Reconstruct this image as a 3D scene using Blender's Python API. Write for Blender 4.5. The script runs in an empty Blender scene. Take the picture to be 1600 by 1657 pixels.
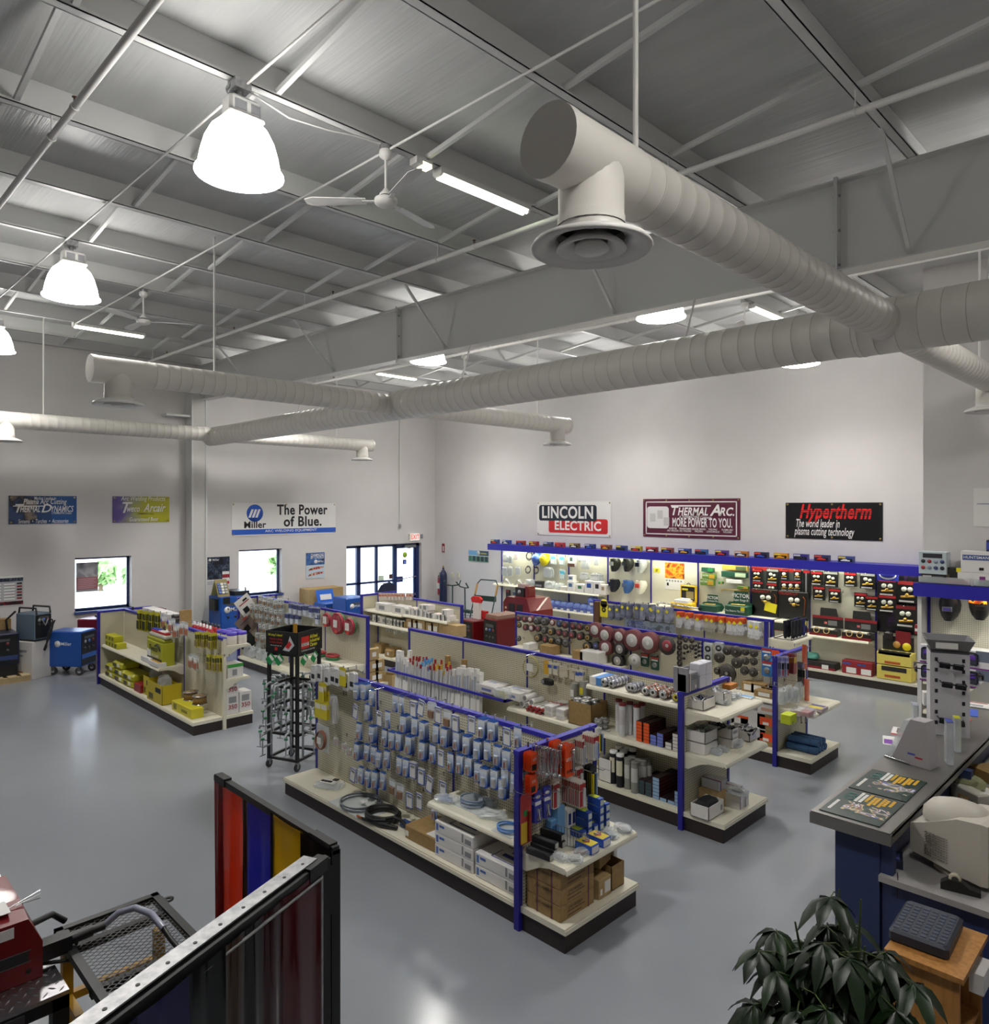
import bpy, bmesh, math, random
from mathutils import Vector, Matrix
random.seed(7)
S = bpy.context.scene; C = S.collection
PI = math.pi; R = math.radians
# ---------------------------------------------------------------- camera, world, light, exposure
CAM_H = 3.25; YAW = R(45.2); F_PX = 1168.0; HOR = 818.0
cd = bpy.data.cameras.new('camera'); cam = bpy.data.objects.new('camera', cd); C.objects.link(cam)
cam.location = (0, 0, CAM_H); cam.rotation_euler = (R(90), 0, YAW)
cd.sensor_fit = 'HORIZONTAL'; cd.sensor_width = 36; cd.lens = 36*F_PX/1600
cd.shift_y = -(828.5-HOR)/1600; cd.clip_start = .05; cd.clip_end = 300
S.camera = cam
S.view_settings.view_transform = 'Standard'; S.view_settings.look = 'None'
S.view_settings.gamma = 1; S.view_settings.use_curve_mapping = False
S.view_settings.exposure = 0.0
S.cycles.use_denoising = True
S.cycles.max_bounces = 8; S.cycles.diffuse_bounces = 5; S.cycles.glossy_bounces = 4
S.cycles.transparent_max_bounces = 12; S.cycles.transmission_bounces = 6
S.cycles.sample_clamp_indirect = 4; S.cycles.caustics_reflective = False; S.cycles.caustics_refractive = False
W = bpy.data.worlds.new('daylight'); S.world = W; W.use_nodes = True
W.node_tree.nodes['Background'].inputs[0].default_value = (.86, .93, 1, 1)
W.node_tree.nodes['Background'].inputs[1].default_value = 7.0
def area(name, loc, rot, sx, sy, e, col=(1, 1, 1), shape='RECTANGLE', spread=180, portal=False):
    l = bpy.data.lights.new(name, 'AREA'); l.shape = shape; l.size = sx; l.size_y = sy
    l.energy = e; l.color = col; l.spread = R(spread)
    if portal: l.cycles.is_portal = True
    o = bpy.data.objects.new(name, l); C.objects.link(o); o.location = loc; o.rotation_euler = rot
    return o
# portals in the openings of the window wall (guide the daylight sampling, give no light themselves)
for i, (ya, yb, za, zb) in enumerate(((4.44, 5.56, 1.01, 2.14), (8.04, 9.19, 1.01, 2.15), (11.13, 13.7, 0.03, 2.12))):
    area('daylight_portal', (-17.25, (ya+yb)/2, (za+zb)/2), (0, R(-90), 0), zb-za, yb-ya, 1, portal=True)
LAMP_E = 150; LAMP_EMIT = 18
LAMPS = [(-5.02, 2.36), (-9.60, 2.46), (-14.17, 2.5), (-5.05, 7.95), (-9.60, 7.9), (-14.17, 7.75), (-5.05, 12.25), (-9.6, 12.2), (-14.17, 12.2), (-.42, 2.36), (-.42, 7.95)]
# ---------------------------------------------------------------- pixel -> place helpers (pinhole rays cut with a real plane)
FW = (-math.sin(YAW), math.cos(YAW)); RT = (math.cos(YAW), math.sin(YAW))
def ray(px, py):
    u = (px-800)/F_PX; v = (HOR-py)/F_PX
    return Vector((FW[0]+u*RT[0], FW[1]+u*RT[1], v))
def pz(px, py, z): d = ray(px, py); return Vector((0, 0, CAM_H))+d*((z-CAM_H)/d.z)
def pX(px, py, x): d = ray(px, py); return Vector((0, 0, CAM_H))+d*(x/d.x)
def pY(px, py, y): d = ray(px, py); return Vector((0, 0, CAM_H))+d*(y/d.y)
# ---------------------------------------------------------------- materials
def lin(c): return c/12.92 if c <= .04045 else ((c+.055)/1.055)**2.4
def hx(h): return tuple(lin(int(h[i:i+2], 16)/255) for i in (0, 2, 4))+(1,)
MC = {}
def M(h, rough=.5, metal=0, emit=0, alpha=1, trans=0, coat=0):
    k = (h, rough, metal, emit, alpha, trans, coat)
    if k in MC: return MC[k]
    m = bpy.data.materials.new('paint_'+h); m.use_nodes = True; MC[k] = m
    b = m.node_tree.nodes['Principled BSDF']
    b.inputs['Base Color'].default_value = hx(h); b.inputs['Roughness'].default_value = rough
    b.inputs['Metallic'].default_value = metal; b.inputs['Alpha'].default_value = alpha
    b.inputs['Transmission Weight'].default_value = trans; b.inputs['Coat Weight'].default_value = coat
    if emit:
        b.inputs['Emission Color'].default_value = hx(h); b.inputs['Emission Strength'].default_value = emit
    m.diffuse_color = hx(h)
    return m
class NT:
    def __init__(s, name):
        s.m = bpy.data.materials.new(name); s.m.use_nodes = True; s.t = s.m.node_tree
        s.b = s.t.nodes['Principled BSDF']
    def n(s, typ, **kw):
        o = s.t.nodes.new(typ)
        for k, v in kw.items():
            if k.startswith('i_'):
                key = k[2:]; o.inputs[int(key) if key.isdigit() else key].default_value = v
            else: setattr(o, k, v)
        return o
    def l(s, a, b): s.t.links.new(a, b)
    def math(s, op, a, b=None):
        o = s.n('ShaderNodeMath', operation=op)
        for i, v in enumerate((a, b)):
            if v is None: continue
            if isinstance(v, (int, float)): o.inputs[i].default_value = v
            else: s.l(v, o.inputs[i])
        return o.outputs[0]
    def ramp(s, fac, stops, interp='LINEAR'):
        r = s.n('ShaderNodeValToRGB'); e = r.color_ramp; e.interpolation = interp
        while len(e.elements) < len(stops): e.elements.new(.5)
        for el, (p, h) in zip(e.elements, stops): el.position = p; el.color = hx(h)
        s.l(fac, r.inputs[0]); return r.outputs[0]
    def coords(s, kind='Object'):
        t = s.n('ShaderNodeTexCoord'); x = s.n('ShaderNodeSeparateXYZ'); s.l(t.outputs[kind], x.inputs[0])
        return t.outputs[kind], x.outputs
    def noise(s, vec, scale, detail=3, sc=None):
        if sc:
            mp = s.n('ShaderNodeMapping'); mp.inputs['Scale'].default_value = sc; s.l(vec, mp.inputs[0]); vec = mp.outputs[0]
        o = s.n('ShaderNodeTexNoise'); o.inputs['Scale'].default_value = scale; o.inputs['Detail'].default_value = detail
        s.l(vec, o.inputs['Vector']); return o.outputs['Fac']
    def bump(s, h, strength, dist=.01):
        o = s.n('ShaderNodeBump'); o.inputs['Strength'].default_value = strength; o.inputs['Distance'].default_value = dist
        s.l(h, o.inputs['Height']); s.l(o.outputs[0], s.b.inputs['Normal'])
    def set(s, rough=None, metal=None, color=None, **kw):
        if rough is not None: s.b.inputs['Roughness'].default_value = rough
        if metal is not None: s.b.inputs['Metallic'].default_value = metal
        if color is not None: s.l(color, s.b.inputs['Base Color'])
        return s.m
def peg(name, base, hole):
    n = NT(name); v, o = n.coords()
    h = n.math('ADD', o[0], o[1])
    a = n.math('SUBTRACT', n.math('FRACT', n.math('DIVIDE', h, .0254)), .5)
    b = n.math('SUBTRACT', n.math('FRACT', n.math('DIVIDE', o[2], .0254)), .5)
    d = n.math('SQRT', n.math('ADD', n.math('MULTIPLY', a, a), n.math('MULTIPLY', b, b)))
    return n.set(.5, color=n.ramp(d, [(0, hole), (.2, hole), (.25, base), (1, base)]))
PEG = peg('pegboard_cream', 'D2CCB4', '4A463A')
PEGW = peg('pegboard_white', 'E4E0CC', 'A49F88')
def wallmat():
    n = NT('painted_drywall'); v, o = n.coords()
    f = n.noise(v, 1.2, 4); c = n.ramp(f, [(.3, 'D0CCCA'), (.7, 'D6D2D0')]); n.bump(n.noise(v, 60, 2), .03)
    return n.set(.62, color=c)
WALL = wallmat()
def floormat():
    n = NT('grey_epoxy_floor'); v, o = n.coords()
    f = n.noise(v, .35, 5); c = n.ramp(f, [(.25, '868A92'), (.55, '8F9399'), (.8, '979BA1')])
    g = n.noise(v, 18, 3)
    r = n.n('ShaderNodeMapRange'); n.l(n.noise(v, .9, 4), r.inputs[0]); r.inputs[3].default_value = .12; r.inputs[4].default_value = .24
    n.l(r.outputs[0], n.b.inputs['Roughness']); n.bump(g, .035, .006)
    return n.set(color=c)
FLOOR = floormat()
def roofmat():
    n = NT('white_vinyl_roof_insulation'); v, o = n.coords()
    a = n.noise(v, 1.0, 3, (.5, 9, 1)); b = n.noise(v, 1.0, 4, (.9, 40, 1))
    n.bump(n.math('ADD', a, n.math('MULTIPLY', b, .35)), .2, .05)
    return n.set(.36, color=n.ramp(n.noise(v, .8, 3, (1, 4, 1)), [(.3, 'B4B5B5'), (.7, 'C2C2C1')]))
ROOF = roofmat()
def woodmat(name, a, b, rough=.35):
    n = NT(name); v, o = n.coords()
    return n.set(rough, color=n.ramp(n.noise(v, 3, 5, (14, 14, 1.2)), [(.3, a), (.7, b)]))
OAK = woodmat('oak_veneer', '9A6A34', 'B98447')
def cardboard(name, a, b):
    n = NT(name); v, o = n.coords()
    return n.set(.8, color=n.ramp(n.noise(v, 25, 3), [(.3, a), (.7, b)]))
CARD = cardboard('brown_cardboard', '8F7346', '9C8053'); CARDL = cardboard('tan_cardboard', 'A48A5C', 'B2986A')
def blistermat():
    n = NT('blue_fading_card'); t = n.n('ShaderNodeTexCoord'); x = n.n('ShaderNodeSeparateXYZ'); n.l(t.outputs['Generated'], x.inputs[0])
    return n.set(.3, color=n.ramp(x.outputs[2], [(0, '1C44A8'), (.12, '2A57BC'), (.5, 'A9BEDC'), (.75, 'DDE3EA'), (.9, 'E4E6E6'), (.92, '2F5FB4'), (1, '3D6CBC')]))
BLIS = blistermat()
def diamond():
    n = NT('diamond_plate'); v, o = n.coords()
    n.bump(n.noise(v, 25, 3), .12, .004)
    n.b.inputs['Base Color'].default_value = hx('B9B5B8')
    return n.set(.25, 1)
DIAM = diamond()
def mixmat(name, stops, scale=6, rough=.4, sc=None, interp='CONSTANT', detail=1):
    n = NT(name); v, o = n.coords()
    return n.set(rough, color=n.ramp(n.noise(v, scale, detail, sc), stops, interp))
def galv():
    n = NT('galvanised_steel'); v, o = n.coords()
    return n.set(.38, .9, n.ramp(n.noise(v, 30, 3), [(.3, '9C9C9E'), (.7, 'C2C2C2')]))
GALV = galv()
WHT = M('DCDAD6', .45); DUCT = M('D6D2CB', .42); STEEL = M('CFCFCD', .45); CREAM = M('D8D3BF', .45); CREAMS = M('E2DDC9', .38)
BLUE = M('25219C', .4); BLUED = M('1E1C86', .42); KICK = M('2B2220', .5); BLK = M('141414', .45); BLKG = M('101013', .25); CHR = M('C9CACC', .15, 1)
PAPER = M('E6E4DF', .55); WBOX = M('DDDAD6', .6); RED = M('6E0E14', .3, coat=.3); REDB = M('C2201C', .4); MBLUE = M('1B4E9E', .35)
GLASS = None
def glassmat():
    m = bpy.data.materials.new('window_glass'); m.use_nodes = True; t = m.node_tree; t.nodes.clear()
    o = t.nodes.new('ShaderNodeOutputMaterial'); a = t.nodes.new('ShaderNodeBsdfTransparent'); g = t.nodes.new('ShaderNodeBsdfGlossy')
    a.inputs[0].default_value = (.93, .97, 1, 1); g.inputs['Roughness'].default_value = .02
    x = t.nodes.new('ShaderNodeMixShader'); f = t.nodes.new('ShaderNodeFresnel'); f.inputs[0].default_value = 1.3
    t.links.new(f.outputs[0], x.inputs[0]); t.links.new(a.outputs[0], x.inputs[1]); t.links.new(g.outputs[0], x.inputs[2]); t.links.new(x.outputs[0], o.inputs[0])
    return m
GLASS = glassmat()
def filmmat(name, h, op, rough=.15):
    m = bpy.data.materials.new(name); m.use_nodes = True; t = m.node_tree
    b = t.nodes['Principled BSDF']; b.inputs['Base Color'].default_value = hx(h); b.inputs['Roughness'].default_value = rough
    o = t.nodes['Material Output']; a = t.nodes.new('ShaderNodeBsdfTransparent')
    c = hx(h); a.inputs[0].default_value = tuple(min(1, .25+.9*v) if op < .5 else v for v in c[:3])+(1,)
    x = t.nodes.new('ShaderNodeMixShader'); x.inputs[0].default_value = op
    t.links.new(a.outputs[0], x.inputs[1]); t.links.new(b.outputs[0], x.inputs[2]); t.links.new(x.outputs[0], o.inputs[0])
    return m
PLAST = filmmat('clear_plastic', 'E8ECEE', .38); PLASTB = filmmat('clear_blue_plastic', '8EA4E0', .55)
# ---------------------------------------------------------------- mesh builder
class MB:
    def __init__(s): s.v = []; s.f = []; s.mi = []; s.sm = []; s.ms = []
    def mat(s, m):
        if m not in s.ms: s.ms.append(m)
        return s.ms.index(m)
    def add(s, vs, fs, m, smooth=False, X=None):
        b = len(s.v); i = s.mat(m)
        s.v += [tuple(X @ Vector(p)) for p in vs] if X is not None else [tuple(p) for p in vs]
        for f in fs: s.f.append(tuple(b+k for k in f)); s.mi.append(i); s.sm.append(smooth)
        return s
    def box(s, x0, y0, z0, x1, y1, z1, m, X=None):
        v = [(x0, y0, z0), (x1, y0, z0), (x1, y1, z0), (x0, y1, z0), (x0, y0, z1), (x1, y0, z1), (x1, y1, z1), (x0, y1, z1)]
        return s.add(v, [(0, 3, 2, 1), (4, 5, 6, 7), (0, 1, 5, 4), (1, 2, 6, 5), (2, 3, 7, 6), (3, 0, 4, 7)], m, False, X)
    def cbox(s, c, d, m, X=None):
        return s.box(c[0]-d[0]/2, c[1]-d[1]/2, c[2]-d[2]/2, c[0]+d[0]/2, c[1]+d[1]/2, c[2]+d[2]/2, m, X)
    def bbox(s, c, d, b, m, X=None):          # box with chamfered vertical and top edges
        hx_, hy, hz = d[0]/2, d[1]/2, d[2]/2
        def oct_(z, ins):
            X0, Y0 = hx_-ins, hy-ins
            return [(c[0]+x, c[1]+y, z) for x, y in ((-X0+b, -Y0), (X0-b, -Y0), (X0, -Y0+b), (X0, Y0-b), (X0-b, Y0), (-X0+b, Y0), (-X0, Y0-b), (-X0, -Y0+b))]
        rings = [oct_(c[2]-hz, b*.6), oct_(c[2]-hz+b*.6, 0), oct_(c[2]+hz-b, 0), oct_(c[2]+hz, b)]
        return s.rings(rings, m, False, True, True, X)
    def rings(s, rs, m, smooth=True, cap0=True, cap1=True, X=None, closed=True):
        n = len(rs[0]); vs = [p for r in rs for p in r]; fs = []
        for i in range(len(rs)-1):
            for j in range(n if closed else n-1):
                k = (j+1) % n; fs.append((i*n+j, i*n+k, (i+1)*n+k, (i+1)*n+j))
        s.add(vs, fs, m, smooth, X)
        if cap0: s.add(rs[0], [tuple(range(n))[::-1]], m, False, X)
        if cap1: s.add(rs[-1], [tuple(range(n))], m, False, X)
        return s
    def cyl(s, p0, p1, r0, m, r1=None, n=12, cap=True, X=None):
        return s.tube([p0, p1], [r0, r0 if r1 is None else r1], m, n, cap, X)
    def tube(s, pts, r, m, n=8, cap=True, X=None):
        pts = [Vector(p) for p in pts]; rr = r if isinstance(r, (list, tuple)) else [r]*len(pts)
        t = (pts[1]-pts[0]).normalized(); up = Vector((0, 0, 1)) if abs(t.z) < .95 else Vector((1, 0, 0))
        a = t.cross(up).normalized(); rs = []
        for i, p in enumerate(pts):
            t = (pts[min(i+1, len(pts)-1)]-pts[max(i-1, 0)])
            if t.length < 1e-9: t = Vector((0, 0, 1))
            t.normalize(); a = (a-t*a.dot(t))
            a = a.normalized() if a.length > 1e-6 else t.orthogonal().normalized()
            b = t.cross(a)
            o_ = PI/4 if n == 4 else 0; rs.append([tuple(p+(a*math.cos(2*PI*k/n+o_)+b*math.sin(2*PI*k/n+o_))*rr[i]) for k in range(n)])
        return s.rings(rs, m, n > 5, cap, cap, X)
    def lathe(s, prof, m, n=20, X=None, cap0=False, cap1=False, smooth=True, flat=False):
        rs = [[(r*math.cos(2*PI*k/n), r*math.sin(2*PI*k/n), z) for k in range(n)] for r, z in prof]
        return s.rings(rs, m, smooth, cap0, cap1, X)
    def torus(s, c, Rr, r, m, n=24, k=6, X=None, sy=1):
        pts = [(c[0]+Rr*math.cos(2*PI*i/n), c[1]+Rr*sy*math.sin(2*PI*i/n), c[2]) for i in range(n)]
        rs = []
        for i in range(n):
            a = 2*PI*i/n; d = Vector((math.cos(a), math.sin(a), 0))
            rs.append([tuple(Vector(pts[i])+d*(r*math.cos(2*PI*j/k))+Vector((0, 0, r*math.sin(2*PI*j/k)))) for j in range(k)])
        return s.rings(rs+[rs[0]], m, True, False, False, X)
    def prism(s, poly, y0, y1, m, X=None, smooth=False):    # polygon in x,z swept along y
        a = [(x, y0, z) for x, z in poly]; b = [(x, y1, z) for x, z in poly]
        return s.rings([a, b], m, smooth, True, True, X)
    def quad(s, a, b, c, d, m, X=None): return s.add([a, b, c, d], [(0, 1, 2, 3)], m, False, X)
    def build(s, name, parent=None, loc=None, rot=None):
        me = bpy.data.meshes.new(name); me.from_pydata(s.v, [], s.f)
        for m in s.ms: me.materials.append(m)
        me.polygons.foreach_set('material_index', s.mi); me.polygons.foreach_set('use_smooth', s.sm)
        bm = bmesh.new(); bm.from_mesh(me); bmesh.ops.recalc_face_normals(bm, faces=bm.faces); bm.to_mesh(me); bm.free()
        me.update(); o = bpy.data.objects.new(name, me); C.objects.link(o)
        if parent is not None: o.parent = parent
        if loc is not None: o.location = loc
        if rot is not None: o.rotation_euler = rot if isinstance(rot, (tuple, list)) else (0, 0, rot)
        return o
def tag(o, label, cat, group=None, kind=None):
    if label: o['label'] = label
    if cat: o['category'] = cat
    if group: o['group'] = group
    if kind: o['kind'] = kind
    return o
def thing(name, label, cat, loc=(0, 0, 0), rot=0, group=None):
    o = bpy.data.objects.new(name, None); C.objects.link(o); o.empty_display_size = .1; o.location = loc
    o.rotation_euler = rot if isinstance(rot, (tuple, list)) else (0, 0, rot)
    return tag(o, label, cat, group)
KIDS = {}
def dup(root, loc, rot=None, label=None, group=None):
    def cp(o, par):
        c = o.copy(); C.objects.link(c); c.parent = par
        for k in ch.get(o.name, ()): cp(k, c)
        return c
    if root.name not in KIDS:
        d = {}
        lv = list(root.children)
        d[root.name] = lv
        for k in lv: d[k.name] = list(k.children)
        KIDS[root.name] = d
    ch = KIDS[root.name]
    r = cp(root, None); r.location = loc
    if rot is not None: r.rotation_euler = rot if isinstance(rot, (tuple, list)) else (0, 0, rot)
    if label: r['label'] = label
    if group: r['group'] = group
    return r
class Rep:                       # first use moves the original, every further use is a copy
    def __init__(s, root): s.r = root; s.used = False
    def put(s, loc, rot=None, label=None, group=None, scale=None):
        if s.used: o = dup(s.r, loc, rot, label, group)
        else:
            o = s.r; s.used = True
            if o.name not in KIDS:
                d = {o.name: list(o.children)}
                for k in o.children: d[k.name] = list(k.children)
                KIDS[o.name] = d
            o.location = loc
            if rot is not None: o.rotation_euler = rot if isinstance(rot, (tuple, list)) else (0, 0, rot)
            if label: o['label'] = label
            if group: o['group'] = group
        if scale is not None: o.scale = scale
        return o
def struct(name, mb, parent=None):
    o = mb.build(name, parent)
    if parent is None: o['kind'] = 'structure'
    return o
def text_mesh(name, items, parent, X):
    """items: (string, x, y, size, material, align, shear, weight, x-scale) in a face frame; one mesh"""
    mb = MB()
    for it in items:
        st, x, y, sz, m = it[:5]; al = it[5] if len(it) > 5 else 'CENTER'; sh = it[6] if len(it) > 6 else 0
        wt = it[7] if len(it) > 7 else .015; xs = it[8] if len(it) > 8 else 1
        cu = bpy.data.curves.new('t', 'FONT'); cu.body = st; cu.size = sz; cu.align_x = al; cu.align_y = 'CENTER'; cu.shear = sh
        cu.offset = wt*sz*.7; cu.space_character = 1+wt*1.6; cu.resolution_u = 3
        o = bpy.data.objects.new('t', cu)
        me = bpy.data.meshes.new_from_object(o)
        if len(it) > 9:                      # fit the line to a width
            vx = [v.co.x for v in me.vertices]; xs = it[9]/(max(vx)-min(vx))
        L = X @ Matrix.Translation((x, y, 0)) @ Matrix.Diagonal((xs, 1, 1, 1))
        mb.add([v.co[:] for v in me.vertices], [tuple(p.vertices) for p in me.polygons], m, False, L)
        bpy.data.objects.remove(o); bpy.data.curves.remove(cu); bpy.data.meshes.remove(me)
    return mb.build(name, parent)
def frame(o, ex, ey):             # local (x right, y up, z out) -> parent coords
    ex, ey = Vector(ex), Vector(ey); ez = ex.cross(ey)
    return Matrix(((ex.x, ey.x, ez.x, o[0]), (ex.y, ey.y, ez.y, o[1]), (ex.z, ey.z, ez.z, o[2]), (0, 0, 0, 1)))
def FX(o=(0, 0, 0)): return frame(o, (0, 1, 0), (0, 0, 1))      # a face looking along +x
def FYn(o=(0, 0, 0)): return frame(o, (1, 0, 0), (0, 0, 1))     # a face looking along -y
def FZ(o=(0, 0, 0)): return frame(o, (1, 0, 0), (0, 1, 0))
# ================================================================ ROOM
XW, YS = -17.0, 14.3          # window wall plane, sign wall plane
XE, YB = 3.6, -4.6            # walls behind the camera
SL = .0162                    # roof slope, rising toward the window wall
def beam_top(x): return 6.25+SL*(-1.34-x)
def beam_bot(x): return 5.43+.0200*(-3-x)
def roof_z(x): return beam_top(x)+.262
struct('floor', MB().box(XW-.3, YB, -.2, XE, YS+.2, 0, FLOOR))
r = MB(); r.add([(XW-.3, YB, roof_z(XW)), (XE, YB, roof_z(XE)), (XE, YS+.2, roof_z(XE)), (XW-.3, YS+.2, roof_z(XW))], [(0, 1, 2, 3)], ROOF)
r.add([(XW-.3, YB, roof_z(XW)+.2), (XE, YB, roof_z(XE)+.2), (XE, YS+.2, roof_z(XE)+.2), (XW-.3, YS+.2, roof_z(XW)+.2)], [(0, 1, 2, 3)], ROOF)
struct('ceiling', r)
HT = 7.05
OPEN = [(4.44, 5.56, 1.01, 2.14), (8.04, 9.19, 1.01, 2.15), (11.13, 13.78, 0, 2.13)]
w = MB(); ycur = YB
for ya, yb, za, zb in OPEN:
    w.box(XW-.3, ycur, 0, XW, ya, HT, WALL)
    if za > 0: w.box(XW-.3, ya, 0, XW, yb, za, WALL)
    w.box(XW-.3, ya, zb, XW, yb, HT, WALL); ycur = yb
w.box(XW-.3, ycur, 0, XW, YS+.2, HT, WALL); struct('wall_left', w)
struct('wall_back', MB().box(XW, YS, 0, -2.0, YS+.2, HT, WALL))
JX, JY = -2.93, 11.33         # the wall that juts out at the right
struct('wall_right', MB().box(JX, JY, 0, XE, JY+.2, HT, WALL).box(JX, JY+.2, 0, JX+.2, YS, HT, WALL))
struct('wall_front', MB().box(XW, YB-.2, 0, XE, YB, HT, WALL).box(XE, YB, 0, XE+.2, JY, HT, WALL))
# windows with dark blue frames
FR = M('1A2A5C', .35)
for i, (ya, yb, za, zb) in enumerate(OPEN[:2]):
    t = thing('window_%d' % (i+1), None, None, (XW, ya, za)); t['kind'] = 'structure'
    a, b = yb-ya, zb-za; f = MB(); k = .045
    for q in ((0, 0, a, k), (0, b-k, a, b), (0, 0, k, b), (a-k, 0, a, b)): f.box(-.22, q[0], q[1], -.17, q[2], q[3], FR)
    f.build('window_frame', t)
    MB().box(-.2, k, k, -.194, a-k, b-k, GLASS).build('pane', t)
    MB().box(-.17, -.02, -.05, .05, a+.02, 0, M('3A4C86', .35)).build('window_sill', t)
# glazed entrance
t = thing('door_1', None, None, (XW, 0, 0)); t['kind'] = 'structure'
f = MB(); X0, X1 = -.2, -.12; g = MB()
def ybar(y0, y1, z0, z1): f.box(X0, y0, z0, X1, y1, z1, FR)
for y0, y1 in ((11.13, 11.17), (11.55, 11.68), (12.2, 12.27), (12.83, 12.91), (13.66, 13.78)): ybar(y0, y1, 0, 2.13)
ybar(11.13, 13.78, 2.05, 2.13); ybar(11.13, 12.85, 1.02, 1.08); ybar(11.13, 12.85, 0, .12)
f.build('door_frame', t)
for y0, y1 in ((11.17, 11.55), (11.68, 12.2), (12.27, 12.83)): g.box(-.165, y0, .1, -.16, y1, 2.06, GLASS)
g.build('glass', t)
d = MB(); d.box(-.19, 12.91, .0, -.14, 12.97, 2.05, FR).box(-.19, 13.6, 0, -.14, 13.66, 2.05, FR).box(-.19, 12.91, 1.98, -.14, 13.66, 2.05, FR).box(-.19, 12.91, 0, -.14, 13.66, .52, M('2B3D86', .4))
dl = d.build('door_leaf', t); MB().box(-.168, 12.97, .52, -.162, 13.6, 1.98, GLASS).build('glass', dl)
MB().cyl((-.09, 12.93, 1.06), (-.09, 13.64, 1.12), .016, CHR).build('push_bar', dl)
MB().box(-.14, 13.2, 2.0, -.06, 13.62, 2.08, M('8A8D90', .4, .6)).cyl((-.1, 13.25, 2.0), (-.1, 13.5, 1.96), .012, CHR).build('door_closer', t)
st = MB(); st.lathe([(.001, 0), (.085, 0), (.085, .002), (.001, .002)], M('A6CC3A', .5), 20, frame((-.158, 13.27, 1.78), (0, 1, 0), (0, 0, 1)))
st.box(-.16, 13.19, 1.5, -.157, 13.33, 1.64, M('2A50B4', .5)).build('door_stickers', dl)
text_mesh('lettering', [('PURITY', 0, 0, .11, M('8A8F94', .5), 'CENTER', 0, .01, -1), ('a', .0, .2, .1, M('F0F0F0'), 'CENTER')], dl, FX((-.155, 13.27, 1.37)))
st = MB(); st.box(-.158, 12.98, .98, -.154, 13.2, 1.15, M('28307A', .5)).box(-.15, 12.68, 1.1, -.147, 12.8, 1.24, M('5A3A30', .5)).box(-.15, 12.46, .86, -.147, 12.78, 1.0, M('8A938A', .5)).box(-.15, 12.3, 1.08, -.147, 12.5, 1.22, M('CFE0C8', .5))
st.build('door_notices', t)
# pale vestibule outside and a bright lot with trees
VW = M('C4D2E6', .6)
v = MB().box(-19.3, 11.75, 0, -19.15, 12.9, 2.6, VW).box(-19.3, 11.62, 0, -17.3, 11.7, 2.6, VW)
o = v.build('wall_vestibule'); o['kind'] = 'structure'
o = MB().box(-60, -20, -.3, XW-.3, 40, -.1, M('D9DADA', .8)).build('floor_outside'); o['kind'] = 'structure'
LEAF = mixmat('sunlit_leaves', [(.0, '8FB070'), (.5, 'A9C88C'), (.7, 'CBE0B4')], 3, .7)
for i, (y, h, s_) in enumerate(((9.0, 1.1, .5), (10.3, .9, .4), (16.8, 1.0, .6), (18.2, 1.2, .5))):
    t = thing('tree', ['small pale green tree seen through the window with the poster', 'lower pale bush beside the small tree outside the poster window', 'taller pale green tree seen through the middle window', 'second tree in the middle window, nearer the glass entrance'][i], 'tree', (-31, y, -.1))
    m = MB(); rnd = random.Random(i)
    for k in range(160):
        a, b_, q = rnd.uniform(0, 2*PI), rnd.uniform(-1, 1), rnd.random()**.5
        c = Vector((s_*q*math.cos(a), s_*q*math.sin(a), h*.62+s_*b_*.9*(1-q*.4))); n_ = Vector((rnd.uniform(-1, 1), rnd.uniform(-1, 1), rnd.uniform(-1, 1))).normalized(); p = n_.orthogonal()*.22; qv = n_.cross(p)
        m.quad(c-p, c+qv*.6, c+p, c-qv*.6, LEAF)
    m.build('foliage', t); MB().cyl((0, 0, 0), (0, 0, h*.6), .09, M('7A6650', .8), .05).build('trunk', t)
# steel column at the window wall
o = MB().box(XW, 6.74, 0, XW+.36, 6.78, 5.8, STEEL).box(XW, 7.06, 0, XW+.36, 7.1, 5.8, STEEL).box(XW, 6.78, 0, XW+.34, 7.06, 5.8, M('C4C2BE', .5)).box(XW, 6.2, 5.28, XW+.3, 6.78, 5.33, STEEL).build('column')
tag(o, 'white steel column standing against the window wall between the two windows', 'column')
o = MB().box(XW, 13.86, 0, XW+.25, 14.2, .1, WHT).build('baseboard_left'); o['kind'] = 'structure'
# ---------------------------------------------------------------- roof steel
XB0, XB1 = XW+.02, 3.4
t = thing('roof_beam', 'deep white tapered steel roof beam spanning the shop', 'beam', (0, 7.05, 0))
b = MB(); n = 8
for i in range(n):
    xa, xb = XB0+(XB1-XB0)*i/n, XB0+(XB1-XB0)*(i+1)/n
    b.add([(xa, -.006, beam_bot(xa)), (xb, -.006, beam_bot(xb)), (xb, -.006, beam_top(xb)), (xa, -.006, beam_top(xa)), (xa, .006, beam_bot(xa)), (xb, .006, beam_bot(xb)), (xb, .006, beam_top(xb)), (xa, .006, beam_top(xa))], [(0, 1, 2, 3), (7, 6, 5, 4)], STEEL)
b.build('web', t)
for nm, fn, dz in (('top_flange', beam_top, -.014), ('bottom_flange', beam_bot, 0)):
    q = MB(); a_, c_ = XB0, XB1
    q.add([(a_, -.1, fn(a_)+dz), (c_, -.1, fn(c_)+dz), (c_, .1, fn(c_)+dz), (a_, .1, fn(a_)+dz), (a_, -.1, fn(a_)+dz+.014), (c_, -.1, fn(c_)+dz+.014), (c_, .1, fn(c_)+dz+.014), (a_, .1, fn(a_)+dz+.014)], [(0, 3, 2, 1), (4, 5, 6, 7), (0, 1, 5, 4), (1, 2, 6, 5), (2, 3, 7, 6), (3, 0, 4, 7)], STEEL)
    q.build(nm, t)
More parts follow.
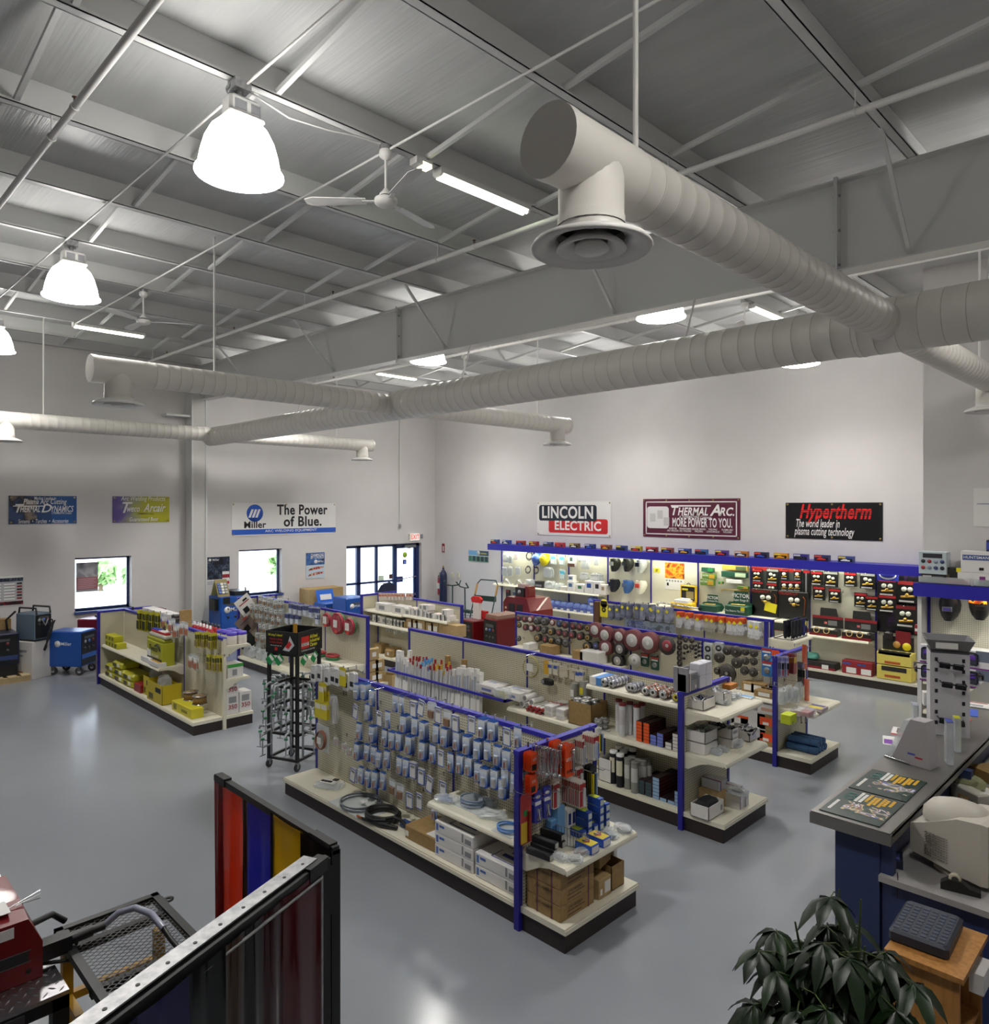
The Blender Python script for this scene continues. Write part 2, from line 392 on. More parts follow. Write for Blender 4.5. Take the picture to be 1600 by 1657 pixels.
for xs in (-2.52, -9.2):
    q = MB().box(xs-.014, -.11, beam_bot(xs)-.05, xs, .11, beam_top(xs)+.02, STEEL).box(xs+.003, -.11, beam_bot(xs)-.05, xs+.017, .11, beam_top(xs)+.02, STEEL)
    for k in range(6):
        z = beam_bot(xs)+.06+(k//2)*.32
        q.cyl((xs-.03, -.07+.14*(k % 2), z), (xs+.035, -.07+.14*(k % 2), z), .014, GALV, n=6)
    q.build('splice_plate', t)
PX = [-16.8, -15.72, -14.2, -12.67, -11.15, -9.62, -8.1, -6.58, -5.05, -3.47, -1.92, -.4]
ORD = ['first', 'second', 'third', 'fourth', 'fifth', 'sixth', 'seventh', 'eighth', 'ninth', 'tenth', 'eleventh', 'twelfth', 'thirteenth', 'fourteenth', 'fifteenth', 'sixteenth', 'seventeenth', 'eighteenth', 'nineteenth', 'twentieth']
def purlin_mb(x):
    zt = roof_z(x)-.004; zb = beam_top(x)+.004; m = MB()
    m.box(x-.004, YB+.05, zb, x+.004, YS-.02, zt, STEEL).box(x-.004, YB+.05, zb, x+.075, YS-.02, zb+.007, STEEL).box(x-.075, YB+.05, zt-.007, x, YS-.02, zt, STEEL).box(x+.068, YB+.05, zb, x+.075, YS-.02, zb+.026, STEEL)
    return m
for i, x in enumerate(PX):
    o = purlin_mb(x).build('roof_purlin'); tag(o, 'white steel purlin under the roof, %s counted from the window wall' % ORD[i], 'purlin', 'roof purlins')
rows = [-.15, 1.3, 2.66, 4.1, 5.55, 8.55, 10.0, 11.4, 12.85]
br = None
for i in range(len(PX)-1):
    for j, y in enumerate(rows):
        if PX[i+1] > JX-.5 and y > JY-.3: continue
        xa, xb = PX[i]+.01, PX[i+1]-.01; za, zb = beam_top(xa)+.03, roof_z(xb)-.05
        m = MB(); m.tube([(xa, y, za), (xb, y, zb)], .027, STEEL, 4)
        o = m.build('purlin_bridging'); tag(o, 'white bridging bar, %s-%s purlin bay from the window wall, %s from the near side' % (ORD[i], ORD[i+1], ORD[j]), 'bracing', 'bridging between purlins')
for x in (-1.92, -5.05, -8.1, -11.15, -14.2):
    for sgn in (-1, 1):
        o = MB().tube([(x, 7.05+.03*sgn, beam_bot(x)+.05), (x, 7.05+.8*sgn, beam_top(x)+.02)], .022, STEEL, 4).build('flange_brace')
        tag(o, 'diagonal white brace on the %s side of the beam, %s from the window wall' % ('near' if sgn < 0 else 'far', ORD[[-14.2, -11.15, -8.1, -5.05, -1.92].index(x)]), 'bracing', 'flange braces on the roof beam')
# ---------------------------------------------------------------- pipes
def pipe(name, pts, r_, m, label, cat, hang=()):
    t = thing(name, label, cat, pts[0]); o0 = Vector(pts[0])
    MB().tube([Vector(p)-o0 for p in pts], r_, m, 10).build('tube', t)
    return t
for i, (y, z0) in enumerate(((1.54, 6.09), (5.54, 6.08), (9.4, 6.06))):
    xa, xb = -16.3, 3.0
    za, zb = z0+.2, z0+.2-.0125*(xb-xa)
    lab = ['white sprinkler pipe nearest the mezzanine, running under the purlins', 'white sprinkler pipe in front of the deep roof beam', 'white sprinkler pipe beyond the deep roof beam'][i]
    t = pipe('sprinkler_pipe', [(xa, y, za), (xb, y, zb)], .027, WHT, lab, 'pipe')
    for x in (-15.72, -12.67, -9.62, -6.58, -3.47, -1.92):
        zp = za-.0125*(x-xa); o = MB().cyl((x+.05-xa, 0, zp-za), (x+.05-xa, 0, beam_top(x)-za+.01), .006, WHT, n=6).torus((0, 0, 0), .032, .006, WHT, 12, 5, Matrix.Translation((x+.05-xa, 0, zp-za)) @ Matrix.Rotation(PI/2, 4, 'Y')).build('pipe_hanger', t)
    for x in (-14.9, -11.9, -8.8, -5.9):
        zp = -.0125*(x-xa); MB().cyl((x-xa, 0, zp+.02), (x-xa, 0, zp+.07), .009, M('4A3020', .5), n=6).cyl((x-xa, 0, zp+.07), (x-xa, 0, zp+.075), .02, M('4A3020', .5), n=8).cyl((x-xa-.02, 0, zp), (x-xa+.02, 0, zp), .033, WHT, n=10).build('sprinkler_head', t)
for i, (y, lab) in enumerate(((2.36, 'thin white conduit linking the near row of high bay lamps'), (3.66, 'thin white conduit linking the near ceiling fans'), (7.9, 'thin white conduit linking the lamps beyond the beam'))):
    pipe('conduit', [(-14.17, y+.03, beam_top(-14.17)-.03), (2.5, y+.03, beam_top(2.5)-.03)], .011, WHT, lab, 'conduit')
# ---------------------------------------------------------------- high bay lamps
BELL = M('FFFDF8', .4, emit=LAMP_EMIT)
def lamp_proto():
    t = thing('high_bay_lamp', 'x', 'lamp', (0, 0, 0))
    MB().cbox((0, 0, -.05), (.12, .12, .07), GALV).cyl((0, 0, -.085), (0, 0, -.14), .025, GALV).cyl((-.09, -.02, -.05), (-.02, -.02, -.05), .045, GALV).build('junction_box', t)
    b = MB().bbox((0, .015, -.215), (.15, .24, .15), .02, WHT).bbox((0, .015, -.285), (.2, .27, .03), .01, WHT).box(.072, -.07, -.25, .0765, .02, -.18, M('8C8C90', .6)).box(.072, .05, -.25, .0765, .12, -.18, M('8C8C90', .6)).build('ballast_housing', t)
    p = [(.09, -.29), (.15, -.32), (.2, -.37), (.24, -.45), (.268, -.55), (.285, -.64), (.29, -.665), (.308, -.675), (.308, -.685), (.285, -.69)]
    MB().lathe(p, BELL, 28).build('reflector_shade', t)
    return t
L = Rep(lamp_proto())
ROWN = ['near row', 'row beyond the beam', 'row by the sign wall', 'column over the mezzanine']
for i, (x, y) in enumerate(LAMPS):
    zt = beam_top(x)+.003
    L.put((x+.04, y, zt), 0, 'glowing bell shaped lamp, %s in the %s' % (['nearest one', 'middle one', 'farthest one'][i % 3], ROWN[i//3]), 'high bay lamps')
    p = bpy.data.lights.new('lamp_bulb', 'SPOT'); p.energy = LAMP_E*1.95*(.4 if i > 8 else 1); p.spot_size = R(150); p.spot_blend = .9; p.shadow_soft_size = .2; p.color = (1, .98, .96)
    o = bpy.data.objects.new('lamp_bulb', p); C.objects.link(o); o.location = (x+.04, y, zt-.62)
# ---------------------------------------------------------------- ceiling fans
def fan_proto():
    t = thing('ceiling_fan', 'x', 'fan', (0, 0, 0))
    MB().lathe([(.055, .0), (.055, -.04)], GALV, 16, None, True).lathe([(.052, -.03), (.06, -.06), (.055, -.09), (.025, -.115), (.012, -.12)], WHT, 16).build('canopy', t)
    MB().cyl((0, 0, -.1), (0, 0, -.4), .012, WHT).build('downrod', t)
    MB().lathe([(.014, -.36), (.035, -.39), (.055, -.41), (.055, -.425)], WHT, 18).lathe([(.05, -.425), (.05, -.44)], M('2A2A2A'), 18).lathe([(.06, -.44), (.095, -.45), (.1, -.47), (.095, -.49), (.08, -.505), (.05, -.515), (.001, -.518)], WHT, 20, None, True).build('motor', t)
    for k in range(3):
        a = 2*PI*k/3; X = Matrix.Rotation(a, 4, 'Z')
        m = MB().box(.08, -.018, -.475, .2, .018, -.468, WHT, X)
        m.add([(.17, -.045, -.478), (.62, -.06, -.484), (.68, -.03, -.482), (.69, .03, -.466), (.62, .06, -.462), (.17, .045, -.466), (.17, -.045, -.472), (.62, -.06, -.478), (.68, -.03, -.476), (.69, .03, -.46), (.62, .06, -.456), (.17, .045, -.46)],
              [(0, 1, 2, 3, 4, 5), (11, 10, 9, 8, 7, 6), (0, 1, 7, 6), (1, 2, 8, 7), (2, 3, 9, 8), (3, 4, 10, 9), (4, 5, 11, 10), (5, 0, 6, 11)], WHT, False, X)
        m.build('fan_blade', t)
    return t
F_ = Rep(fan_proto())
for i, (x, y, a) in enumerate(((-5.05, 3.68, 225), (-11.15, 3.8, 60), (-5.05, 10.25, 50), (-11.15, 10.15, 45))):
    F_.put((x+.03, y, beam_top(x)+.004), R(a), 'white three blade ceiling fan, %s' % ['near one beside the largest glowing lamp', 'far one on the near side of the roof beam', 'half hidden behind the main air duct, beyond the beam', 'small far one beyond the roof beam'][i], 'ceiling fans')
# ---------------------------------------------------------------- fluorescent strips and emergency heads
TUBE = M('F4FFE8', .4, emit=9)
def fluo_proto():
    t = thing('fluorescent_light', 'x', 'lamp', (0, 0, 0))
    MB().box(-.06, 0, -.05, .06, 1.2, 0, WHT).prism([(-.06, -.05), (.06, -.05), (.035, -.075), (-.035, -.075)], 0, .03, WHT).prism([(-.06, -.05), (.06, -.05), (.035, -.075), (-.035, -.075)], 1.17, 1.2, WHT).build('fixture', t)
    MB().cyl((-.028, .03, -.072), (-.028, 1.17, -.072), .016, TUBE).cyl((.028, .03, -.072), (.028, 1.17, -.072), .016, TUBE).build('tube', t)
    return t
F_ = Rep(fluo_proto())
for i, (x, y) in enumerate(((-5.05, 4.24), (-14.2, 3.66), (-14.2, 10.1), (-5.05, 10.45))):
    F_.put((x+.04, y, beam_top(x)-.003), 0, 'lit fluorescent strip light under a purlin, %s' % ['the largest, beside the near fan', 'near the window wall above the poster window', 'tiny far one beyond the roof beam', 'short one behind the main duct'][i], 'fluorescent strips')
def emg_proto():
    t = thing('floodlight', 'x', 'lamp', (0, 0, 0))
    MB().box(-.05, -.09, -.06, .05, .09, 0, WHT).build('housing', t); MB().box(-.035, -.02, -.065, .052, .08, -.03, M('FFF6C8', .3, emit=4)).build('lens', t)
    return t
F_ = Rep(emg_proto())
F_.put((-5.0, 4.05, beam_top(-5)+.002), 0, 'small lit sensor light between the near fan and strip light', 'purlin floodlights')
F_.put((-5.0, 11.8, beam_top(-5)+.002), 0, 'small lit sensor light at the end of the far short strip light', 'purlin floodlights')
pipe('lamp_cable', [(-5.0, 2.45, 6.27), (-4.98, 2.75, 6.19), (-4.99, 3.1, 6.23), (-5.0, 3.35, 6.28), (-4.99, 3.6, 6.3)], .008, WHT, 'drooping white cable between the big lamp and the near fan', 'cable')
# ---------------------------------------------------------------- spiral ducts
DY, DZ = 6.75, 4.79
def duct_part(m, a, b, r_, pitch=.135):
    a, b = Vector(a), Vector(b); n = max(1, int((b-a).length/pitch)); pts = [a]; rr = [r_]
    pts, rr = [], []
    for i in range(n+1):
        p = a+(b-a)*(i/n); d = (b-a).normalized()
        if i > 0: pts.append(p-d*.006); rr.append(r_)
        pts += [p-d*.002, p+d*.002]; rr += [r_*1.012, r_*1.012]
        if i < n: pts.append(p+d*.006); rr.append(r_)
    m.tube(pts, rr, DUCT, 28)
    for i in range(n):
        p = a+(b-a)*(i/n); d = (b-a).normalized(); m.tube([p+d*.004, p+d*.008], [r_*1.006]*2, M('A8A396', .6), 28, False)
JX_ = [-2.0, -8.93, -15.4]
t = thing('air_duct', 'large white spiral main duct running the length of the shop', 'duct', (0, DY, DZ))
for a, b, r_, nm in ((-2.25, 3.2, .235, 0), (-8.9, -2.25, .224, 0), (-15.6, -8.9, .2, 0)):
    m = MB(); duct_part(m, (a, 0, 0 if r_ > .21 else -.03), (b, 0, 0 if r_ > .21 else -.03), r_, .17); m.build('duct_section', t)
MB().tube([(-2.32, 0, 0), (-2.2, 0, 0)], [.226, .242], DUCT, 28).build('collar', t)
MB().tube([(-9.0, 0, -.02), (-8.85, 0, 0)], [.204, .228], DUCT, 28).build('collar', t)
MB().tube([(-15.65, 0, -.03), (-15.55, 0, -.03)], [.2, .206], DUCT, 28).build('collar', t)
def diffuser(t, p):
    x, y, z = p; X = Matrix.Translation(p)
    MB().lathe([(.148, .02), (.148, -.2), (.152, -.2), (.152, -.29)], DUCT, 26, X).build('neck', t)
    m = MB(); m.lathe([(.15, -.27), (.2, -.285), (.262, -.31), (.275, -.33), (.268, -.34), (.22, -.325), (.165, -.3), (.158, -.27)], WHT, 30, X)
    m.lathe([(.157, -.24), (.001, -.235)], BLKG, 24, X)
    m.lathe([(.06, -.27), (.1, -.285), (.15, -.325), (.158, -.34), (.15, -.342), (.105, -.325), (.075, -.3)], WHT, 28, X)
    m.lathe([(.03, -.29), (.07, -.318), (.08, -.34), (.06, -.352), (.001, -.356)], WHT, 24, X).cyl((x, y, z-.35), (x, y, z-.24), .012, WHT)
    m.build('diffuser', t)
ENDN = [(2.3, 10.85), (2.48, 10.85), (2.6, 10.85)]
SIDE = ['near branch', 'far branch']; WHICH = ['closest to the camera', 'in the middle of the run', 'at the far end by the window wall']
for i, x in enumerate(JX_):
    for s_, ye in enumerate(ENDN[i]):
        t = thing('air_duct', 'white branch duct with round diffuser, %s %s' % (SIDE[s_], WHICH[i]), 'duct', (x, DY, DZ), 0, 'branch ducts')
        sg = -1 if s_ == 0 else 1; L_ = ye-DY; r_ = .152
        m = MB(); duct_part(m, (0, sg*.15, 0), (0, L_-sg*.55, 0), r_, .135); m.build('duct_section', t)
        m = MB(); m.tube([(0, L_-sg*.55, 0), (0, L_-sg*.05, 0)], r_*1.01, DUCT, 28, False); m.tube([(0, L_-sg*.06, 0), (0, L_, 0)], r_*1.04, DUCT, 28)
        m.build('end_tee', t)
        diffuser(t, (0, L_-sg*.3, -.05))
rod_n = 0
for x, y, zb in [(-2.0, 2.95, DZ+.15), (-2.0, 10.0, DZ+.15), (-8.93, 3.9, DZ+.15), (-15.4, 3.5, DZ+.15), (-15.4, 9.8, DZ+.15), (-8.93, 10.0, DZ+.15), (-3.95, DY, DZ+.21), (-7.45, DY, DZ+.21), (-11.9, DY, DZ+.16), (.5, DY, DZ+.22), (-1.3, DY, DZ+.22)]:
    rod_n += 1
    zt = (beam_bot(x)+.003 if abs(y-7.05) < .5 else roof_z(x)-.01)
    y2 = y+.18 if abs(y-7.05) < .5 else y
    o = MB().tube([(0, 0, 0), (0, 0 if y == y2 else y2-y, zt-zb)], .011 if y != y2 else .014, WHT, 8).build('duct_hanger_rod', None, (x, y, zb))
    tag(o, 'thin white rod holding up the %s, %.0f m from the window wall' % ('main duct' if y == DY else ('near branch duct' if y < 6 else 'far branch duct'), x-XW), 'rod', 'duct hanger rods')
# ================================================================ WALL SIGNS
def rect_on(side, l, t, r_, b, off=.0):
    if side == 'L': a, c = pX(l, t, XW+off), pX(r_, b, XW+off); e = pX(l, b, XW+off); return Vector((XW+off, (a.y+c.y)/2, (a.z+e.z)/2)), c.y-a.y, a.z-e.z, FX()
    y = YS if side == 'B' else JY
    if isinstance(side, float): y = side
    a, c, e = pY(l, t, y-off), pY(r_, b, y-off), pY(l, b, y-off); return Vector(((a.x+c.x)/2, y-off, (a.z+e.z)/2)), c.x-a.x, a.z-e.z, FYn()
def sheet(name, label, cat, side, px, m, th=.008, part_='sheet', group=None, off=.012):
    c, w_, h_, X = rect_on(side, *px, off=off); t = thing(name, label, cat, c, 0, group)
    MB().box(-w_/2, -h_/2, -th, w_/2, h_/2, 0, m, X).build(part_, t)
    return t, w_, h_, X
def flat(w0, h0, w1, h1, m, X, z=.002, mb=None): return (mb or MB()).box(w0, h0, 0, w1, h1, z, m, X)
def grommets(t, w_, h_, X, nx):
    m = MB()
    for i in range(nx):
        for sy in (-1, 1): m.lathe([(.006, 0), (.02, 0), (.02, .006), (.006, .006)], M('B8A060', .3, 1), 10, X @ Matrix.Translation((-w_/2+.04+(w_-.08)*i/(nx-1), sy*(h_/2-.035), 0)))
    m.build('grommets', t)
INK = M('11151C', .5); WT = M('ECEAE6', .5); BINK = M('1F56B8', .45); SIGNB = M('E4E2DE', .5)
# Miller / The Power of Blue
t, w_, h_, X = sheet('banner', 'white vinyl banner with black slogan and blue stripe, over the middle window', 'banner', 'L', (375, 814, 543, 868), SIGNB, part_='vinyl')
flat(-w_/2, -h_/2+.03, w_/2, -h_/2+.16, BINK, X).build('stripe', t)
u = w_/594; v_ = h_/195
def uv(x, y): return (x-89-297)*u, (122+97-y)*v_
m = MB(); cx, cy = uv(210, 182); rr = 44*u
m.lathe([(.001, 0), (rr, 0), (rr, .003), (.001, .003)], BINK, 32, X @ Matrix.Translation((cx, cy, 0)))
for k in (-1, 0, 1):
    m.add([(cx+k*rr*.42-rr*.38, cy-rr*.5, .004), (cx+k*rr*.42-rr*.1, cy-rr*.5, .004), (cx+k*rr*.42+rr*.28, cy+rr*.45, .004), (cx+k*rr*.42+rr*.0, cy+rr*.45, .004)], [(0, 1, 2, 3)], WT, False, X)
m.build('emblem', t)
Xf = X @ Matrix.Translation((0, 0, .004))
text_mesh('lettering', [('The Power', *uv(480, 165), .36, INK, 'CENTER', 0, .04, 1, 300*u), ('of Blue.', *uv(482, 238), .36, INK, 'CENTER', 0, .04, 1, 225*u), ('Miller', *uv(210, 253), .23, INK, 'CENTER', 0, .035, 1, 118*u), ('ARC WELDING EQUIPMENT', *uv(415, 291), .085, WT, 'CENTER', 0, .005, 1, 300*u)], t, Xf)
grommets(t, w_, h_, X, 3)
# dark plasma cutting banner and yellow torch banner
GRB = mixmat('dark_photo_print', [(0, '20304E'), (.42, '3A4E78'), (.5, '1C2030'), (.58, '8A7A6A'), (.66, '30405E')], 2.2, .35, None, 'LINEAR', 3)
t, w_, h_, X = sheet('banner', 'dark blue plasma cutting banner at the far left of the window wall', 'banner', 'L', (14, 802, 124, 848.5), M('22508C', .35), part_='vinyl')
m = flat(-w_/2, -h_/2, -w_*.1, h_/2, GRB, X); flat(-w_*.1, -h_/2, w_*.12, h_/2, M('23406E', .35), X, .0021, m); m.build('photo_print', t)
Xf = X @ Matrix.Translation((0, 0, .005))
text_mesh('lettering', [('Market Leader in', .02*w_, h_*.41, .1, WT, 'CENTER', .2, .006, 1, .32*w_), ('Plasma Arc Cutting', .02*w_, h_*.29, .15, WT, 'CENTER', .25, .012, 1, .64*w_), ('T', -w_*.385, h_*.04, .24, WT, 'CENTER', .3, .02), ('HERMAL', -w_*.2, h_*.02, .18, WT, 'CENTER', .3, .02, 1, .29*w_), ('D', w_*.03, h_*.04, .24, WT, 'CENTER', .3, .02), ('YNAMICS', w_*.27, h_*.02, .18, WT, 'CENTER', .3, .02, 1, .34*w_), ('a THERMADYNE Company', w_*.27, -h_*.12, .06, WT, 'CENTER', 0, .01, 1, .3*w_), ('Systems  •  Torches  •  Accessories', .0, -h_*.41, .12, WT, 'CENTER', .25, .008, 1, .74*w_)], t, Xf)
flat(-w_*.44, h_*.12, w_*.02, h_*.15, WT, Xf).build('rule', t); grommets(t, w_, h_, X, 2)
YGN = NT('yellow_green_print'); vv, oo = YGN.coords(); YGM = YGN.set(.35, color=YGN.ramp(YGN.math('ADD', YGN.math('MULTIPLY', oo[1], .45), YGN.math('ADD', YGN.math('MULTIPLY', YGN.noise(vv, 4, 3), .35), .32)), [(.1, '3A3068'), (.3, '6A5A9C'), (.42, 'A0A070'), (.52, 'B0AE20'), (.9, 'A8A41C')]))
t, w_, h_, X = sheet('banner', 'yellow and purple banner with white script above the poster window', 'banner', 'L', (182, 803, 274, 846), YGM, part_='vinyl')
Xf = X @ Matrix.Translation((0, 0, .005))
text_mesh('lettering', [('Arc Welding Products', w_*.03, h_*.41, .14, WT, 'CENTER', .2, .012, 1, .78*w_), ('T', -w_*.31, h_*.05, .34, WT, 'CENTER', .35, .02), ('weco', -w_*.155, h_*.02, .2, WT, 'CENTER', .35, .018, 1, .22*w_), ('Arcair', w_*.22, h_*.05, .26, WT, 'CENTER', .4, .018, 1, .4*w_), ('a THERMADYNE Company', w_*.06, -h_*.17, .05, INK, 'CENTER', 0, .01, 1, .3*w_), ('Guaranteed Best', w_*.03, -h_*.39, .13, WT, 'CENTER', .2, .01, 1, .5*w_)], t, Xf); grommets(t, w_, h_, X, 2)
# sign wall banners
t, w_, h_, X = sheet('banner', 'white banner with lettering in a black and a red box, on the sign wall', 'banner', 'B', (869, 812, 988.5, 865), SIGNB, part_='vinyl')
def rbox(m, x0, y0, x1, y1, r0, mt, X, z):
    p = []
    for cx, cy, a0 in ((x1-r0, y1-r0, 0), (x0+r0, y1-r0, 90), (x0+r0, y0+r0, 180), (x1-r0, y0+r0, 270)):
        p += [(cx+r0*math.cos(R(a0+k*18)), cy+r0*math.sin(R(a0+k*18))) for k in range(6)]
    m.rings([[(x, y, 0) for x, y in p], [(x, y, z) for x, y in p]], mt, False, True, True, X); return m
DK = M('1A222E', .5)
m = rbox(MB(), -w_*.47, -h_*.07, w_*.32, h_*.4, .07, DK, X, .003); rbox(m, -w_*.33, -h_*.42, w_*.46, -h_*.0, .06, M('C41E22', .5), X, .0022); m.build('logo_panels', t)
Xf = X @ Matrix.Translation((0, 0, .004))
text_mesh('lettering', [('LINCOLN', -w_*.075, h_*.165, .42, WT, 'CENTER', 0, .04, 1, .7*w_), ('ELECTRIC', w_*.065, -h_*.215, .32, WT, 'CENTER', 0, .04, 1, .62*w_)], t, Xf); grommets(t, w_, h_, X, 2)
t, w_, h_, X = sheet('banner', 'maroon banner reading More Power to You with a white border', 'banner', 'B', (1040.5, 807.5, 1197.5, 868), M('571B33', .4), part_='vinyl')
m = MB(); k = .035
for q in ((-.47, -.43, .47, -.43+.025), (-.47, .43-.025, .47, .43), (-.47, -.43, -.46, .43), (.46, -.43, .47, .43)): flat(q[0]*w_, q[1]*h_, q[2]*w_, q[3]*h_, WT, X, .002, m)
rbox(m, -w_*.455, -h_*.27, -w_*.215, h_*.3, .07, M('D8D6D4', .5), X, .0025); m.build('border', t)
m = MB()
for k, (a, b) in enumerate(((-.42, -.1), (-.34, -.02), (-.27, -.2))):
    m.box(a*w_, b*h_, .0, (a+.06)*w_, (b+.22)*h_, .004, M('BEBCBA', .5), X)
m.build('drawing', t)
Xf = X @ Matrix.Translation((0, 0, .004))
text_mesh('lettering', [('T', -w_*.165, h_*.18, .28, WT, 'CENTER', .25, .03), ('HERMAL', w_*.035, h_*.165, .24, WT, 'CENTER', .25, .04, 1, .31*w_), ('A', w_*.265, h_*.195, .34, WT, 'CENTER', .25, .035, 1, .11*w_), ('RC.', w_*.375, h_*.165, .24, WT, 'CENTER', .25, .04, 1, .14*w_), ('A THERMADYNE Company', .06*w_, h_*.03, .085, WT, 'CENTER', .15, .01, 1, .33*w_), ('MORE POWER TO YOU.', w_*.125, -h_*.115, .27, WT, 'CENTER', 0, .035, 1, .6*w_),
    ('INVERTER', -w_*.17, -h_*.27, .055, WT, 'CENTER', 0, .012, .8), ('TRANSFORMER', -w_*.04, -h_*.27, .055, WT, 'CENTER', 0, .012, .8), ('ENGINE DRIVEN', w_*.1, -h_*.27, .055, WT, 'CENTER', 0, .012, .8), ('WELDING', w_*.24, -h_*.27, .055, WT, 'CENTER', 0, .012, .8), ('PLASMA ARC', w_*.38, -h_*.27, .055, WT, 'CENTER', 0, .012, .8), ('ARC WELDERS', -w_*.17, -h_*.325, .055, WT, 'CENTER', 0, .012, .8), ('ARC WELDERS', -w_*.04, -h_*.325, .055, WT, 'CENTER', 0, .012, .8), ('WELDING', w_*.1, -h_*.325, .055, WT, 'CENTER', 0, .012, .8), ('CONSUMABLES', w_*.24, -h_*.325, .055, WT, 'CENTER', 0, .012, .8), ('WELDERS', w_*.38, -h_*.325, .055, WT, 'CENTER', 0, .012, .8)], t, Xf)
flat(-w_*.19, h_*.3, w_*.22, h_*.335, WT, Xf).build('rule', t); grommets(t, w_, h_, X, 5)
t, w_, h_, X = sheet('banner', 'black banner with red and white lettering, the rightmost on the sign wall', 'banner', 'B', (1271, 813.5, 1428, 870.5), M('0C0C10', .35), part_='vinyl')
Xf = X @ Matrix.Translation((0, 0, .004))
text_mesh('lettering', [('Hypertherm', w_*.02, h_*.24, .38, M('D01818', .45), 'CENTER', .3, .04, 1, .74*w_), ('The world leader in', -w_*.155, -h_*.08, .22, WT, 'CENTER', .25, .012, 1, .46*w_), ('plasma cutting technology', -w_*.09, -h_*.3, .22, WT, 'CENTER', .25, .012, 1, .63*w_)], t, Xf); grommets(t, w_, h_, X, 3)
m = MB()
for k in range(3): flat(-w_*.37, h_*(.16+k*.055), w_*.4, h_*(.16+k*.055)+.012, M('0C0C10', .35), X, .0055, m)
m.build('letter_slits', t)
t, w_, h_, X = sheet('banner', 'white banner with a blue block, cut by the right edge of the photo', 'banner', 'R', (1575, 790, 1720, 852), SIGNB, part_='vinyl')
m = flat(-w_*.26, -h_*.12, w_*.26, h_*.36, M('2230A8', .45), X, .002); flat(-w_*.46, h_*.08, w_*.46, h_*.095, M('2C50A0', .45), X, .0015, m); m.build('print', t)
# posters
def poster(label, side, px, fn, cat='poster', name='poster', base=None):
    t, w_, h_, X = sheet(name, label, cat, side, px, base or PAPER, part_='sheet'); m = MB(); fn(m, w_, h_, X); m.build('print', t); return t, w_, h_, X
PH1 = mixmat('garage_photo', [(0, '10141E'), (.4, '1E2A40'), (.5, '3E5068'), (.56, '141820'), (.62, '5A6472'), (.7, '223048')], 7, .35)
def p1(m, w_, h_, X):
    flat(-.5*w_, -.28*h_, .5*w_, .5*h_, PH1, X, .002, m); flat(-.5*w_, -.47*h_, .12*w_, -.32*h_, M('B8BABC', .5), X, .002, m)
    flat(.17*w_, -.3*h_, .48*w_, -.02*h_, WT, X, .003, m); flat(.17*w_, -.24*h_, .48*w_, -.12*h_, M('A02430', .5), X, .004, m); flat(.17*w_, -.46*h_, .48*w_, -.36*h_, M('A02430', .5), X, .004, m)
    m.lathe([(.001, 0), (.06*w_, 0), (.06*w_, .004), (.001, .004)], WT, 16, X @ Matrix.Translation((-.38*w_, .4*h_, 0)))
t, w_, h_, X = poster('dark poster of mechanics round a car, between the steel column and the middle window', 'L', (335, 902, 371.5, 949), p1)
text_mesh('lettering', [('Miller', -.12*w_, .4*h_, .07, WT)], t, X @ Matrix.Translation((0, 0, .005)))
CARS = mixmat('race_car_strip', [(0, 'B02A28'), (.45, 'D8D0C8'), (.52, 'C08A28'), (.58, '28303C'), (.66, 'C03028')], 14, .35)
BLUP = mixmat('blue_cloud_print', [(.3, '2C4C80'), (.5, '3F6AA6'), (.65, '1E3058')], 5, .35, None, 'LINEAR', 3)
def p2(m, w_, h_, X):
    flat(-.5*w_, .02*h_, .5*w_, .5*h_, BLUP, X, .002, m); flat(-.5*w_, -.5*h_, .5*w_, .02*h_, M('C2D2DE', .4), X, .0015, m)
    for a in (-.15, -.36): m.add([(-.42*w_, (a-.05)*h_, .003), (.4*w_, (a+.03)*h_, .003), (.46*w_, (a+.1)*h_, .003), (.1*w_, (a+.1)*h_, .003), (-.3*w_, (a+.04)*h_, .003)], [(0, 1, 2, 3, 4)], CARS, False, X)
    m.lathe([(.001, 0), (.09*w_, 0), (.09*w_, .004), (.001, .004)], WT, 16, X @ Matrix.Translation((.02*w_, .15*h_, 0)))
t, w_, h_, X = poster('blue poster of race cars between the middle window and the glass entrance', 'L', (495, 895, 525, 937), p2)
text_mesh('lettering', [('CHAMPIONS', .1*w_, .4*h_, .1, WT, 'CENTER', 0, .02, 1, .7*w_), ('BY CHOICE', .1*w_, .31*h_, .1, WT, 'CENTER', 0, .02, 1, .7*w_), ('Miller', .29*w_, .15*h_, .08, WT, 'CENTER', 0, .01)], t, X @ Matrix.Translation((0, 0, .005)))
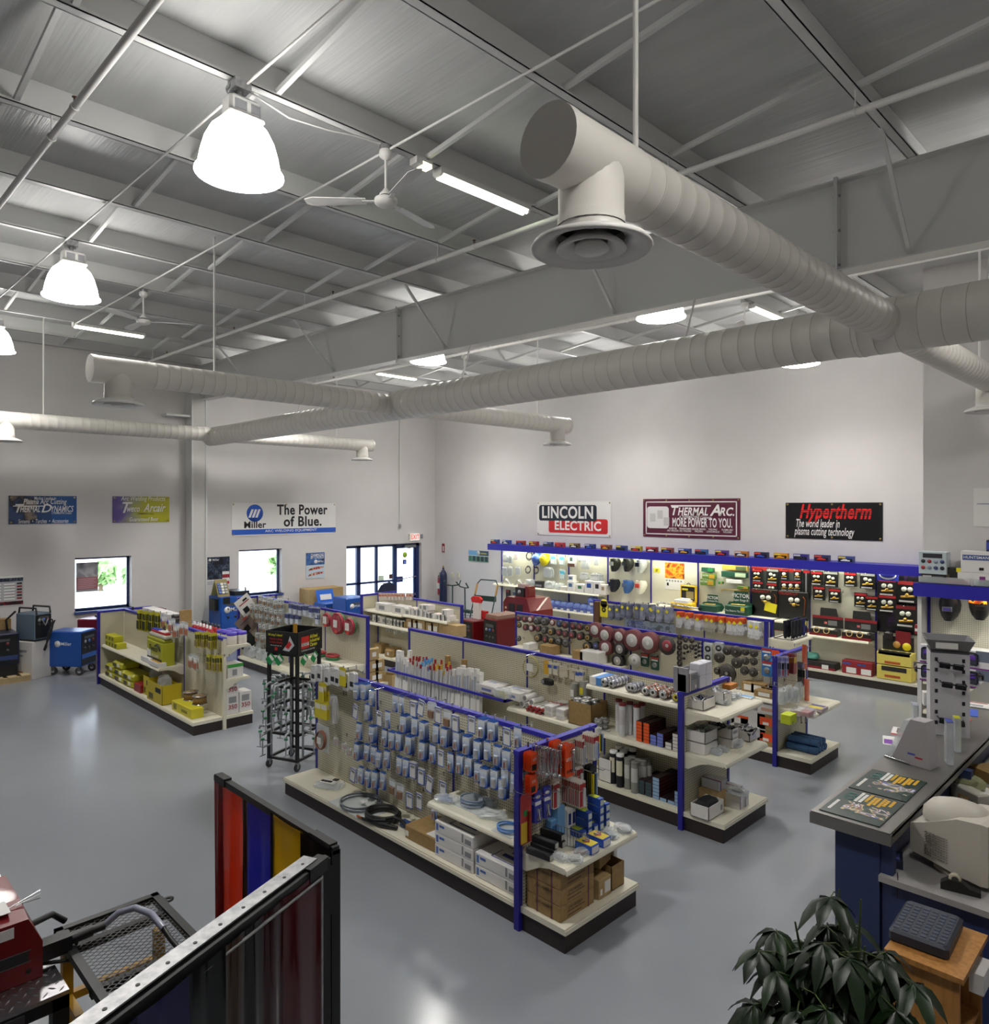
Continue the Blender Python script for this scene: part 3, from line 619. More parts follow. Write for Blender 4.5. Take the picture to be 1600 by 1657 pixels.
def p3(m, w_, h_, X):
    flat(-.5*w_, .31*h_, .5*w_, .43*h_, PH1, X, .002, m); flat(-.5*w_, -.48*h_, .5*w_, -.36*h_, mixmat('red_dark_strip', [(0, '2A1418'), (.5, '901C20'), (.58, '303038')], 9, .4), X, .002, m); flat(-.5*w_, -.36*h_, .5*w_, .31*h_, M('B9BABA', .5), X, .0012, m)
    for c in range(4):
        for r_ in range(6): flat((-.46+c*.22)*w_, (-.3+r_*.1)*h_, (-.46+c*.22+.17)*w_, (-.3+r_*.1+.07)*h_, WT, X, .002, m); flat((-.46+c*.22)*w_, (-.3+r_*.1+.055)*h_, (-.46+c*.22+.17)*w_, (-.3+r_*.1+.07)*h_, M(['6A9C78', '9A6A78', '7A7AA8'][(r_+c) % 3], .5), X, .003, m)
    for r_ in range(6): flat(.4*w_, (-.3+r_*.1)*h_, .48*w_, (-.3+r_*.1+.06)*h_, M(['8E2A30', '2A2A30'][r_ % 2]), X, .003, m)
poster('white product selection chart with coloured rows at the far left of the window wall', 'L', (-70, 937, 37.5, 987), p3, 'poster', 'wall_chart')
def p4(m, w_, h_, X):
    flat(-.5*w_, 0, .5*w_, .5*h_, mixmat('grey_portrait', [(.3, '77787C'), (.5, 'B8B8BC'), (.62, '8A8A90')], 4, .4, None, 'LINEAR'), X, .002, m); flat(-.5*w_, -.42*h_, .5*w_, 0, M('A06A70', .5), X, .002, m)
    for k in range(6): flat(-.42*w_, (-.38+k*.06)*h_, (.3+.1*(k % 2))*w_, (-.355+k*.06)*h_, M('C09AA0'), X, .003, m)
c0 = pX(123, 911, XW-.19); c1 = pX(158.5, 956, XW-.19)
t = thing('poster', 'grey and red poster taped inside the left window', 'poster', (XW-.19, (c0.y+c1.y)/2, (c0.z+c1.z)/2)); w_, h_ = c1.y-c0.y, c0.z-c1.z
MB().box(-w_/2, -h_/2, 0, w_/2, h_/2, .003, M('9A9A9E', .5), FX()).build('sheet', t); m = MB(); p4(m, w_, h_, FX((.003, 0, 0))); m.build('print', t)
def p5(m, w_, h_, X):
    flat(-.5*w_, .05*h_, .5*w_, .5*h_, M('6FA4CC', .4), X, .002, m); flat(.0*w_, .05*h_, .5*w_, .5*h_, M('2A4258', .4), X, .0025, m)
    flat(-.5*w_, -.5*h_, .5*w_, .0*h_, M('5C8A60', .4), X, .002, m)
    for k in range(5): flat((-.48+k*.2)*w_, -.45*h_, (-.34+k*.2)*w_, -.02*h_, M(['3E6A58', '24404A', '1C2C34', '1C2A38', '20303C'][k]), X, .003, m)
    m.lathe([(.001, 0), (.08*w_, 0), (.08*w_, .004), (.001, .004)], M('C8CCC8'), 14, X @ Matrix.Translation((0, .28*h_, 0))); flat(.12*w_, .2*h_, .4*w_, .32*h_, M('B0A440'), X, .003, m)
poster('blue and green gas cylinder poster on the sign wall left of the wall shelving', 'B', (758, 890, 790.5, 907.5), p5)
def p6(m, w_, h_, X):
    flat(-.42*w_, -.48*h_, .42*w_, .48*h_, M('8A1C2C'), X, .002, m); flat(-.15*w_, -.25*h_, .15*w_, .2*h_, WT, X, .003, m)
    m.add([(-.3*w_, -.2*h_, .003), (.3*w_, -.2*h_, .003), (0, -.42*h_, .003)], [(0, 2, 1)], WT, False, X)
poster('small red arrow sign marking the fire extinguisher in the corner', 'B', (714.5, 879, 720, 894), p6, 'sign', 'wall_sign')
# exit sign, alarm, extinguisher, thermostat boxes
c0, w_, h_, X = rect_on('L', 662, 864, 676, 874.5)
t = thing('exit_sign', 'lit white exit sign with red letters above the glass entrance', 'sign', c0); MB().box(-w_/2, -h_/2, .0, w_/2, h_/2, .07, M('F2EDE2', .5, emit=.5), X).box(-w_*.62, -h_*.4, 0, -w_/2, h_/2, .07, M('D8D4C8'), X).build('housing', t)
text_mesh('lettering', [('EXIT', 0, 0, h_*1.0, M('D8261C', .5, emit=.6), 'CENTER', 0, .03, .75)], t, X @ Matrix.Translation((0, 0, .073)))
c0, w_, h_, X = rect_on('L', 680, 864.5, 683, 870); tag(MB().box(-w_/2, -h_/2, 0, w_/2, h_/2, .04, M('8C8E90'), X).build('wall_alarm', None, c0), 'small grey alarm box beside the exit sign', 'alarm')
p = pY(712, 966, YS-.1)
t = thing('fire_extinguisher', 'fire extinguisher hanging in the corner by the entrance', 'extinguisher', (p.x, YS-.1, .55)); MB().lathe([(.06, 0), (.075, .03), (.075, .42), (.05, .5), (.025, .53), (.025, .56)], M('B43038', .3), 16, None, True, True).build('cylinder_body', t)
MB().cbox((0, 0, .6), (.05, .05, .08), M('B0B0B2', .3, 1)).tube([(0, 0, .6), (-.08, 0, .58), (-.1, 0, .4), (-.09, 0, .15)], .012, BLK).cbox((.03, 0, .66), (.12, .02, .02), BLK).build('valve', t); MB().box(-.077, -.08, .2, .077, -.06, .36, WT).build('paper_label', t)
t = thing('gas_cylinder', 'tall dark blue gas cylinder standing in the corner by the carts', 'cylinder', (p.x+.32, YS-.25, 0)); MB().lathe([(.1, 0), (.115, .02), (.115, 1.16), (.1, 1.24), (.05, 1.32), (.032, 1.34), (.032, 1.4)], M('1A2244', .35), 18, None, True, True).build('cylinder_body', t); MB().cyl((0, 0, 1.4), (0, 0, 1.46), .02, M('B89850', .3, 1)).build('valve', t)
for k, (px_, n_) in enumerate(((732.5, 'left'), (742, 'right'))):
    q = pY(px_, 931, YS); tag(MB().box(-.05, -.04, -.07, .05, 0, .07, M('D4D2BC')).build('switch_box', None, (q.x, YS, q.z)), '%s of two small cream boxes on the wall above the gas carts' % n_, 'switch', 'wall boxes')
o = MB().tube([(0, 0, 0), (0, 0, 3.3)], .02, WHT, 6).cbox((0, 0, -.05), (.06, .06, .1), GALV).build('conduit', None, pX(647, 848, XW+.03)); tag(o, 'thin vertical conduit on the window wall above the entrance', 'conduit')
# ================================================================ GONDOLA SHELVING
GH = 1.375
def cap_bar(m, x0, y0, x1, y1, z): m.box(x0, y0, z-.03, x1, y1, z, BLUE)
def shelf_mb(x0, x1, yb, yf, z, th=.03, axis='x'):
    """shelf deck between x0..x1 from panel yb out to lip yf (axis x) with curved brackets at both ends"""
    m = MB(); s_ = 1 if yf > yb else -1; lip = .045
    prof = [(yb, z-th), (yb, z), (yf-s_*.02, z), (yf, z-.012), (yf+s_*.008, z-.03), (yf+s_*.008, z-lip), (yf, z-lip), (yf-s_*.02, z-th)]
    A = [(x0, y, q) for y, q in prof]; B = [(x1, y, q) for y, q in prof]
    if axis == 'y': A = [(b, a, c) for a, b, c in A]; B = [(b, a, c) for a, b, c in B]
    m.rings([A, B], CREAMS, False, True, True)
    for xe in (x0+.004, x1-.004):
        L_ = abs(yf-yb); q = [(yb, z-.15), (yb, z-.01), (yf-s_*.02, z-.01), (yf-s_*.02, z-.045), (yb+s_*L_*.62, z-.05), (yb+s_*L_*.4, z-.075), (yb+s_*L_*.22, z-.12), (yb+s_*L_*.1, z-.15)]
        A = [(xe-.003, y, c) for y, c in q]; B = [(xe+.003, y, c) for y, c in q]
        if axis == 'y': A = [(b, a, c) for a, b, c in A]; B = [(b, a, c) for a, b, c in B]
        m.rings([A, B], CREAM, False, True, True)
    return m
def gondola(label, x0, x1, yc, near, far, ends=(), h=GH, uph=4, name='gondola_shelving', post_cream=False, z_end=None):
    """double sided run along x. near/far: base depth on -y / +y side; ends: list of (which, y0, y1, depth, cap)"""
    t = thing(name, label, 'shelving', (0, 0, 0)); secs = uph
    k = MB(); k.box(x0+.01, yc-near+.012, 0, x1-.01, yc+far-.012, .145, KICK); k.build('kick_base', t)
    if near: shelf = MB(); shelf.box(x0, yc-near, .14, x1, yc-.02, .185, CREAMS).box(x0, yc-near-.008, .14, x1, yc-near, .172, CREAMS); shelf.build('base_deck', t)
    if far: MB().box(x0, yc+.02, .14, x1, yc+far, .185, CREAMS).build('base_deck', t)
    MB().box(x0+.005, yc-.018, .18, x1-.005, yc+.018, h-.02, PEG).build('pegboard_panel', t)
    pm = CREAM if post_cream else BLUED
    for i in range(secs+1):
        x = x0+(x1-x0)*i/secs; w2 = .022 if i in (0, secs) else .012
        MB().box(x-w2, yc-.024, 0, x+w2, yc+.024, h-.01, pm if i in (0, secs) else BLUED).build('upright', t)
    m = MB().box(x0-.02, yc-.03, h-.035, x1+.02, yc+.03, h, BLUE)
    m.build('top_rail', t)
    for e in ends:
        s_, y0, y1, dep, xp = e          # s_ = +1 end facing +x, -1 facing -x; xp panel x
        MB().box(xp-.018, y0+.02, .18, xp+.018, y1-.02, h-.02, PEG).build('end_panel', t)
        for y in (y0, y1): MB().box(xp-.026, y-.022, 0, xp+.026, y+.022, h-.005, BLUED).build('end_post', t)
        MB().box(xp-.03, y0-.024, h-.035, xp+.03, y1+.024, h, BLUE).build('end_rail', t)
        if dep:
            a, b = (xp+.02, xp+dep) if s_ > 0 else (xp-dep, xp-.02)
            MB().box(a, y0+.015, 0, b-.01*s_, y1-.015, .145, KICK).build('end_kick', t)
            MB().box(a, y0, .14, b, y1, .185, CREAMS).box(b-.001, y0, .14, b+.008, y1, .172, CREAMS).build('end_deck', t)
    return t
def add_shelf(t, *a, **k): return shelf_mb(*a, **k).build('shelf', t)
G1Y, G2Y, G3Y, G4Y = 4.49, 6.88, 9.28, 11.58
G1 = gondola('near gondola hung with blue and white blister cards, its end panel full of orange cards', -7.45, -3.84, G1Y, .44, .44, [(1, 4.03, 4.96, .46, -3.8)], uph=3)
add_shelf(G1, -4.97, -3.84, G1Y-.02, 4.1, .62)
shelf_mb(4.05, 4.94, -3.78, -3.34, .61, axis='y').build('end_shelf', G1)
G2 = gondola('second gondola holding rod tubes, wire spools and boxed electrodes', -8.76, -3.86, G2Y, .43, .43, [(1, 6.43, 7.37, .46, -3.82)], uph=4)
add_shelf(G2, -5.07, -3.87, G2Y-.02, 6.5, 1.225); add_shelf(G2, -6.3, -3.87, G2Y-.02, 6.48, .73)
for z, d in ((1.2, .4), (.77, .45)): shelf_mb(6.45, 7.35, -3.8, -3.8+d, z, axis='y').build('end_shelf', G2)
MB().box(-8.78, 6.46, .78, -6.32, 6.485, .81, BLUE).box(-8.78, 6.46, .78, -8.755, 6.86, .81, BLUE).box(-6.345, 6.46, .78, -6.32, 6.86, .81, BLUE).build('rod_rail', G2)
G3 = gondola('third gondola hung with grinding discs and wire brushes', -8.78, -3.95, G3Y, .43, .43, [(1, 8.82, 9.74, .44, -3.92)], uph=4)
add_shelf(G3, -5.16, -3.96, G3Y-.02, 8.87, .8); add_shelf(G3, -8.7, -6.4, G3Y-.02, 8.87, .8); shelf_mb(8.84, 9.72, -3.9, -3.46, .73, axis='y').build('end_shelf', G3)
G4 = gondola('fourth gondola hung with work gloves, nearest the wall shelving', -8.82, -5.2, G4Y, .43, .43, uph=3)
shelf_mb(11.38, 12.1, -5.17, -4.75, 1.1, axis='y').build('end_shelf', G4); MB().box(-5.225, 11.34, 0, -5.17, 11.4, GH, BLUED).build('end_post', G4)
G5 = gondola('gondola of small white and brown boxes in front of the glass entrance', -12.75, -10.1, 9.16, .44, .44, [(-1, 8.74, 9.62, 0, -12.78)], uph=2)
add_shelf(G5, -11.45, -10.12, 9.14, 8.8, 1.09); add_shelf(G5, -12.74, -11.47, 9.14, 8.78, 1.07); add_shelf(G5, -12.74, -10.12, 9.14, 8.76, .82)
G6 = gondola('gondola hung with small bagged fittings and red hose reels', -14.12, -10.2, 7.1, .44, .44, [(-1, 6.68, 7.5, 0, -14.15)], uph=3)
add_shelf(G6, -11.5, -10.22, 7.08, 6.72, .56)
G7 = gondola('gondola stacked with yellow torch packs near the window wall', -14.4, -10.2, 4.6, .45, .45, [(-1, 4.15, 5.05, 0, -14.42)], h=1.33, uph=3, post_cream=True)
add_shelf(G7, -14.38, -11.62, 4.58, 4.2, .72)
for z in (1.2, .72): add_shelf(G7, -11.6, -10.2, 4.62, 5.0, z)
# ================================================================ PRODUCT BUILDERS
def carton(label, loc, dims, mat, rot=0, patches=(), texts=(), group=None, cat='box', name='carton', body='carton_body', open_=None):
    """box whose front faces -y (rot=pi/2 turns it to +x); patches: (face, x0, y0, x1, y1, material) in face fractions"""
    w_, d, h = dims; t = thing(name, label, cat, loc, rot, group)
    m = MB()
    if open_ is None: m.bbox((0, 0, h/2), (w_, d, h), min(.006, h*.06), mat)
    else:
        th = .006
        m.box(-w_/2, -d/2, 0, w_/2, d/2, th, mat).box(-w_/2, -d/2, 0, w_/2, -d/2+th, h, mat).box(-w_/2, d/2-th, 0, w_/2, d/2, h*open_, mat).box(-w_/2, -d/2, 0, -w_/2+th, d/2, h, mat).box(w_/2-th, -d/2, 0, w_/2, d/2, h, mat)
    m.build(body, t)
    FR_ = {'f': (frame((0, -d/2, h/2), (1, 0, 0), (0, 0, 1)), w_, h), 'r': (frame((w_/2, 0, h/2), (0, 1, 0), (0, 0, 1)), d, h), 'l': (frame((-w_/2, 0, h/2), (0, -1, 0), (0, 0, 1)), d, h), 't': (frame((0, 0, h), (1, 0, 0), (0, 1, 0)), w_, d)}
    if patches:
        m = MB()
        for p in patches:
            X, a, b = FR_[p[0]]; flat((p[1]-.5)*a, (p[2]-.5)*b, (p[3]-.5)*a, (p[4]-.5)*b, p[5], X, .0012+.0004*len(m.ms), m)
        m.build('printed_label', t)
    for f, tx in texts:
        X, a, b = FR_[f]
        text_mesh('lettering', [(q[0], (q[1]-.5)*a, (q[2]-.5)*b)+tuple(q[3:]) for q in tx], t, X @ Matrix.Translation((0, 0, .004)))
    return t
HOOK = None
def hook_proto():
    t = thing('peg_hook', 'x', 'hook', (0, 0, 0)); MB().tube([(0, 0, 0), (0, -.2, .0), (0, -.215, .012)], .0025, CHR, 5).cbox((0, .003, -.01), (.02, .006, .04), CHR).build('wire', t); return t
HK = Rep(hook_proto())
HOOKSEEN = {}
def hook(loc, rot, where):
    HK.put(loc, rot, 'thin chrome peg hook carrying stock on the %s' % where, 'peg hooks on the '+where)
def hang(rep, px, py, n, face, f, panel, h, label, group, where, gap=.016, drop=0, tilt=0, rnd=None, hk=True):
    """n copies on one hook; face '-y' or '+x'; (px,py) is the middle of the front card at plane f"""
    p = pY(px, py, f) if face == '-y' else pX(px, py, f); zt = p.z+h/2
    rot = 0 if face == '-y' else PI/2
    if hk: hook((p.x, panel, zt) if face == '-y' else (panel, p.y, zt), rot, where)
    for i in range(n):
        q = Vector((p.x, f+i*gap, zt)) if face == '-y' else Vector((f-i*gap, p.y, zt))
        rt = (0, tilt if i == 0 else random.uniform(-.04, .04), rot+random.uniform(-.06, .06))
        if face != '-y': rt = (0, 0, rot+random.uniform(-.06, .06))
        rep.put(q, rt, label, group)
def card_proto(name, cat, w_, h, mat, extra=None, th=.0012):
    t = thing(name, 'x', cat, (0, 0, 0)); m = MB(); b = w_*.12
    pl = [(-w_/2+b, 0.012), (w_/2-b, .012), (w_/2, .012-b), (w_/2, -h+b), (w_/2-b, -h), (-w_/2+b, -h), (-w_/2, -h+b), (-w_/2, .012-b)]
    m.prism(pl, 0, th, mat); m.build('backing_card', t)
    if extra: extra(t, w_, h)
    return t
def ex_tip(c1, w0=.22):
    def f(t, w_, h):
        b = MB().bbox((0, -.011, -h*.66), (w_*.6, .022, h*.5), .006, PLAST).build('blister', t)
        MB().tube([(0, -.012, -h*.55), (0, -.012, -h*.84)], w_*w0/2, c1, 8).build('part_inside', b)
    return f
def ex_patch(m1, m2=None):
    def f(t, w_, h):
        m = MB(); m.box(-w_*.4, -.002, -h*.42, w_*.4, 0, -h*.12, m1)
        if m2: m.box(-w_*.3, -.018, -h*.9, w_*.3, -.001, -h*.48, m2)
        m.build('printed_face', t)
    return f
COPPER = M('B4602E', .3, .9); BRASS = M('C8A050', .3, .9); ALU = M('B8BABC', .3, .9)
YEL = M('D8C81E', .45); YELB = M('E0D228', .4); ORG = M('E2501C', .4); GRN = M('1D7A3C', .45); VGRN = M('1E4A38', .45); LBLU = M('6FA8DC', .45); NAVY = M('22307E', .4)
GREYD = M('4A4B4E', .5); GREY = M('8C8D90', .5); DRED = M('7E1420', .4)
def bag_mb(w_, d, h, m, seed=0, X=None, mb=None):
    r_ = random.Random(seed); mb = mb or MB(); rs = []; n = 14; sq = lambda v: math.copysign(abs(v)**.55, v)
    for f, k in ((0, .8), (.2, 1), (.55, .97), (.85, .85), (1, .55)):
        rs.append([(sq(math.cos(2*PI*j/n))*w_/2*k*r_.uniform(.86, 1.06), sq(math.sin(2*PI*j/n))*d/2*k*r_.uniform(.84, 1.08), h*f*r_.uniform(.86, 1.06)) for j in range(n)])
    return mb.rings(rs, m, False, True, True, X)
def bag(label, loc, dims, inner=None, rot=0, film=None, group=None, cat='bag', name='plastic_bag'):
    t = thing(name, label, cat, loc, rot, group); w_, d, h = dims
    bag_mb(w_, d, h, film or PLAST, int(abs(loc[0]*97+loc[1]*31))).build('film', t)
    if inner:
        r_ = random.Random(3); m = MB()
        for k in range(5):
            c = ((r_.random()-.5)*w_*.5, (r_.random()-.5)*d*.5, h*.35); m.cbox(c, (w_*.25, d*.22, h*.35), inner, Matrix.Translation(c) @ Matrix.Rotation(r_.random()*3, 4, 'Z') @ Matrix.Translation((-c[0], -c[1], -c[2])))
        m.build('contents', t)
    return t
# ================================================================ SHELVING AGAINST THE SIGN WALL
WX = [-14.0, -12.8, -11.62, -10.41, -9.2, -8.01, -6.81, -5.62, -4.43, -3.25]
WPY = 14.2; WFY = 13.82
t = thing('pegboard_shelving', 'long pegboard wall shelving with a deep blue valance under the banners', 'shelving', (0, 0, 0)); WS = t
MB().box(WX[0], WFY, 0, WX[-1], WFY+.02, .15, KICK).build('kick_base', t); MB().box(WX[0], WFY-.01, .14, WX[-1], WPY, .185, CREAMS).build('base_deck', t)
for i in range(9):
    MB().box(WX[i]+.012, WPY, .185, WX[i+1]-.012, WPY+.02, 2.16, PEGW).build('pegboard_panel', t)
for i, x in enumerate(WX): MB().box(x-.012, WPY-.03, 0, x+.012, WPY+.02, 2.16, BLUED).build('upright', t)
MB().box(WX[0]-.15, 13.78, 2.04, WX[-1]-.02, 13.8, 2.205, BLUE).box(WX[0]-.15, 13.8, 2.185, WX[-1]-.02, 14.28, 2.205, BLUE).box(WX[0]-.15, 13.8, 2.04, WX[0]-.13, 14.28, 2.205, BLUE).build('valance', t)
for x0, x1, z, d in ((WX[0], WX[3]-.02, 1.13, .36), (WX[1]+.1, WX[4], .65, .4), (WX[4]+.02, WX[7]-.01, 1.02, .4), (WX[7]+.02, WX[8]-.02, .81, .36)):
    shelf_mb(x0, x1, WPY-.01, WPY-d, z).build('shelf', t)
PROF = 0
def shelf_light():
    t = thing('shelf_light', 'x', 'lamp', (0, 0, 0)); MB().box(-.55, -.04, .02, .55, .04, .05, WHT).build('fixture', t)
    MB().cyl((-.53, 0, .005), (.53, 0, .005), .014, M('F6FFD8', .4, emit=14)).build('tube', t); return t
SLR = Rep(shelf_light())
for i in range(9):
    x = (WX[i]+WX[i+1])/2
    SLR.put((x, 13.93, 2.12), 0, 'fluorescent tube hidden behind the blue valance, %s section from the left' % ORD[i], 'valance lights')
    area('valance_glow', (x, 13.93, 2.1), (R(-12), 0, 0), 1.1, .06, 9 if i < 6 else 6, (1, 1, .8))
def WY(cx, cy, s, ox, oy): return ox+cx/s, oy+cy/s
# --- die cast car boxes on the valance
CARC = ['3A4A8A', '2E4C9C', 'A03A30', '9C2A2A', '2C3C7E', 'B03038', '6A5430', '2C3A78', '7A4A28', '30407A', 'C8B020', '8E2026', '8A3A30', '28408A', '3C68A8', '5A3C90', 'B8701C', '20263C', 'D09020', '342C7C', '26305C']
toyx = [797, 822, 845, 866, 889, 908, 932, 957, 983, 1008, 1032, 1057, 1082, 1110, 1137, 1170, 1202, 1234, 1266, 1298, 1332, 1371]
for i, px in enumerate(toyx):
    c = CARC[i % len(CARC)]; p = pY(px, 885, 13.98)
    if i == 0: p.x = max(p.x, -14.0)
    t = thing('toy_car_box', 'toy car box standing on the blue valance, %s from the left' % (ORD[i] if i < 20 else ['twenty first', 'twenty second'][i-20]), 'toy', (p.x, 13.93, 2.205), 0, 'toy car boxes on the valance')
    MB().box(-.135, -.05, 0, .135, .05, .115, M(c, .35)).build('carton_body', t)
    m = MB(); m.box(-.12, -.052, .015, .12, -.05, .07, M(['1A1C24', '2A2430', '302030'][i % 3], .2)); m.box(-.125, -.053, .075, .0, -.05, .105, M(['D8C040', 'C8C8D0', 'D04030'][i % 3], .4))
    m.bbox((0, -.058, .035), (.16, .02, .022), .006, M(['D03028', 'E0E0E0', '3058C0', 'E0A020', '202020'][i % 5], .3)).bbox((-.01, -.058, .052), (.08, .018, .016), .005, M(['D03028', 'E0E0E0', '3058C0', 'E0A020', '202020'][i % 5], .3)); m.build('car_behind_window', t)
# --- left sections: safety gear
def hat(label, px, py, col, i):
    p = pY(px, py, 14.0); t = thing('hard_hat', label, 'helmet', (p.x, 14.02, p.z)); X = Matrix.Rotation(R(68), 4, 'X')
    MB().lathe([(.135, -.02), (.14, 0), (.125, .06), (.09, .11), (.05, .13), (.001, .137)], M(col, .3), 20, X).build('shell', t)
    MB().lathe([(.138, -.01), (.175, -.016), (.17, -.022), (.135, -.02)], M(col, .3), 20, X @ Matrix.Diagonal((.9, 1.05, 1, 1))).build('brim', t)
    MB().torus((0, 0, .0), .11, .01, BLK, 16, 5, X).build('headband', t)
hat('blue hard hat hanging on the wall pegboard', 867.5, 904.5, '4A6CC0', 0); hat('bright yellow hard hat hanging beside the blue one', 880, 905, 'E8D81C', 1)
def ring_item(label, px, py, r_, name, cat, col=BLK):
    p = pY(px, py, 14.05); t = thing(name, label, cat, (p.x, 14.08, p.z)); X = Matrix.Rotation(R(80), 4, 'X')
    MB().torus((0, 0, 0), r_, .012, col, 20, 6, X, 1.15).build('band', t); MB().torus((0, 0, .03), r_*.8, .008, col, 16, 5, X @ Matrix.Rotation(.6, 4, 'Y')).cbox((0, 0, r_*1.1), (.04, .03, .03), col).build('strap', t)
ring_item('black headgear hoop hanging left of the blue hard hat', 855, 899.5, .1, 'headgear', 'headgear')
ring_item('earmuff headband hanging below the blue hard hat, left one', 853, 922, .085, 'earmuffs', 'earmuffs', GREYD); ring_item('earmuff headband hanging below the hard hats, right one', 866, 923, .08, 'earmuffs', 'earmuffs', GREYD)
BG = 'wall shelving pegboard'
def wall_bag(label, px, py, w_, h, inner, n=1, group=None):
    p = pY(px, py, 14.0)
    for i in range(n):
        t = thing('hanging_bag', label, 'bag', (p.x+.03*i, 14.0+.05*i, p.z-h/2), 0, group); bag_mb(w_, .07, h, PLAST, int(px+i)).build('film', t)
        MB().bbox((0, 0, h*.4), (w_*.6, .05, h*.5), .02, inner).cbox((0, -.03, h*.86), (w_*.7, .012, h*.14), PAPER).build('contents', t)
for i, (x, y, w_, h, c, n) in enumerate(((818, 902, .2, .26, 'A8ACA8', 2), (826, 904, .16, .24, '70756E', 1), (835, 900, .16, .2, 'B05048', 1), (817, 924, .22, .27, '989C98', 2), (826, 924, .15, .26, '50544E', 1), (838, 923, .22, .22, 'C8CCD0', 1), (886, 926, .28, .26, 'A2A8A4', 2), (945, 911.5, .2, .28, 'D4D2C6', 2), (944, 932, .22, .18, 'E2DAD4', 2), (962, 934, .3, .18, 'E2D8D2', 3), (965, 909, .14, .18, 'DCDAD0', 1), (938, 905, .1, .12, 'CAC8B0', 1))):
    wall_bag('clear bag of %s on the wall pegboard, %s bag from the left' % (['respirator parts', 'goggles', 'safety gear'][i % 3] if i < 7 else 'white dust masks', ORD[i]), x, y, w_, h, M(c, .6), n, 'bagged safety gear')
def cyan_pack(): return card_proto('safety_glasses_pack', 'pack', .2, .24, PLAST, ex_patch(M('5CC0E0', .4), M('C8D2D0', .5)))
CP = Rep(cyan_pack())
for i, (x, y) in enumerate(((894.5, 906), (908.5, 907), (909.5, 930))):
    hang(CP, x, y, 2, '-y', 14.05, 14.2, .24, 'clear pack with a cyan header on the wall pegboard, %s' % ['left of the upper pair', 'right of the upper pair', 'the single lower one'][i], 'cyan headed packs', 'upper wall pegboard')
carton('brown and white pack hanging at the top of the third wall section', pY(926, 917, 14.05), (.22, .1, .28), PAPER, 0, [('f', 0, 0, 1, .3, M('5A3A28')), ('f', .3, .5, .7, .85, M('3A5A48'))])
def hoop(label, px, py):
    p = pY(px, py, 13.92); t = thing('face_shield', label, 'face shield', (p.x, 13.93, 1.132)); m = MB(); n = 12
    a = [(-.17+.34*i/n, -.04*math.sin(PI*i/n), .17*math.sin(PI*i/n)) for i in range(n+1)]
    m.tube(a, .012, GREY, 6); m.build('rim', t); m = MB(); b = [(x, y-.06, z*.8) for x, y, z in a]
    m.rings([a, b], PLAST, True, False, False, None, False); m.build('visor', t)
hoop('clear face shield visor lying on the upper wall shelf, left one', 820, 942); hoop('clear face shield visor lying on the upper wall shelf, right one', 841, 942)
SHZ = 1.132
bag('bagged green helmet liner on the upper wall shelf', (pY(857, 944, 13.95).x, 13.97, SHZ), (.3, .2, .2), M('7C8270'))
carton('dark boxes standing on the upper wall shelf beside the bagged visors', (pY(873.5, 943, 13.95).x, 13.97, SHZ), (.26, .15, .17), M('2C2A2C'), 0, [('f', .1, .2, .9, .5, M('8A8A88'))])
bag('big white bagged visors on the upper wall shelf', (pY(889.5, 945, 13.95).x, 13.97, SHZ), (.36, .22, .2), M('E2E2DE')); bag('smaller grey bagged visors leaning on the upper wall shelf', (pY(905, 950, 13.95).x, 13.97, SHZ), (.3, .2, .17), M('B8BCB8'))
for i, (x, w_, h, c, pc) in enumerate(((914, .18, .1, 'E2DED0', None), (926, .22, .25, 'E8E6E0', '4A6A8A'), (941, .22, .2, 'E8E6E0', '3A7A4A'), (956, .26, .3, 'E6E4DC', '2A4A9A'), (969, .2, .3, 'E6E4E0', '2A2A2A'), (978.5, .16, .24, 'E8E2D8', 'A08A6A'))):
    carton('white safety box on the upper wall shelf, %s of the row of six' % ORD[i], (pY(x, 958, 13.95).x, 13.97, SHZ), (w_, .2, h), M(c, .5), 0, [('f', .25, .45, .75, .8, M(pc))] if pc else (), (), 'white boxes on the upper wall shelf')
carton('small white box stacked on the second white safety box', (pY(925, 944, 13.95).x, 13.97, SHZ+.252), (.17, .15, .14), PAPER, 0, [('f', .2, .3, .8, .7, M('4A6A8A'))])
# --- blue face shields on the lower wall shelf
def fs_proto():
    t = thing('face_shield', 'x', 'face shield', (0, 0, 0)); X = Matrix.Rotation(R(12), 4, 'X')
    MB().lathe([(.125, 0), (.13, .08), (.115, .16), (.07, .2), (.001, .21)], PLASTB, 18, X).build('visor', t); MB().torus((0, -.0, .12), .12, .014, M('4A5AB8', .3), 18, 6, X).cbox((0, -.13, .05), (.08, .01, .05), PAPER, X).build('headband', t); return t
FS = Rep(fs_proto())
for i, px in enumerate((876, 886, 895, 904, 914, 924, 935, 946, 957)):
    p = pY(px, 985, 13.95); FS.put((p.x, 13.97, .652), 0, 'blue tinted face shield on the lower wall shelf, %s from the left' % ORD[i], 'blue face shields on the lower wall shelf')
p = pY(957, 985, 13.95); FS.put((p.x+.02, 13.99, .86), R(20), 'blue tinted face shield stacked on top of the last one', 'blue face shields on the lower wall shelf')
for i, px in enumerate((820.5, 832, 841)):
    p = pY(px, 962, 14.05); t = thing('glove_pack', 'dark pack of work gloves under the upper wall shelf, %s of three' % ['left', 'middle', 'right'][i], 'gloves', (p.x, 14.09, p.z-.14), 0, 'dark glove packs'); MB().bbox((0, 0, .13), (.16, .05, .27), .012, M(['1E1E22', '48506A', '2A3040'][i])).build('gloves', t); MB().box(-.06, -.03, .2, .06, -.025, .26, M(['A03028', 'C8C8C8', 'B0B0B8'][i])).build('header_card', t)
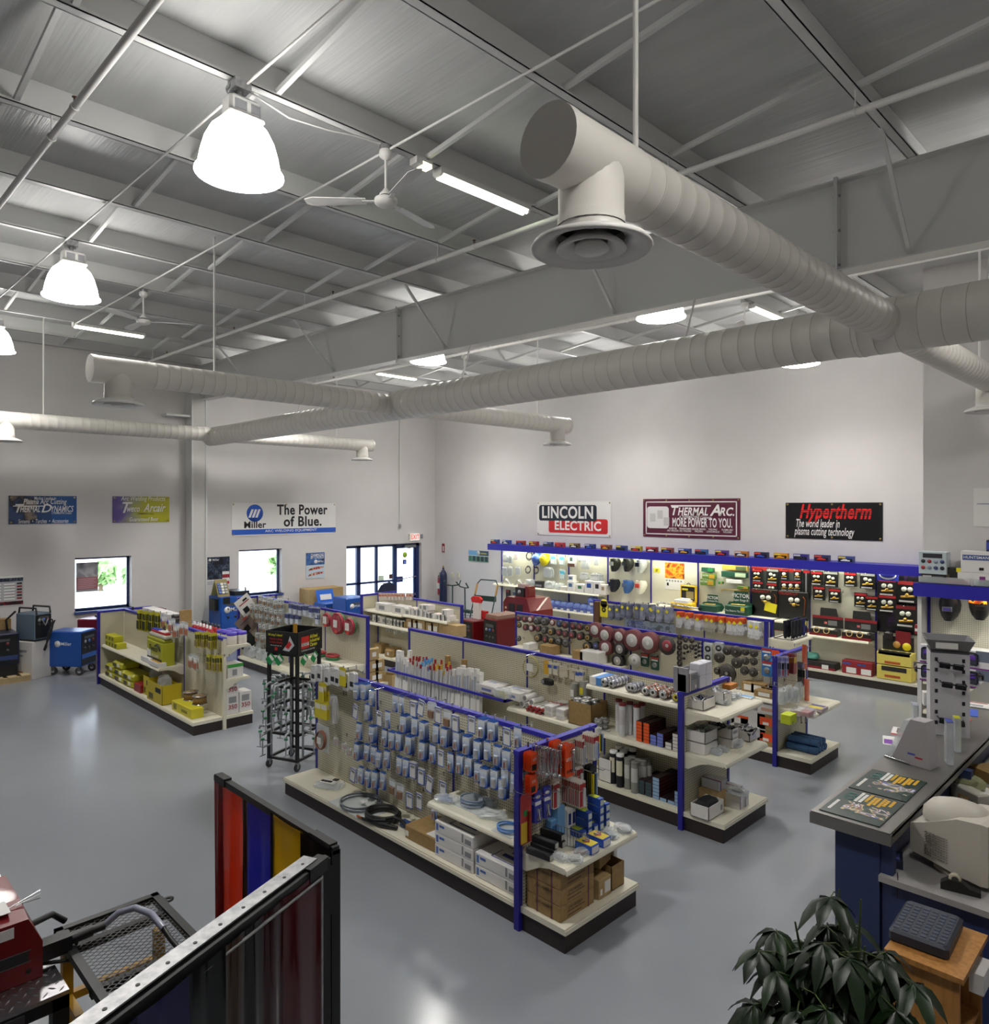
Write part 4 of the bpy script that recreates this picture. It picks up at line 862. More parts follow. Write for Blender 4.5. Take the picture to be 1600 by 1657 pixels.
# --- welding helmets
def helmet(label, p, rot, col, win='1C1E22', wcol=None, style=0, cuts=None, prn=None):
    t = thing('welding_helmet', label, 'helmet', p, rot); m = MB(); c = M(col, .3); rs = []
    for f, wx, dy, dd in ((0, .1, .15, .0), (.12, .118, .16, .02), (.3, .128, .165, .03), (.55, .12, .15, .02), (.8, .095, .12, -.01), (1, .05, .07, -.05)):
        z = .11-.30*f; n = 16; rs.append([(wx*math.sin(R(-100+200*j/(n-1))), -dy*math.cos(R(-100+200*j/(n-1)))+dd, z) for j in range(n)])
    m.rings(rs, c, True, False, False, None, False); m.add([q for q in rs[0]], [tuple(range(16))], c); m.add([q for q in rs[-1]], [tuple(range(16))[::-1]], c)
    m.build('shell', t); wz = .0 if style == 0 else -.03
    MB().cbox((0, -.147 if style == 0 else -.14, wz), (.11, .03, .09 if style == 0 else .06), M(win, .15) if wcol is None else M(wcol, .3)).cbox((0, -.16 if style == 0 else -.155, wz), (.08, .012, .05 if style == 0 else .035), M(win, .1)).build('lens_frame', t)
    MB().torus((0, 0, .12), .075, .008, BLK, 16, 5, Matrix.Translation((0, .03, .02)) @ Matrix.Rotation(R(80), 4, 'X')).build('headgear', t)
    if prn: MB().rings([[(x*1.01, y*1.01, z) for x, y, z in rs[1]], [(x*1.012, y*1.012, z) for x, y, z in rs[2]]], prn, True, False, False, None, False).build('flame_print', t)
    return t
for px, py, col, win, lab in ((995, 917, '23241F', '8A8A7A', 'black welding helmet on the wall, top left of the six'), (1016, 917, '2A2B26', '1A1A1A', 'black welding helmet on the wall, top middle of the six'), (1037, 919, 'BCC0BC', '16182A', 'silver welding helmet on the wall, top right of the six'), (994, 950, '20222A', '2A2C34', 'black welding helmet on the wall, bottom left of the six'), (1016, 952, '3E68A4', '5A6A88', 'blue welding helmet on the wall, bottom middle of the six'), (1037, 953, 'E2E0CE', 'C84A40', 'cream welding helmet on the wall, bottom right of the six')):
    p = pY(px, py, 14.05); helmet(lab, (p.x, 14.07, p.z+.08), R(-8), col, win)
# --- stickers, calendar, yellow case, green torch kits
c0, w_, h_, X = rect_on(WPY-.002, 1058, 919, 1067.5, 926); t = thing('sticker', 'small yellow sticker with a black mark on the wall pegboard', 'sticker', c0); flat(-w_/2, -h_/2, w_/2, h_/2, YELB, X, .004).build('sheet', t); m = MB(); m.add([(-w_*.3, .0, .005), (.0, h_*.05, .005), (w_*.35, h_*.3, .005), (w_*.0, h_*.25, .005)], [(0, 1, 2, 3)], INK, False, X).add([(-w_*.35, -h_*.3, .005), (.0, -h_*.25, .005), (w_*.3, .0, .005), (0, -h_*.05, .005)], [(0, 1, 2, 3)], INK, False, X); m.build('print', t)
FIRE = mixmat('orange_welder_photo', [(0, '3A1A10'), (.4, 'C8501C'), (.5, 'E8B030'), (.56, 'D86A20'), (.64, '5A2418')], 6, .35, None, 'LINEAR', 2)
c0, w_, h_, X = rect_on(WPY-.002, 1076, 910, 1107, 953); t = thing('calendar', 'calendar with an orange welding photo pinned to the wall pegboard', 'calendar', c0); flat(-w_/2, -h_/2, w_/2, h_/2, PAPER, X, .004).build('sheet', t); m = flat(-w_/2, -h_*.08, w_/2, h_/2, FIRE, X, .006)
for k in range(6): m.box((-.45+k*.15)*w_, -.2*h_, 0, (-.36+k*.15)*w_, -.14*h_, .006, GREY, X)
m.box(-.4*w_, -.36*h_, 0, -.3*w_, -.25*h_, .006, INK, X).build('print', t)
ZC = 1.022
p = pY(1105, 980, 13.95); t = thing('tool_case', 'open bright yellow tool case showing a dark printed lid', 'case', (p.x, 13.98, ZC)); m = MB().bbox((0, -.02, .06), (.5, .24, .12), .015, M('E2B81E', .35)); m.build('case_base', t)
l_ = MB().bbox((.06, .1, .31), (.4, .05, .38), .02, M('E2B81E', .35)).box(-.1, .07, .16, .22, .078, .46, M('1C1A1E', .4)).torus((.06, .09, .51), .035, .008, BLK, 12, 5, Matrix.Translation((.06, .1, .5)) @ Matrix.Rotation(PI/2, 4, 'X') @ Matrix.Translation((-.06, -.09, -.51)))
ld = l_.build('lid', t); MB().cbox((0, -.03, .15), (.34, .2, .06), PAPER).cbox((.03, .0, .19), (.22, .1, .04), PAPER).build('manuals', t); MB().box(-.08, .066, .38, .06, .07, .42, YELB).box(.02, .066, .2, .2, .07, .36, M('8A7A50')).build('lid_print', ld)
def vbox(label, px, py, w_, h, m1, m2=None, txt=None, d=.08):
    p = pY(px, py, 14.06); t = thing('torch_box', label, 'box', (p.x, 14.1, p.z-h/2)); MB().bbox((0, 0, h/2), (w_, d, h), .006, m1).build('carton_body', t)
    if m2: MB().box(w_*.05, -d/2-.003, h*.1, w_*.46, -d/2, h*.85, m2).build('printed_label', t)
    if txt: text_mesh('lettering', [(txt, -w_*.22, h*.6, h*.42, WT, 'CENTER', 0, .02, .8)], t, FYn((0, -d/2-.004, 0)))
GOLD = M('B8902C', .45); LGRN = M('5A7A2C', .45)
vbox('green boxed torch at the top of the torch section', 1144, 922, .28, .09, VGRN, GRN); vbox('light green and gold torch box, upper one of two', 1146, 932.5, .3, .11, LGRN, GOLD, 'VICTOR'); vbox('light green and gold torch box, lower larger one of two', 1143.5, 942.5, .32, .13, LGRN, GOLD, 'VICTOR'); vbox('tiny green and gold box beside the light green torch boxes', 1165, 943, .1, .05, GRN, GOLD)
vbox('long gold cutting torch box at the top right of the torch section', 1188, 919, .56, .1, M('A88A38'), M('3A4A2C')); vbox('long dark green torch pack with a yellow star', 1187, 930, .56, .11, VGRN, M('B0C0A0')); vbox('long white box under the green torch pack', 1187, 941, .34, .08, PAPER); vbox('small green and gold tip box by the brass torch', 1201, 951, .24, .06, LGRN, GOLD)
p = pY(1183, 957, 14.0); t = thing('cutting_torch', 'long brass cutting torch hung above the large green display', 'torch', (p.x, 14.1, p.z)); MB().tube([(-.28, 0, -.03), (-.26, 0, .01), (-.2, 0, .012), (.3, 0, .03)], .011, BRASS, 8).build('tube', t); MB().cyl((.16, 0, .02), (.34, 0, .032), .022, BRASS).build('handle', t)
def victor(label, px, w_, h, sub, big):
    p = pY(px, 985, 13.95); t = thing('torch_display', label, 'display', (p.x, 13.99, ZC)); m = MB()
    m.prism([(-w_/2, 0), (w_/2, 0), (w_/2+.06, h*.28), (w_/2, h*.5), (w_*.32, h*.52), (w_*.28, h), (-w_*.28, h), (-w_*.32, h*.52), (-w_/2, h*.5), (-w_/2-.06, h*.28)], .06, .07, VGRN); m.build('header', t)
    MB().bbox((0, -.05, h*.2), (w_*.94, .22, h*.4), .01, VGRN).build('tray', t)
    text_mesh('lettering', [('VICTOR.', 0, h*.8, h*.24, WT, 'CENTER', 0, .03, .9), (sub, 0, h*.61, h*.14, WT, 'CENTER', .1, .01, .8)], t, FYn((0, .056, 0)))
    if big: text_mesh('lettering', [('You Deserve The Best', -.02, h*.17, h*.12, WT, 'CENTER', 0, .01, .8)], t, FYn((0, -.165, 0))); MB().box(w_*.2, -.168, h*.2, w_*.36, -.162, h*.36, YELB).build('price_card', t)
    MB().tube([(-w_*.3, -.05, h*.42), (w_*.3, -.05, h*.44)], .012, BRASS, 6).build('torch', t)
victor('smaller dark green torch display on the wall counter', 1149, .42, .34, 'Contractor Plus', False); victor('larger dark green torch display with a yellow price card', 1195, .52, .46, 'Super Range III', True)
# --- regulators on cards
def reg_card(w_, h, top, win, gauges, name='regulator_pack'):
    t = thing(name, 'x', 'regulator', (0, 0, 0)); MB().box(-w_/2, 0, -h, w_/2, .012, .012, M('18181A', .3)).build('backing_card', t)
    MB().box(-w_*.46, -.003, -h*.16, w_*.46, 0, 0, top).box(-w_*.4, -.002, -h*.96, w_*.3, 0, -h*.88, PAPER).build('printed_header', t)
    m = MB()
    for gx, gz, r_ in gauges: m.lathe([(.001, 0), (r_*w_, 0), (r_*w_, .03), (.001, .03)], win, 16, frame((gx*w_, -.03, gz*h), (1, 0, 0), (0, 0, 1)) @ Matrix.Translation((0, 0, -.03)))
    m.lathe([(.001, .0), (.1*w_, 0), (.08*w_, .05), (.001, .05)], BRASS, 10, frame((0, 0, -h*.62), (1, 0, 0), (0, 0, 1))).tube([(-w_*.3, -.02, -h*.72), (w_*.35, -.02, -h*.66)], w_*.06, BRASS, 6); m.build('regulator', t)
    return t
GAU = M('DAD8CC', .3); RT_ = M('A81E24', .4)
RG1 = Rep(reg_card(.22, .25, RT_, GAU, ((-.16, -.34, .11), (.14, -.34, .11)))); RG2 = Rep(reg_card(.26, .28, M('C8C8C4', .2, .5), GAU, ((-.12, -.36, .12), (.16, -.42, .1)))); RG3 = Rep(reg_card(.15, .19, RT_, GAU, ((0, -.42, .22),)))
BIGP = M('4E5450', .5)
c0, w_, h_, X = rect_on(WPY-.03, 1216.5, 918, 1308, 1015); o = thing('display_panel', 'dark grey display panel with a red border behind the boxed regulators', 'panel', c0); flat(-w_/2, -h_/2, w_/2, h_/2, BIGP, X, .008).build('board', o); m = flat(-w_/2, h_/2-.05, w_*.36, h_/2+.02, M('B82420'), X, .012); flat(w_/2-.015, -h_/2, w_/2, h_/2, M('A82420'), X, .011, m); flat(-w_/2, -h_/2, w_/2, -h_/2+.012, M('A82420'), X, .011, m); m.build('border', o)
def q1(cx, cy): return 1200+cx/5.333, 900+cy/5.333
for i, (rp, cx, cy) in enumerate(((RG1, 132, 165), (RG2, 265, 165), (RG3, 367, 170), (RG3, 480, 172), (RG1, 138, 272), (RG1, 258, 287), (RG3, 367, 268), (RG3, 425, 270), (RG3, 478, 272))):
    px, py = q1(cx, cy); hang(rp, px, py, 1, '-y', 14.1, 14.17, .24, 'carded regulator on the dark grey panel, %s in the %s row' % (ORD[i % 4] if i < 4 else ORD[(i-4)], 'upper' if i < 4 else 'lower'), 'regulators on the grey panel', 'grey display panel')
for i, (rp, cx, cy) in enumerate(((RG1, 645, 195), (RG2, 770, 195), (RG1, 935, 205), (RG2, 1085, 212), (RG1, 665, 325), (RG1, 800, 345), (RG1, 1025, 383), (RG1, 1122, 412))):
    px, py = q1(cx, cy); hang(rp, px, py, 2, '-y', 14.1, 14.2, .26, 'carded regulator on the pegboard right of the grey panel, %s in the %s row' % (ORD[i] if i < 4 else ORD[i-4], 'upper' if i < 4 else 'lower'), 'regulators right of the grey panel', 'regulator pegboard')
for i, (cx, cy, w_) in enumerate(((205, 450, .54), (450, 490, .58))):
    px, py = q1(cx, cy); p = pY(px, py, 14.1); t = thing('torch_kit', 'large black boxed torch kit with red heading on the wall, %s one' % ['left', 'right'][i], 'kit', (p.x, 14.1, max(1.03, p.z-.27))); MB().bbox((0, 0, .27), (w_, .1, .54), .01, M('141416', .4)).build('carton_body', t)
    m = MB()
    for g in (-.06, .06): m.lathe([(.001, 0), (.045, 0), (.045, .03), (.001, .03)], GAU, 14, frame((g+.03, -.052, .38), (1, 0, 0), (0, 0, 1)))
    m.lathe([(.001, 0), (.035, 0), (.03, .05), (.001, .05)], BRASS, 10, frame((.03, -.05, .29), (1, 0, 0), (0, 0, 1))).tube([(-.05, -.06, .31), (.13, -.06, .29)], .014, BRASS, 6).tube([(.22, -.06, .1), (.24, -.06, .4), (.2, -.06, .46)], .008, COPPER, 6); m.build('torch_parts', t)
    text_mesh('lettering', [('TOUGHCUT', -.1, .49, .07, M('B02A24'), 'CENTER', 0, .02)], t, FYn((0, -.054, 0)))
    if i == 0: MB().box(-.02, -.075, .12, .22, -.068, .3, YELB, Matrix.Rotation(.18, 4, 'Y')).build('price_card', t)
p = pY(*q1(555, 245), 14.1); t = thing('torch_pack', 'tall thin black torch pack at the right edge of the grey panel', 'pack', (p.x, 14.12, p.z-.28)); MB().box(-.07, 0, 0, .07, .03, .56, M('1A1A1C', .35)).build('backing_card', t); MB().tube([(0, -.015, .06), (0, -.015, .5)], .018, ALU, 8).box(-.06, -.004, .5, .06, 0, .55, RT_).build('torch', t)
def rbx(label, cx, cy):
    px, py = q1(cx, cy); p = pY(px, py, 13.95); t = thing('goggle_display', label, 'display', (p.x, 13.98, .812)); MB().bbox((0, 0, .06), (.5, .22, .12), .006, M('1C1A1C', .4)).box(-.25, -.113, 0, .25, -.11, .05, DRED).build('tray', t); m = MB()
    for k in (-.12, .06): m.torus((k, -.1, .1), .05, .008, M('C0A060'), 14, 5, Matrix.Translation((0, -.01, .0)) @ Matrix.Translation((k, -.1, .1)) @ Matrix.Rotation(R(70), 4, 'X') @ Matrix.Translation((-k, .1, -.1)))
    m.cbox((-.03, -.02, .125), (.4, .14, .02), M('D8D4C4')).build('goggles', t)
    MB().box(-.27, .09, .14, .29, .1, .34, M('1A1A1C', .4)).box(-.27, .088, .3, .29, .09, .35, DRED).prism([(-.13, .35), (.2, .35), (.17, .5), (-.12, .5)], .09, .1, M('1A1A1C')).box(-.05, .086, .2, .0, .09, .24, M('C06060')).box(.02, .086, .18, .18, .09, .27, M('6A6A6C')).build('header_card', t)
rbx('black and red goggle display on the right wall shelf, left one', 715, 660); rbx('black and red goggle display on the right wall shelf, right one', 1000, 690)
carton('flat black and red box on the wall deck behind the tool cards', (pY(*q1(680, 960), 13.95).x, 13.98, .186), (.6, .26, .13), M('201C1E'), 0, [('f', 0, 0, 1, .35, DRED), ('f', .6, .1, .8, .7, PAPER)], cat='box')
for i, cx in enumerate((945, 1072)): carton('red and white boxed part on the wall deck, %s of two' % ['left', 'right'][i], (pY(*q1(cx, 1010), 13.95).x, 13.95, .186), (.26, .2, .24), M('8E1C24'), 0, [('f', .3, .08, .95, .5, PAPER), ('f', .05, .7, .6, .85, M('3A4A8A'))])
bag('teal cloth bag on the wall deck behind the third gondola', (pY(*q1(590, 880), 13.95).x, 14.02, .33), (.28, .2, .12), M('4A9080'), film=M('5AA090', .6))
# --- black panel at the right end with Lincoln sign
c0, w_, h_, X = rect_on(WPY-.03, 1419.5, 926, 1487, 1021); o = thing('display_panel', 'black and purple display panel at the right end of the wall', 'panel', c0); PUR = mixmat('purple_black', [(0, '0E0C14'), (.6, '0E0C14'), (.64, '34184A')], 5, .35, None, 'LINEAR', 2); flat(-w_/2, -h_/2, w_/2, h_/2, PUR, X, .008).build('board', o)
c0, w_, h_, X = rect_on(13.95, 1419, 925, 1454, 939); o = thing('hanging_sign', 'blue sign with a white oval under the valance, right end', 'sign', c0); flat(-w_/2, -h_/2, w_/2, h_/2, M('2A349A'), X, .006).build('board', o); m = MB(); m.lathe([(.001, 0), (.5, 0), (.5, .003), (.001, .003)], WT, 24, X @ Matrix.Translation((0, h_*.2, .006)) @ Matrix.Diagonal((w_*.8, h_*1.1, 1, 1))).lathe([(.001, 0), (.5, 0), (.5, .003), (.001, .003)], M('2A349A'), 24, X @ Matrix.Translation((0, h_*.25, .008)) @ Matrix.Diagonal((w_*.7, h_*.8, 1, 1))); m.build('oval', o)
RG4 = Rep(reg_card(.3, .3, RT_, GAU, ((-.17, -.4, .13), (.17, -.4, .13)))); RG5 = Rep(reg_card(.34, .38, M('7A1418'), GAU, ((-.15, -.36, .12), (.13, -.36, .12))))
for i, (rp, cx, cy, h) in enumerate(((RG4, 1255, 270, .3), (RG4, 1255, 412, .3), (RG5, 1430, 312, .38), (RG5, 1415, 522, .38))):
    px, py = q1(cx, cy); hang(rp, px, py, 1, '-y', 14.05, 14.16, h, 'red carded gauge set on the black panel, %s' % ['upper left', 'lower left', 'upper right', 'lower right'][i], 'gauge sets on the black panel', 'black display panel')
p = pY(*q1(1330, 1060), 13.95); t = thing('counter_display', 'yellow stacked counter display with a black header on the wall deck', 'display', (p.x, 13.97, .186)); m = MB().bbox((0, 0, .13), (.56, .26, .24), .008, M('D8C860', .45)).bbox((0, 0, .38), (.56, .26, .22), .008, M('D8C860', .45)); m.build('trays', t)
MB().box(-.2, -.135, .16, .2, -.128, .24, M('2A2420')).box(-.25, -.13, .44, .25, -.05, .51, M('141214')).box(-.15, -.134, .05, .1, -.13, .09, M('B05020')).box(-.15, -.134, .29, .1, -.13, .33, M('B05020')).build('printed_front', t)
m = MB().box(-.25, .1, .48, .25, .12, .74, M('181618', .4)).box(-.04, .096, .6, .2, .12, .84, M('7A1820', .4)); m.build('header_card', t); m = MB().lathe([(.001, 0), (.07, 0), (.07, .004), (.001, .004)], YELB, 18, frame((.14, .094, .58), (1, 0, 0), (0, 0, 1))).lathe([(.001, 0), (.06, 0), (.06, .004), (.001, .004)], M('C89A50'), 18, frame((-.02, .096, .6), (1, 0, 0), (0, 0, 1))); m.build('header_print', t)
MB().bbox((-.14, .05, .76), (.14, .1, .14), .03, M('1A1416')).build('product_on_top', t)
m = MB()
for k in range(4): m.torus((-.2+k*.13, -.1, .47), .045, .007, M('D8D0A8'), 12, 5, Matrix.Translation((-.2+k*.13, -.1, .47)) @ Matrix.Rotation(R(70), 4, 'X') @ Matrix.Translation((.2-k*.13, .1, -.47)))
m.build('goggles', t)
carton('tiny red box hung at the right edge of the wall shelving', (pY(1484, 1032, 14.0).x, 14.0, 1.03), (.06, .1, .16), DRED, 0, [('f', .1, .3, .9, .6, PAPER)])
t = thing('metal_tube', 'long chrome tube lying behind the glove gondola', 'tube', (pY(1065, 981, 13.87).x, 13.87, 1.04)); MB().tube([(0, 0, .0), (.05, -.03, .07), (1.05, -.06, .03)], .018, CHR, 10).build('tube', t); MB().cbox((1.05, -.06, .03), (.05, .05, .05), BLK).build('end_cap', t)
# ================================================================ SECOND BLUE VALANCE UNIT AT THE RIGHT
t = thing('pegboard_shelving', 'cream pegboard unit with blue valance at the right, behind the sunglasses stand', 'shelving', (0, 0, 0)); RX0, RX1, RY = -2.86, 1.0, 11.27
MB().box(RX0, RY, 0, RX1, RY+.03, 2.1, PEGW).build('pegboard_panel', t); MB().box(RX0-.05, 10.98, 0, RX0-.0, RY+.03, 2.05, WHT).build('side_panel', t)
for x in (RX0+.02, -1.66, -.46): MB().box(x-.015, RY-.03, 0, x+.015, RY, 2.1, BLUED).build('upright', t)
MB().box(RX0-.08, 10.9, 2.03, RX1, 10.92, 2.205, BLUE).box(RX0-.08, 10.92, 2.185, RX1, 11.3, 2.205, BLUE).box(RX0-.08, 10.92, 2.03, RX0-.06, 11.3, 2.205, BLUE).build('valance', t)
for z in (.5, .9): shelf_mb(RX0+.03, RX1, RY-.01, 10.93, z).build('shelf', t)
MB().box(RX0, 10.95, 0, RX1, RY, .15, KICK).build('kick_base', t)
area('valance_glow', (-1.4, 11.0, 2.08), (R(-14), 0, 0), 2.0, .06, 14, (1, 1, .82))
p = pY(1534, 985, 11.05); helmet('black and grey welding helmet hanging on the right pegboard', (p.x, 11.13, p.z+.03), 0, '202022', '5A4A9A', '6A6C74', 1)
p = pY(1583, 983, 11.05); helmet('welding helmet with an orange flame print at the right edge', (p.x, 11.13, p.z+.03), R(12), '1A1818', '2A2A2A', '3A3028', 1, None, mixmat('flame_print', [(0, 'E05A10'), (.5, 'F09A20'), (.6, '1A1010')], 14, .3))
TZ = 2.207
def tb(label, px, w_, d, h, m, z=TZ, y=11.08, patches=(), texts=()): return carton(label, (pY(px, 900, y-d/2).x, y, z), (w_, d, h), m, 0, patches, texts)
c_ = M('B8C4C8', .4)
tb('black box under the pale helmet box on the right valance', 1509, .3, .2, .12, M('181618'), TZ, 11.1, [('f', .1, .5, .45, .85, M('B8B0B0')), ('f', .5, .2, .9, .8, M('5A5458'))])
t = tb('pale blue box printed with rows of little helmets on the right valance', 1508.5, .33, .2, .3, c_, TZ+.122, 11.1, [('f', .15, .72, .85, .92, M('24242C'))]); m = MB()
for r_ in range(2):
    for k in range(4): m.lathe([(.001, 0), (.026, 0), (.026, .003), (.001, .003)], M(['20242C', '9A2A34', '8A98A8', '3A4A78'][(k+r_) % 4], .4), 12, frame((-.11+k*.075, -.103, .17-r_*.085), (1, 0, 0), (0, 0, 1)))
m.build('helmet_pictures', t)
m = tb('black box with a yellow corner on the right valance', 1536, .26, .15, .22, M('1A1A18'), TZ, 11.12, [('f', .0, .72, .75, 1, M('26261F')), ('f', .8, .75, 1, 1, YELB), ('f', .2, .1, .5, .6, M('6A5A48'))])
tb('lower white box with a purple spot on the right valance', 1575, .36, .22, .17, WBOX, TZ, 11.1, [('f', .68, .3, .86, .75, M('7A2A78'))])
tb('upper white box with lettering on a blue band, right valance', 1579, .34, .22, .28, WBOX, TZ+.172, 11.1, [('f', .06, .58, .95, .82, M('2C4A8A')), ('f', .6, .12, .75, .25, INK)], [('f', [('HUNTSMAN', .5, .7, .05, WT, 'CENTER', 0, .02)])])
tb('tall dark boxed item cut by the right photo edge', 1612, .22, .2, .6, M('2A2A50'), TZ, 11.12, [('f', 0, .8, 1, .95, M('3A4AA0'))])
for i, (px, c) in enumerate(((1507, '6A8A4A'), (1548, 'B04A34'), (1598, '3A7A5A'))):
    p = pY(px, 938, 10.96); t = thing('model_car_case', 'model race car in a clear case on the right valance, %s' % ['left green one', 'middle red one', 'right green one'][i], 'model car', (p.x, 10.98, TZ)); MB().box(-.15, -.05, 0, .15, .05, .012, M('3A3C5A', .3)).build('case_base', t); MB().bbox((0, 0, .04), (.24, .07, .03), .01, M(c, .25)).bbox((0.01, 0, .062), (.11, .06, .025), .01, M('24262C', .2)).build('car', t); MB().box(-.148, -.048, .012, .148, .048, .09, PLAST).build('clear_cover', t)
PB = M('E4E2E4', .45); PP = M('7A2E86', .45)
def hbox(label, px, py, z, y=11.05):
    w_ = .36; t = carton(label, (pY(px, py, y-.14).x, y, z), (w_, .26, .24), PB, 0, [('f', 0, .0, 1, .08, PP), ('f', .42, .35, 1, 1, M('6C7686', .45)), ('f', .5, .3, .95, .42, WT)])
    MB().bbox((0, 0, 0), (.16, .04, .17), .03, M('3A3C48', .3), Matrix.Translation((-.08, -.135, .13))).bbox((0, -.02, .02), (.1, .02, .06), .01, M('5A3A9A', .2), Matrix.Translation((-.08, -.14, .13))).build('helmet_picture', t)
hbox('purple and white helmet box on the right shelf, lower one', 1583, 1095, .902); hbox('purple and white helmet box on the right shelf, upper one', 1583, 1060, 1.144)
hbox('lower helmet box half hidden by the sunglasses stand', 1512, 1095, .902); hbox('upper helmet box half hidden by the sunglasses stand', 1512, 1060, 1.144)
# ================================================================ NEAR GONDOLA (blister cards)
def a1(cx, cy): return 400+cx/3.5556, 950+cy/3.5556
def frm(t, w_, h):
    m = MB(); b = M('2F62BC', .4)
    for q in ((-w_*.48, 0, w_*.48, -h*.05), (-w_*.48, -h*.93, w_*.48, -h*.98), (-w_*.48, 0, -w_*.42, -h*.97), (w_*.42, 0, w_*.48, -h*.97)): m.box(q[0], -.002, q[3], q[2], 0, q[1], b)
    m.box(-w_*.3, -.002, -h*.3, w_*.3, 0, -h*.14, GREY); m.build('printed_face', t)
BC = [Rep(card_proto('blister_card', 'pack', .086, .17, BLIS, ex_tip(COPPER, .3))), Rep(card_proto('blister_card', 'pack', .084, .165, BLIS, ex_tip(BRASS, .22))), Rep(card_proto('blister_card', 'pack', .095, .145, PAPER, frm)), Rep(card_proto('parts_bag', 'pack', .115, .15, PLAST, ex_patch(M('DCE0E6', .5), M('8A6A50', .5))))]
CARDS = [
 [(625, 605, 6, 1), (668, 605, 5, 1), (715, 640, 2, 1), (850, 670, 1, 1), (886, 680, 1, 1), (953, 705, 2, 2), (1003, 700, 1, 2), (1058, 715, 2, 3), (1097, 740, 1, 2), (1150, 760, 1, 3), (1195, 788, 2, 2), (1290, 795, 1, 2), (1345, 818, 5, 0), (1402, 832, 4, 0), (1492, 865, 1, 2), (1555, 868, 1, 0)],
 [(625, 722, 1, 2), (690, 722, 3, 1), (758, 760, 1, 2), (807, 765, 1, 1), (895, 792, 5, 0), (962, 805, 2, 1), (1005, 830, 4, 1), (1083, 848, 2, 1), (1130, 868, 5, 0), (1200, 890, 5, 0), (1257, 915, 4, 0), (1318, 942, 6, 1), (1380, 945, 1, 1), (1435, 975, 2, 0), (1487, 998, 2, 0)],
 [(640, 832, 2, 0), (712, 850, 4, 0), (788, 870, 2, 0), (828, 885, 3, 0), (868, 892, 3, 0), (925, 912, 4, 0), (1003, 945, 5, 0), (1065, 962, 1, 0), (1112, 988, 1, 2), (1168, 1012, 1, 0), (1220, 1022, 2, 0), (1270, 1035, 3, 0), (1325, 1068, 2, 0), (1358, 1100, 4, 1), (1418, 1108, 4, 1), (1480, 1100, 2, 1), (1535, 1132, 1, 1)],
 [(627, 950, 5, 0), (685, 955, 2, 0), (725, 967, 2, 0), (752, 995, 2, 1), (800, 992, 2, 0), (873, 1030, 2, 0), (910, 1042, 2, 0), (950, 1058, 3, 2), (998, 1095, 2, 2), (1052, 1140, 1, 2), (1125, 1168, 1, 2), (1465, 1165, 4, 1)],
 [(610, 1085, 2, 2), (652, 1085, 2, 0), (690, 1105, 2, 0), (730, 1112, 4, 0), (778, 1118, 2, 0), (835, 1152, 1, 3), (880, 1180, 1, 3), (932, 1230, 1, 2), (988, 1235, 1, 2), (1075, 1290, 1, 0)]]
WHG = 'near gondola pegboard'
for r_, row in enumerate(CARDS):
    for i, (cx, cy, n, k) in enumerate(row):
        px, py = a1(cx, cy); h = (.17, .165, .145, .15)[k]
        kind = ('blue to white blister card', 'blue to white blister card', 'white card with blue edge', 'clear bagged part')[k]
        hang(BC[k], px, py, n, '-y', 4.30, G1Y-.02, h, '%s on the %s hook of the %s row, near gondola' % (kind, ORD[i], ['top', 'second', 'third', 'fourth', 'bottom'][r_]), 'cards on the near gondola', WHG, tilt=(.2 if k == 2 and i % 3 == 0 else 0))
# white bags with black text at the top left, yellow cards, coil packs
def wbag(t, w_, h): MB().box(-w_*.3, -.003, -h*.8, w_*.3, 0, -h*.5, INK).build('printed_face', t)
WB = Rep(card_proto('nozzle_bag', 'bag', .1, .17, M('DCDCDA', .35), wbag, .02))
for i, (cx, cy, n) in enumerate(((378, 500, 3), (412, 498, 4), (455, 520, 2), (490, 515, 2), (515, 525, 3), (565, 550, 3), (600, 545, 2))):
    px, py = a1(cx, cy); hang(WB, px, py, n, '-y', 4.33, G1Y-.02, .17, 'white nozzle bag with black print, %s cluster along the top left of the near gondola' % ORD[i], 'white nozzle bags on the near gondola', WHG, gap=.03)
YC = Rep(card_proto('yellow_card', 'pack', .13, .19, YEL, ex_patch(M('EAE6D8'), None)))
for i, (cx, cy, n) in enumerate(((425, 610, 3), (405, 705, 2), (440, 715, 2), (548, 520, 1))):
    px, py = a1(cx, cy); hang(YC, px, py, n, '-y', 4.3, G1Y-.02, .19, 'yellow carded part at the left of the near gondola, %s' % ['upper one', 'lower left one', 'lower right one', 'among the white bags'][i], 'yellow cards on the near gondola', WHG, gap=.03)
def coilpack(label, px, py, yf, R0, mat, r_=.008, turns=3, card=True):
    p = pY(px, py, yf); t = thing('cable_coil', label, 'cable', p); m = MB(); X = Matrix.Rotation(R(82), 4, 'X')
    for k in range(turns): m.torus((.003*k, 0, .012*k), R0-.004*k, r_, mat, 28, 5, X)
    m.build('coil', t)
    if card: MB().cbox((0, -.03, 0), (R0*.8, .004, R0*.7), PAPER).build('paper_label', t)
    return t
p = coilpack('brown liner coil in a clear bag at the left of the near gondola', *a1(425, 880), 4.3, .1, M('8A5A48', .4)); MB().box(-.13, .02, -.13, .13, .024, .16, PLAST).build('film', p); hook((p.location.x, G1Y-.02, p.location.z+.13), 0, WHG)
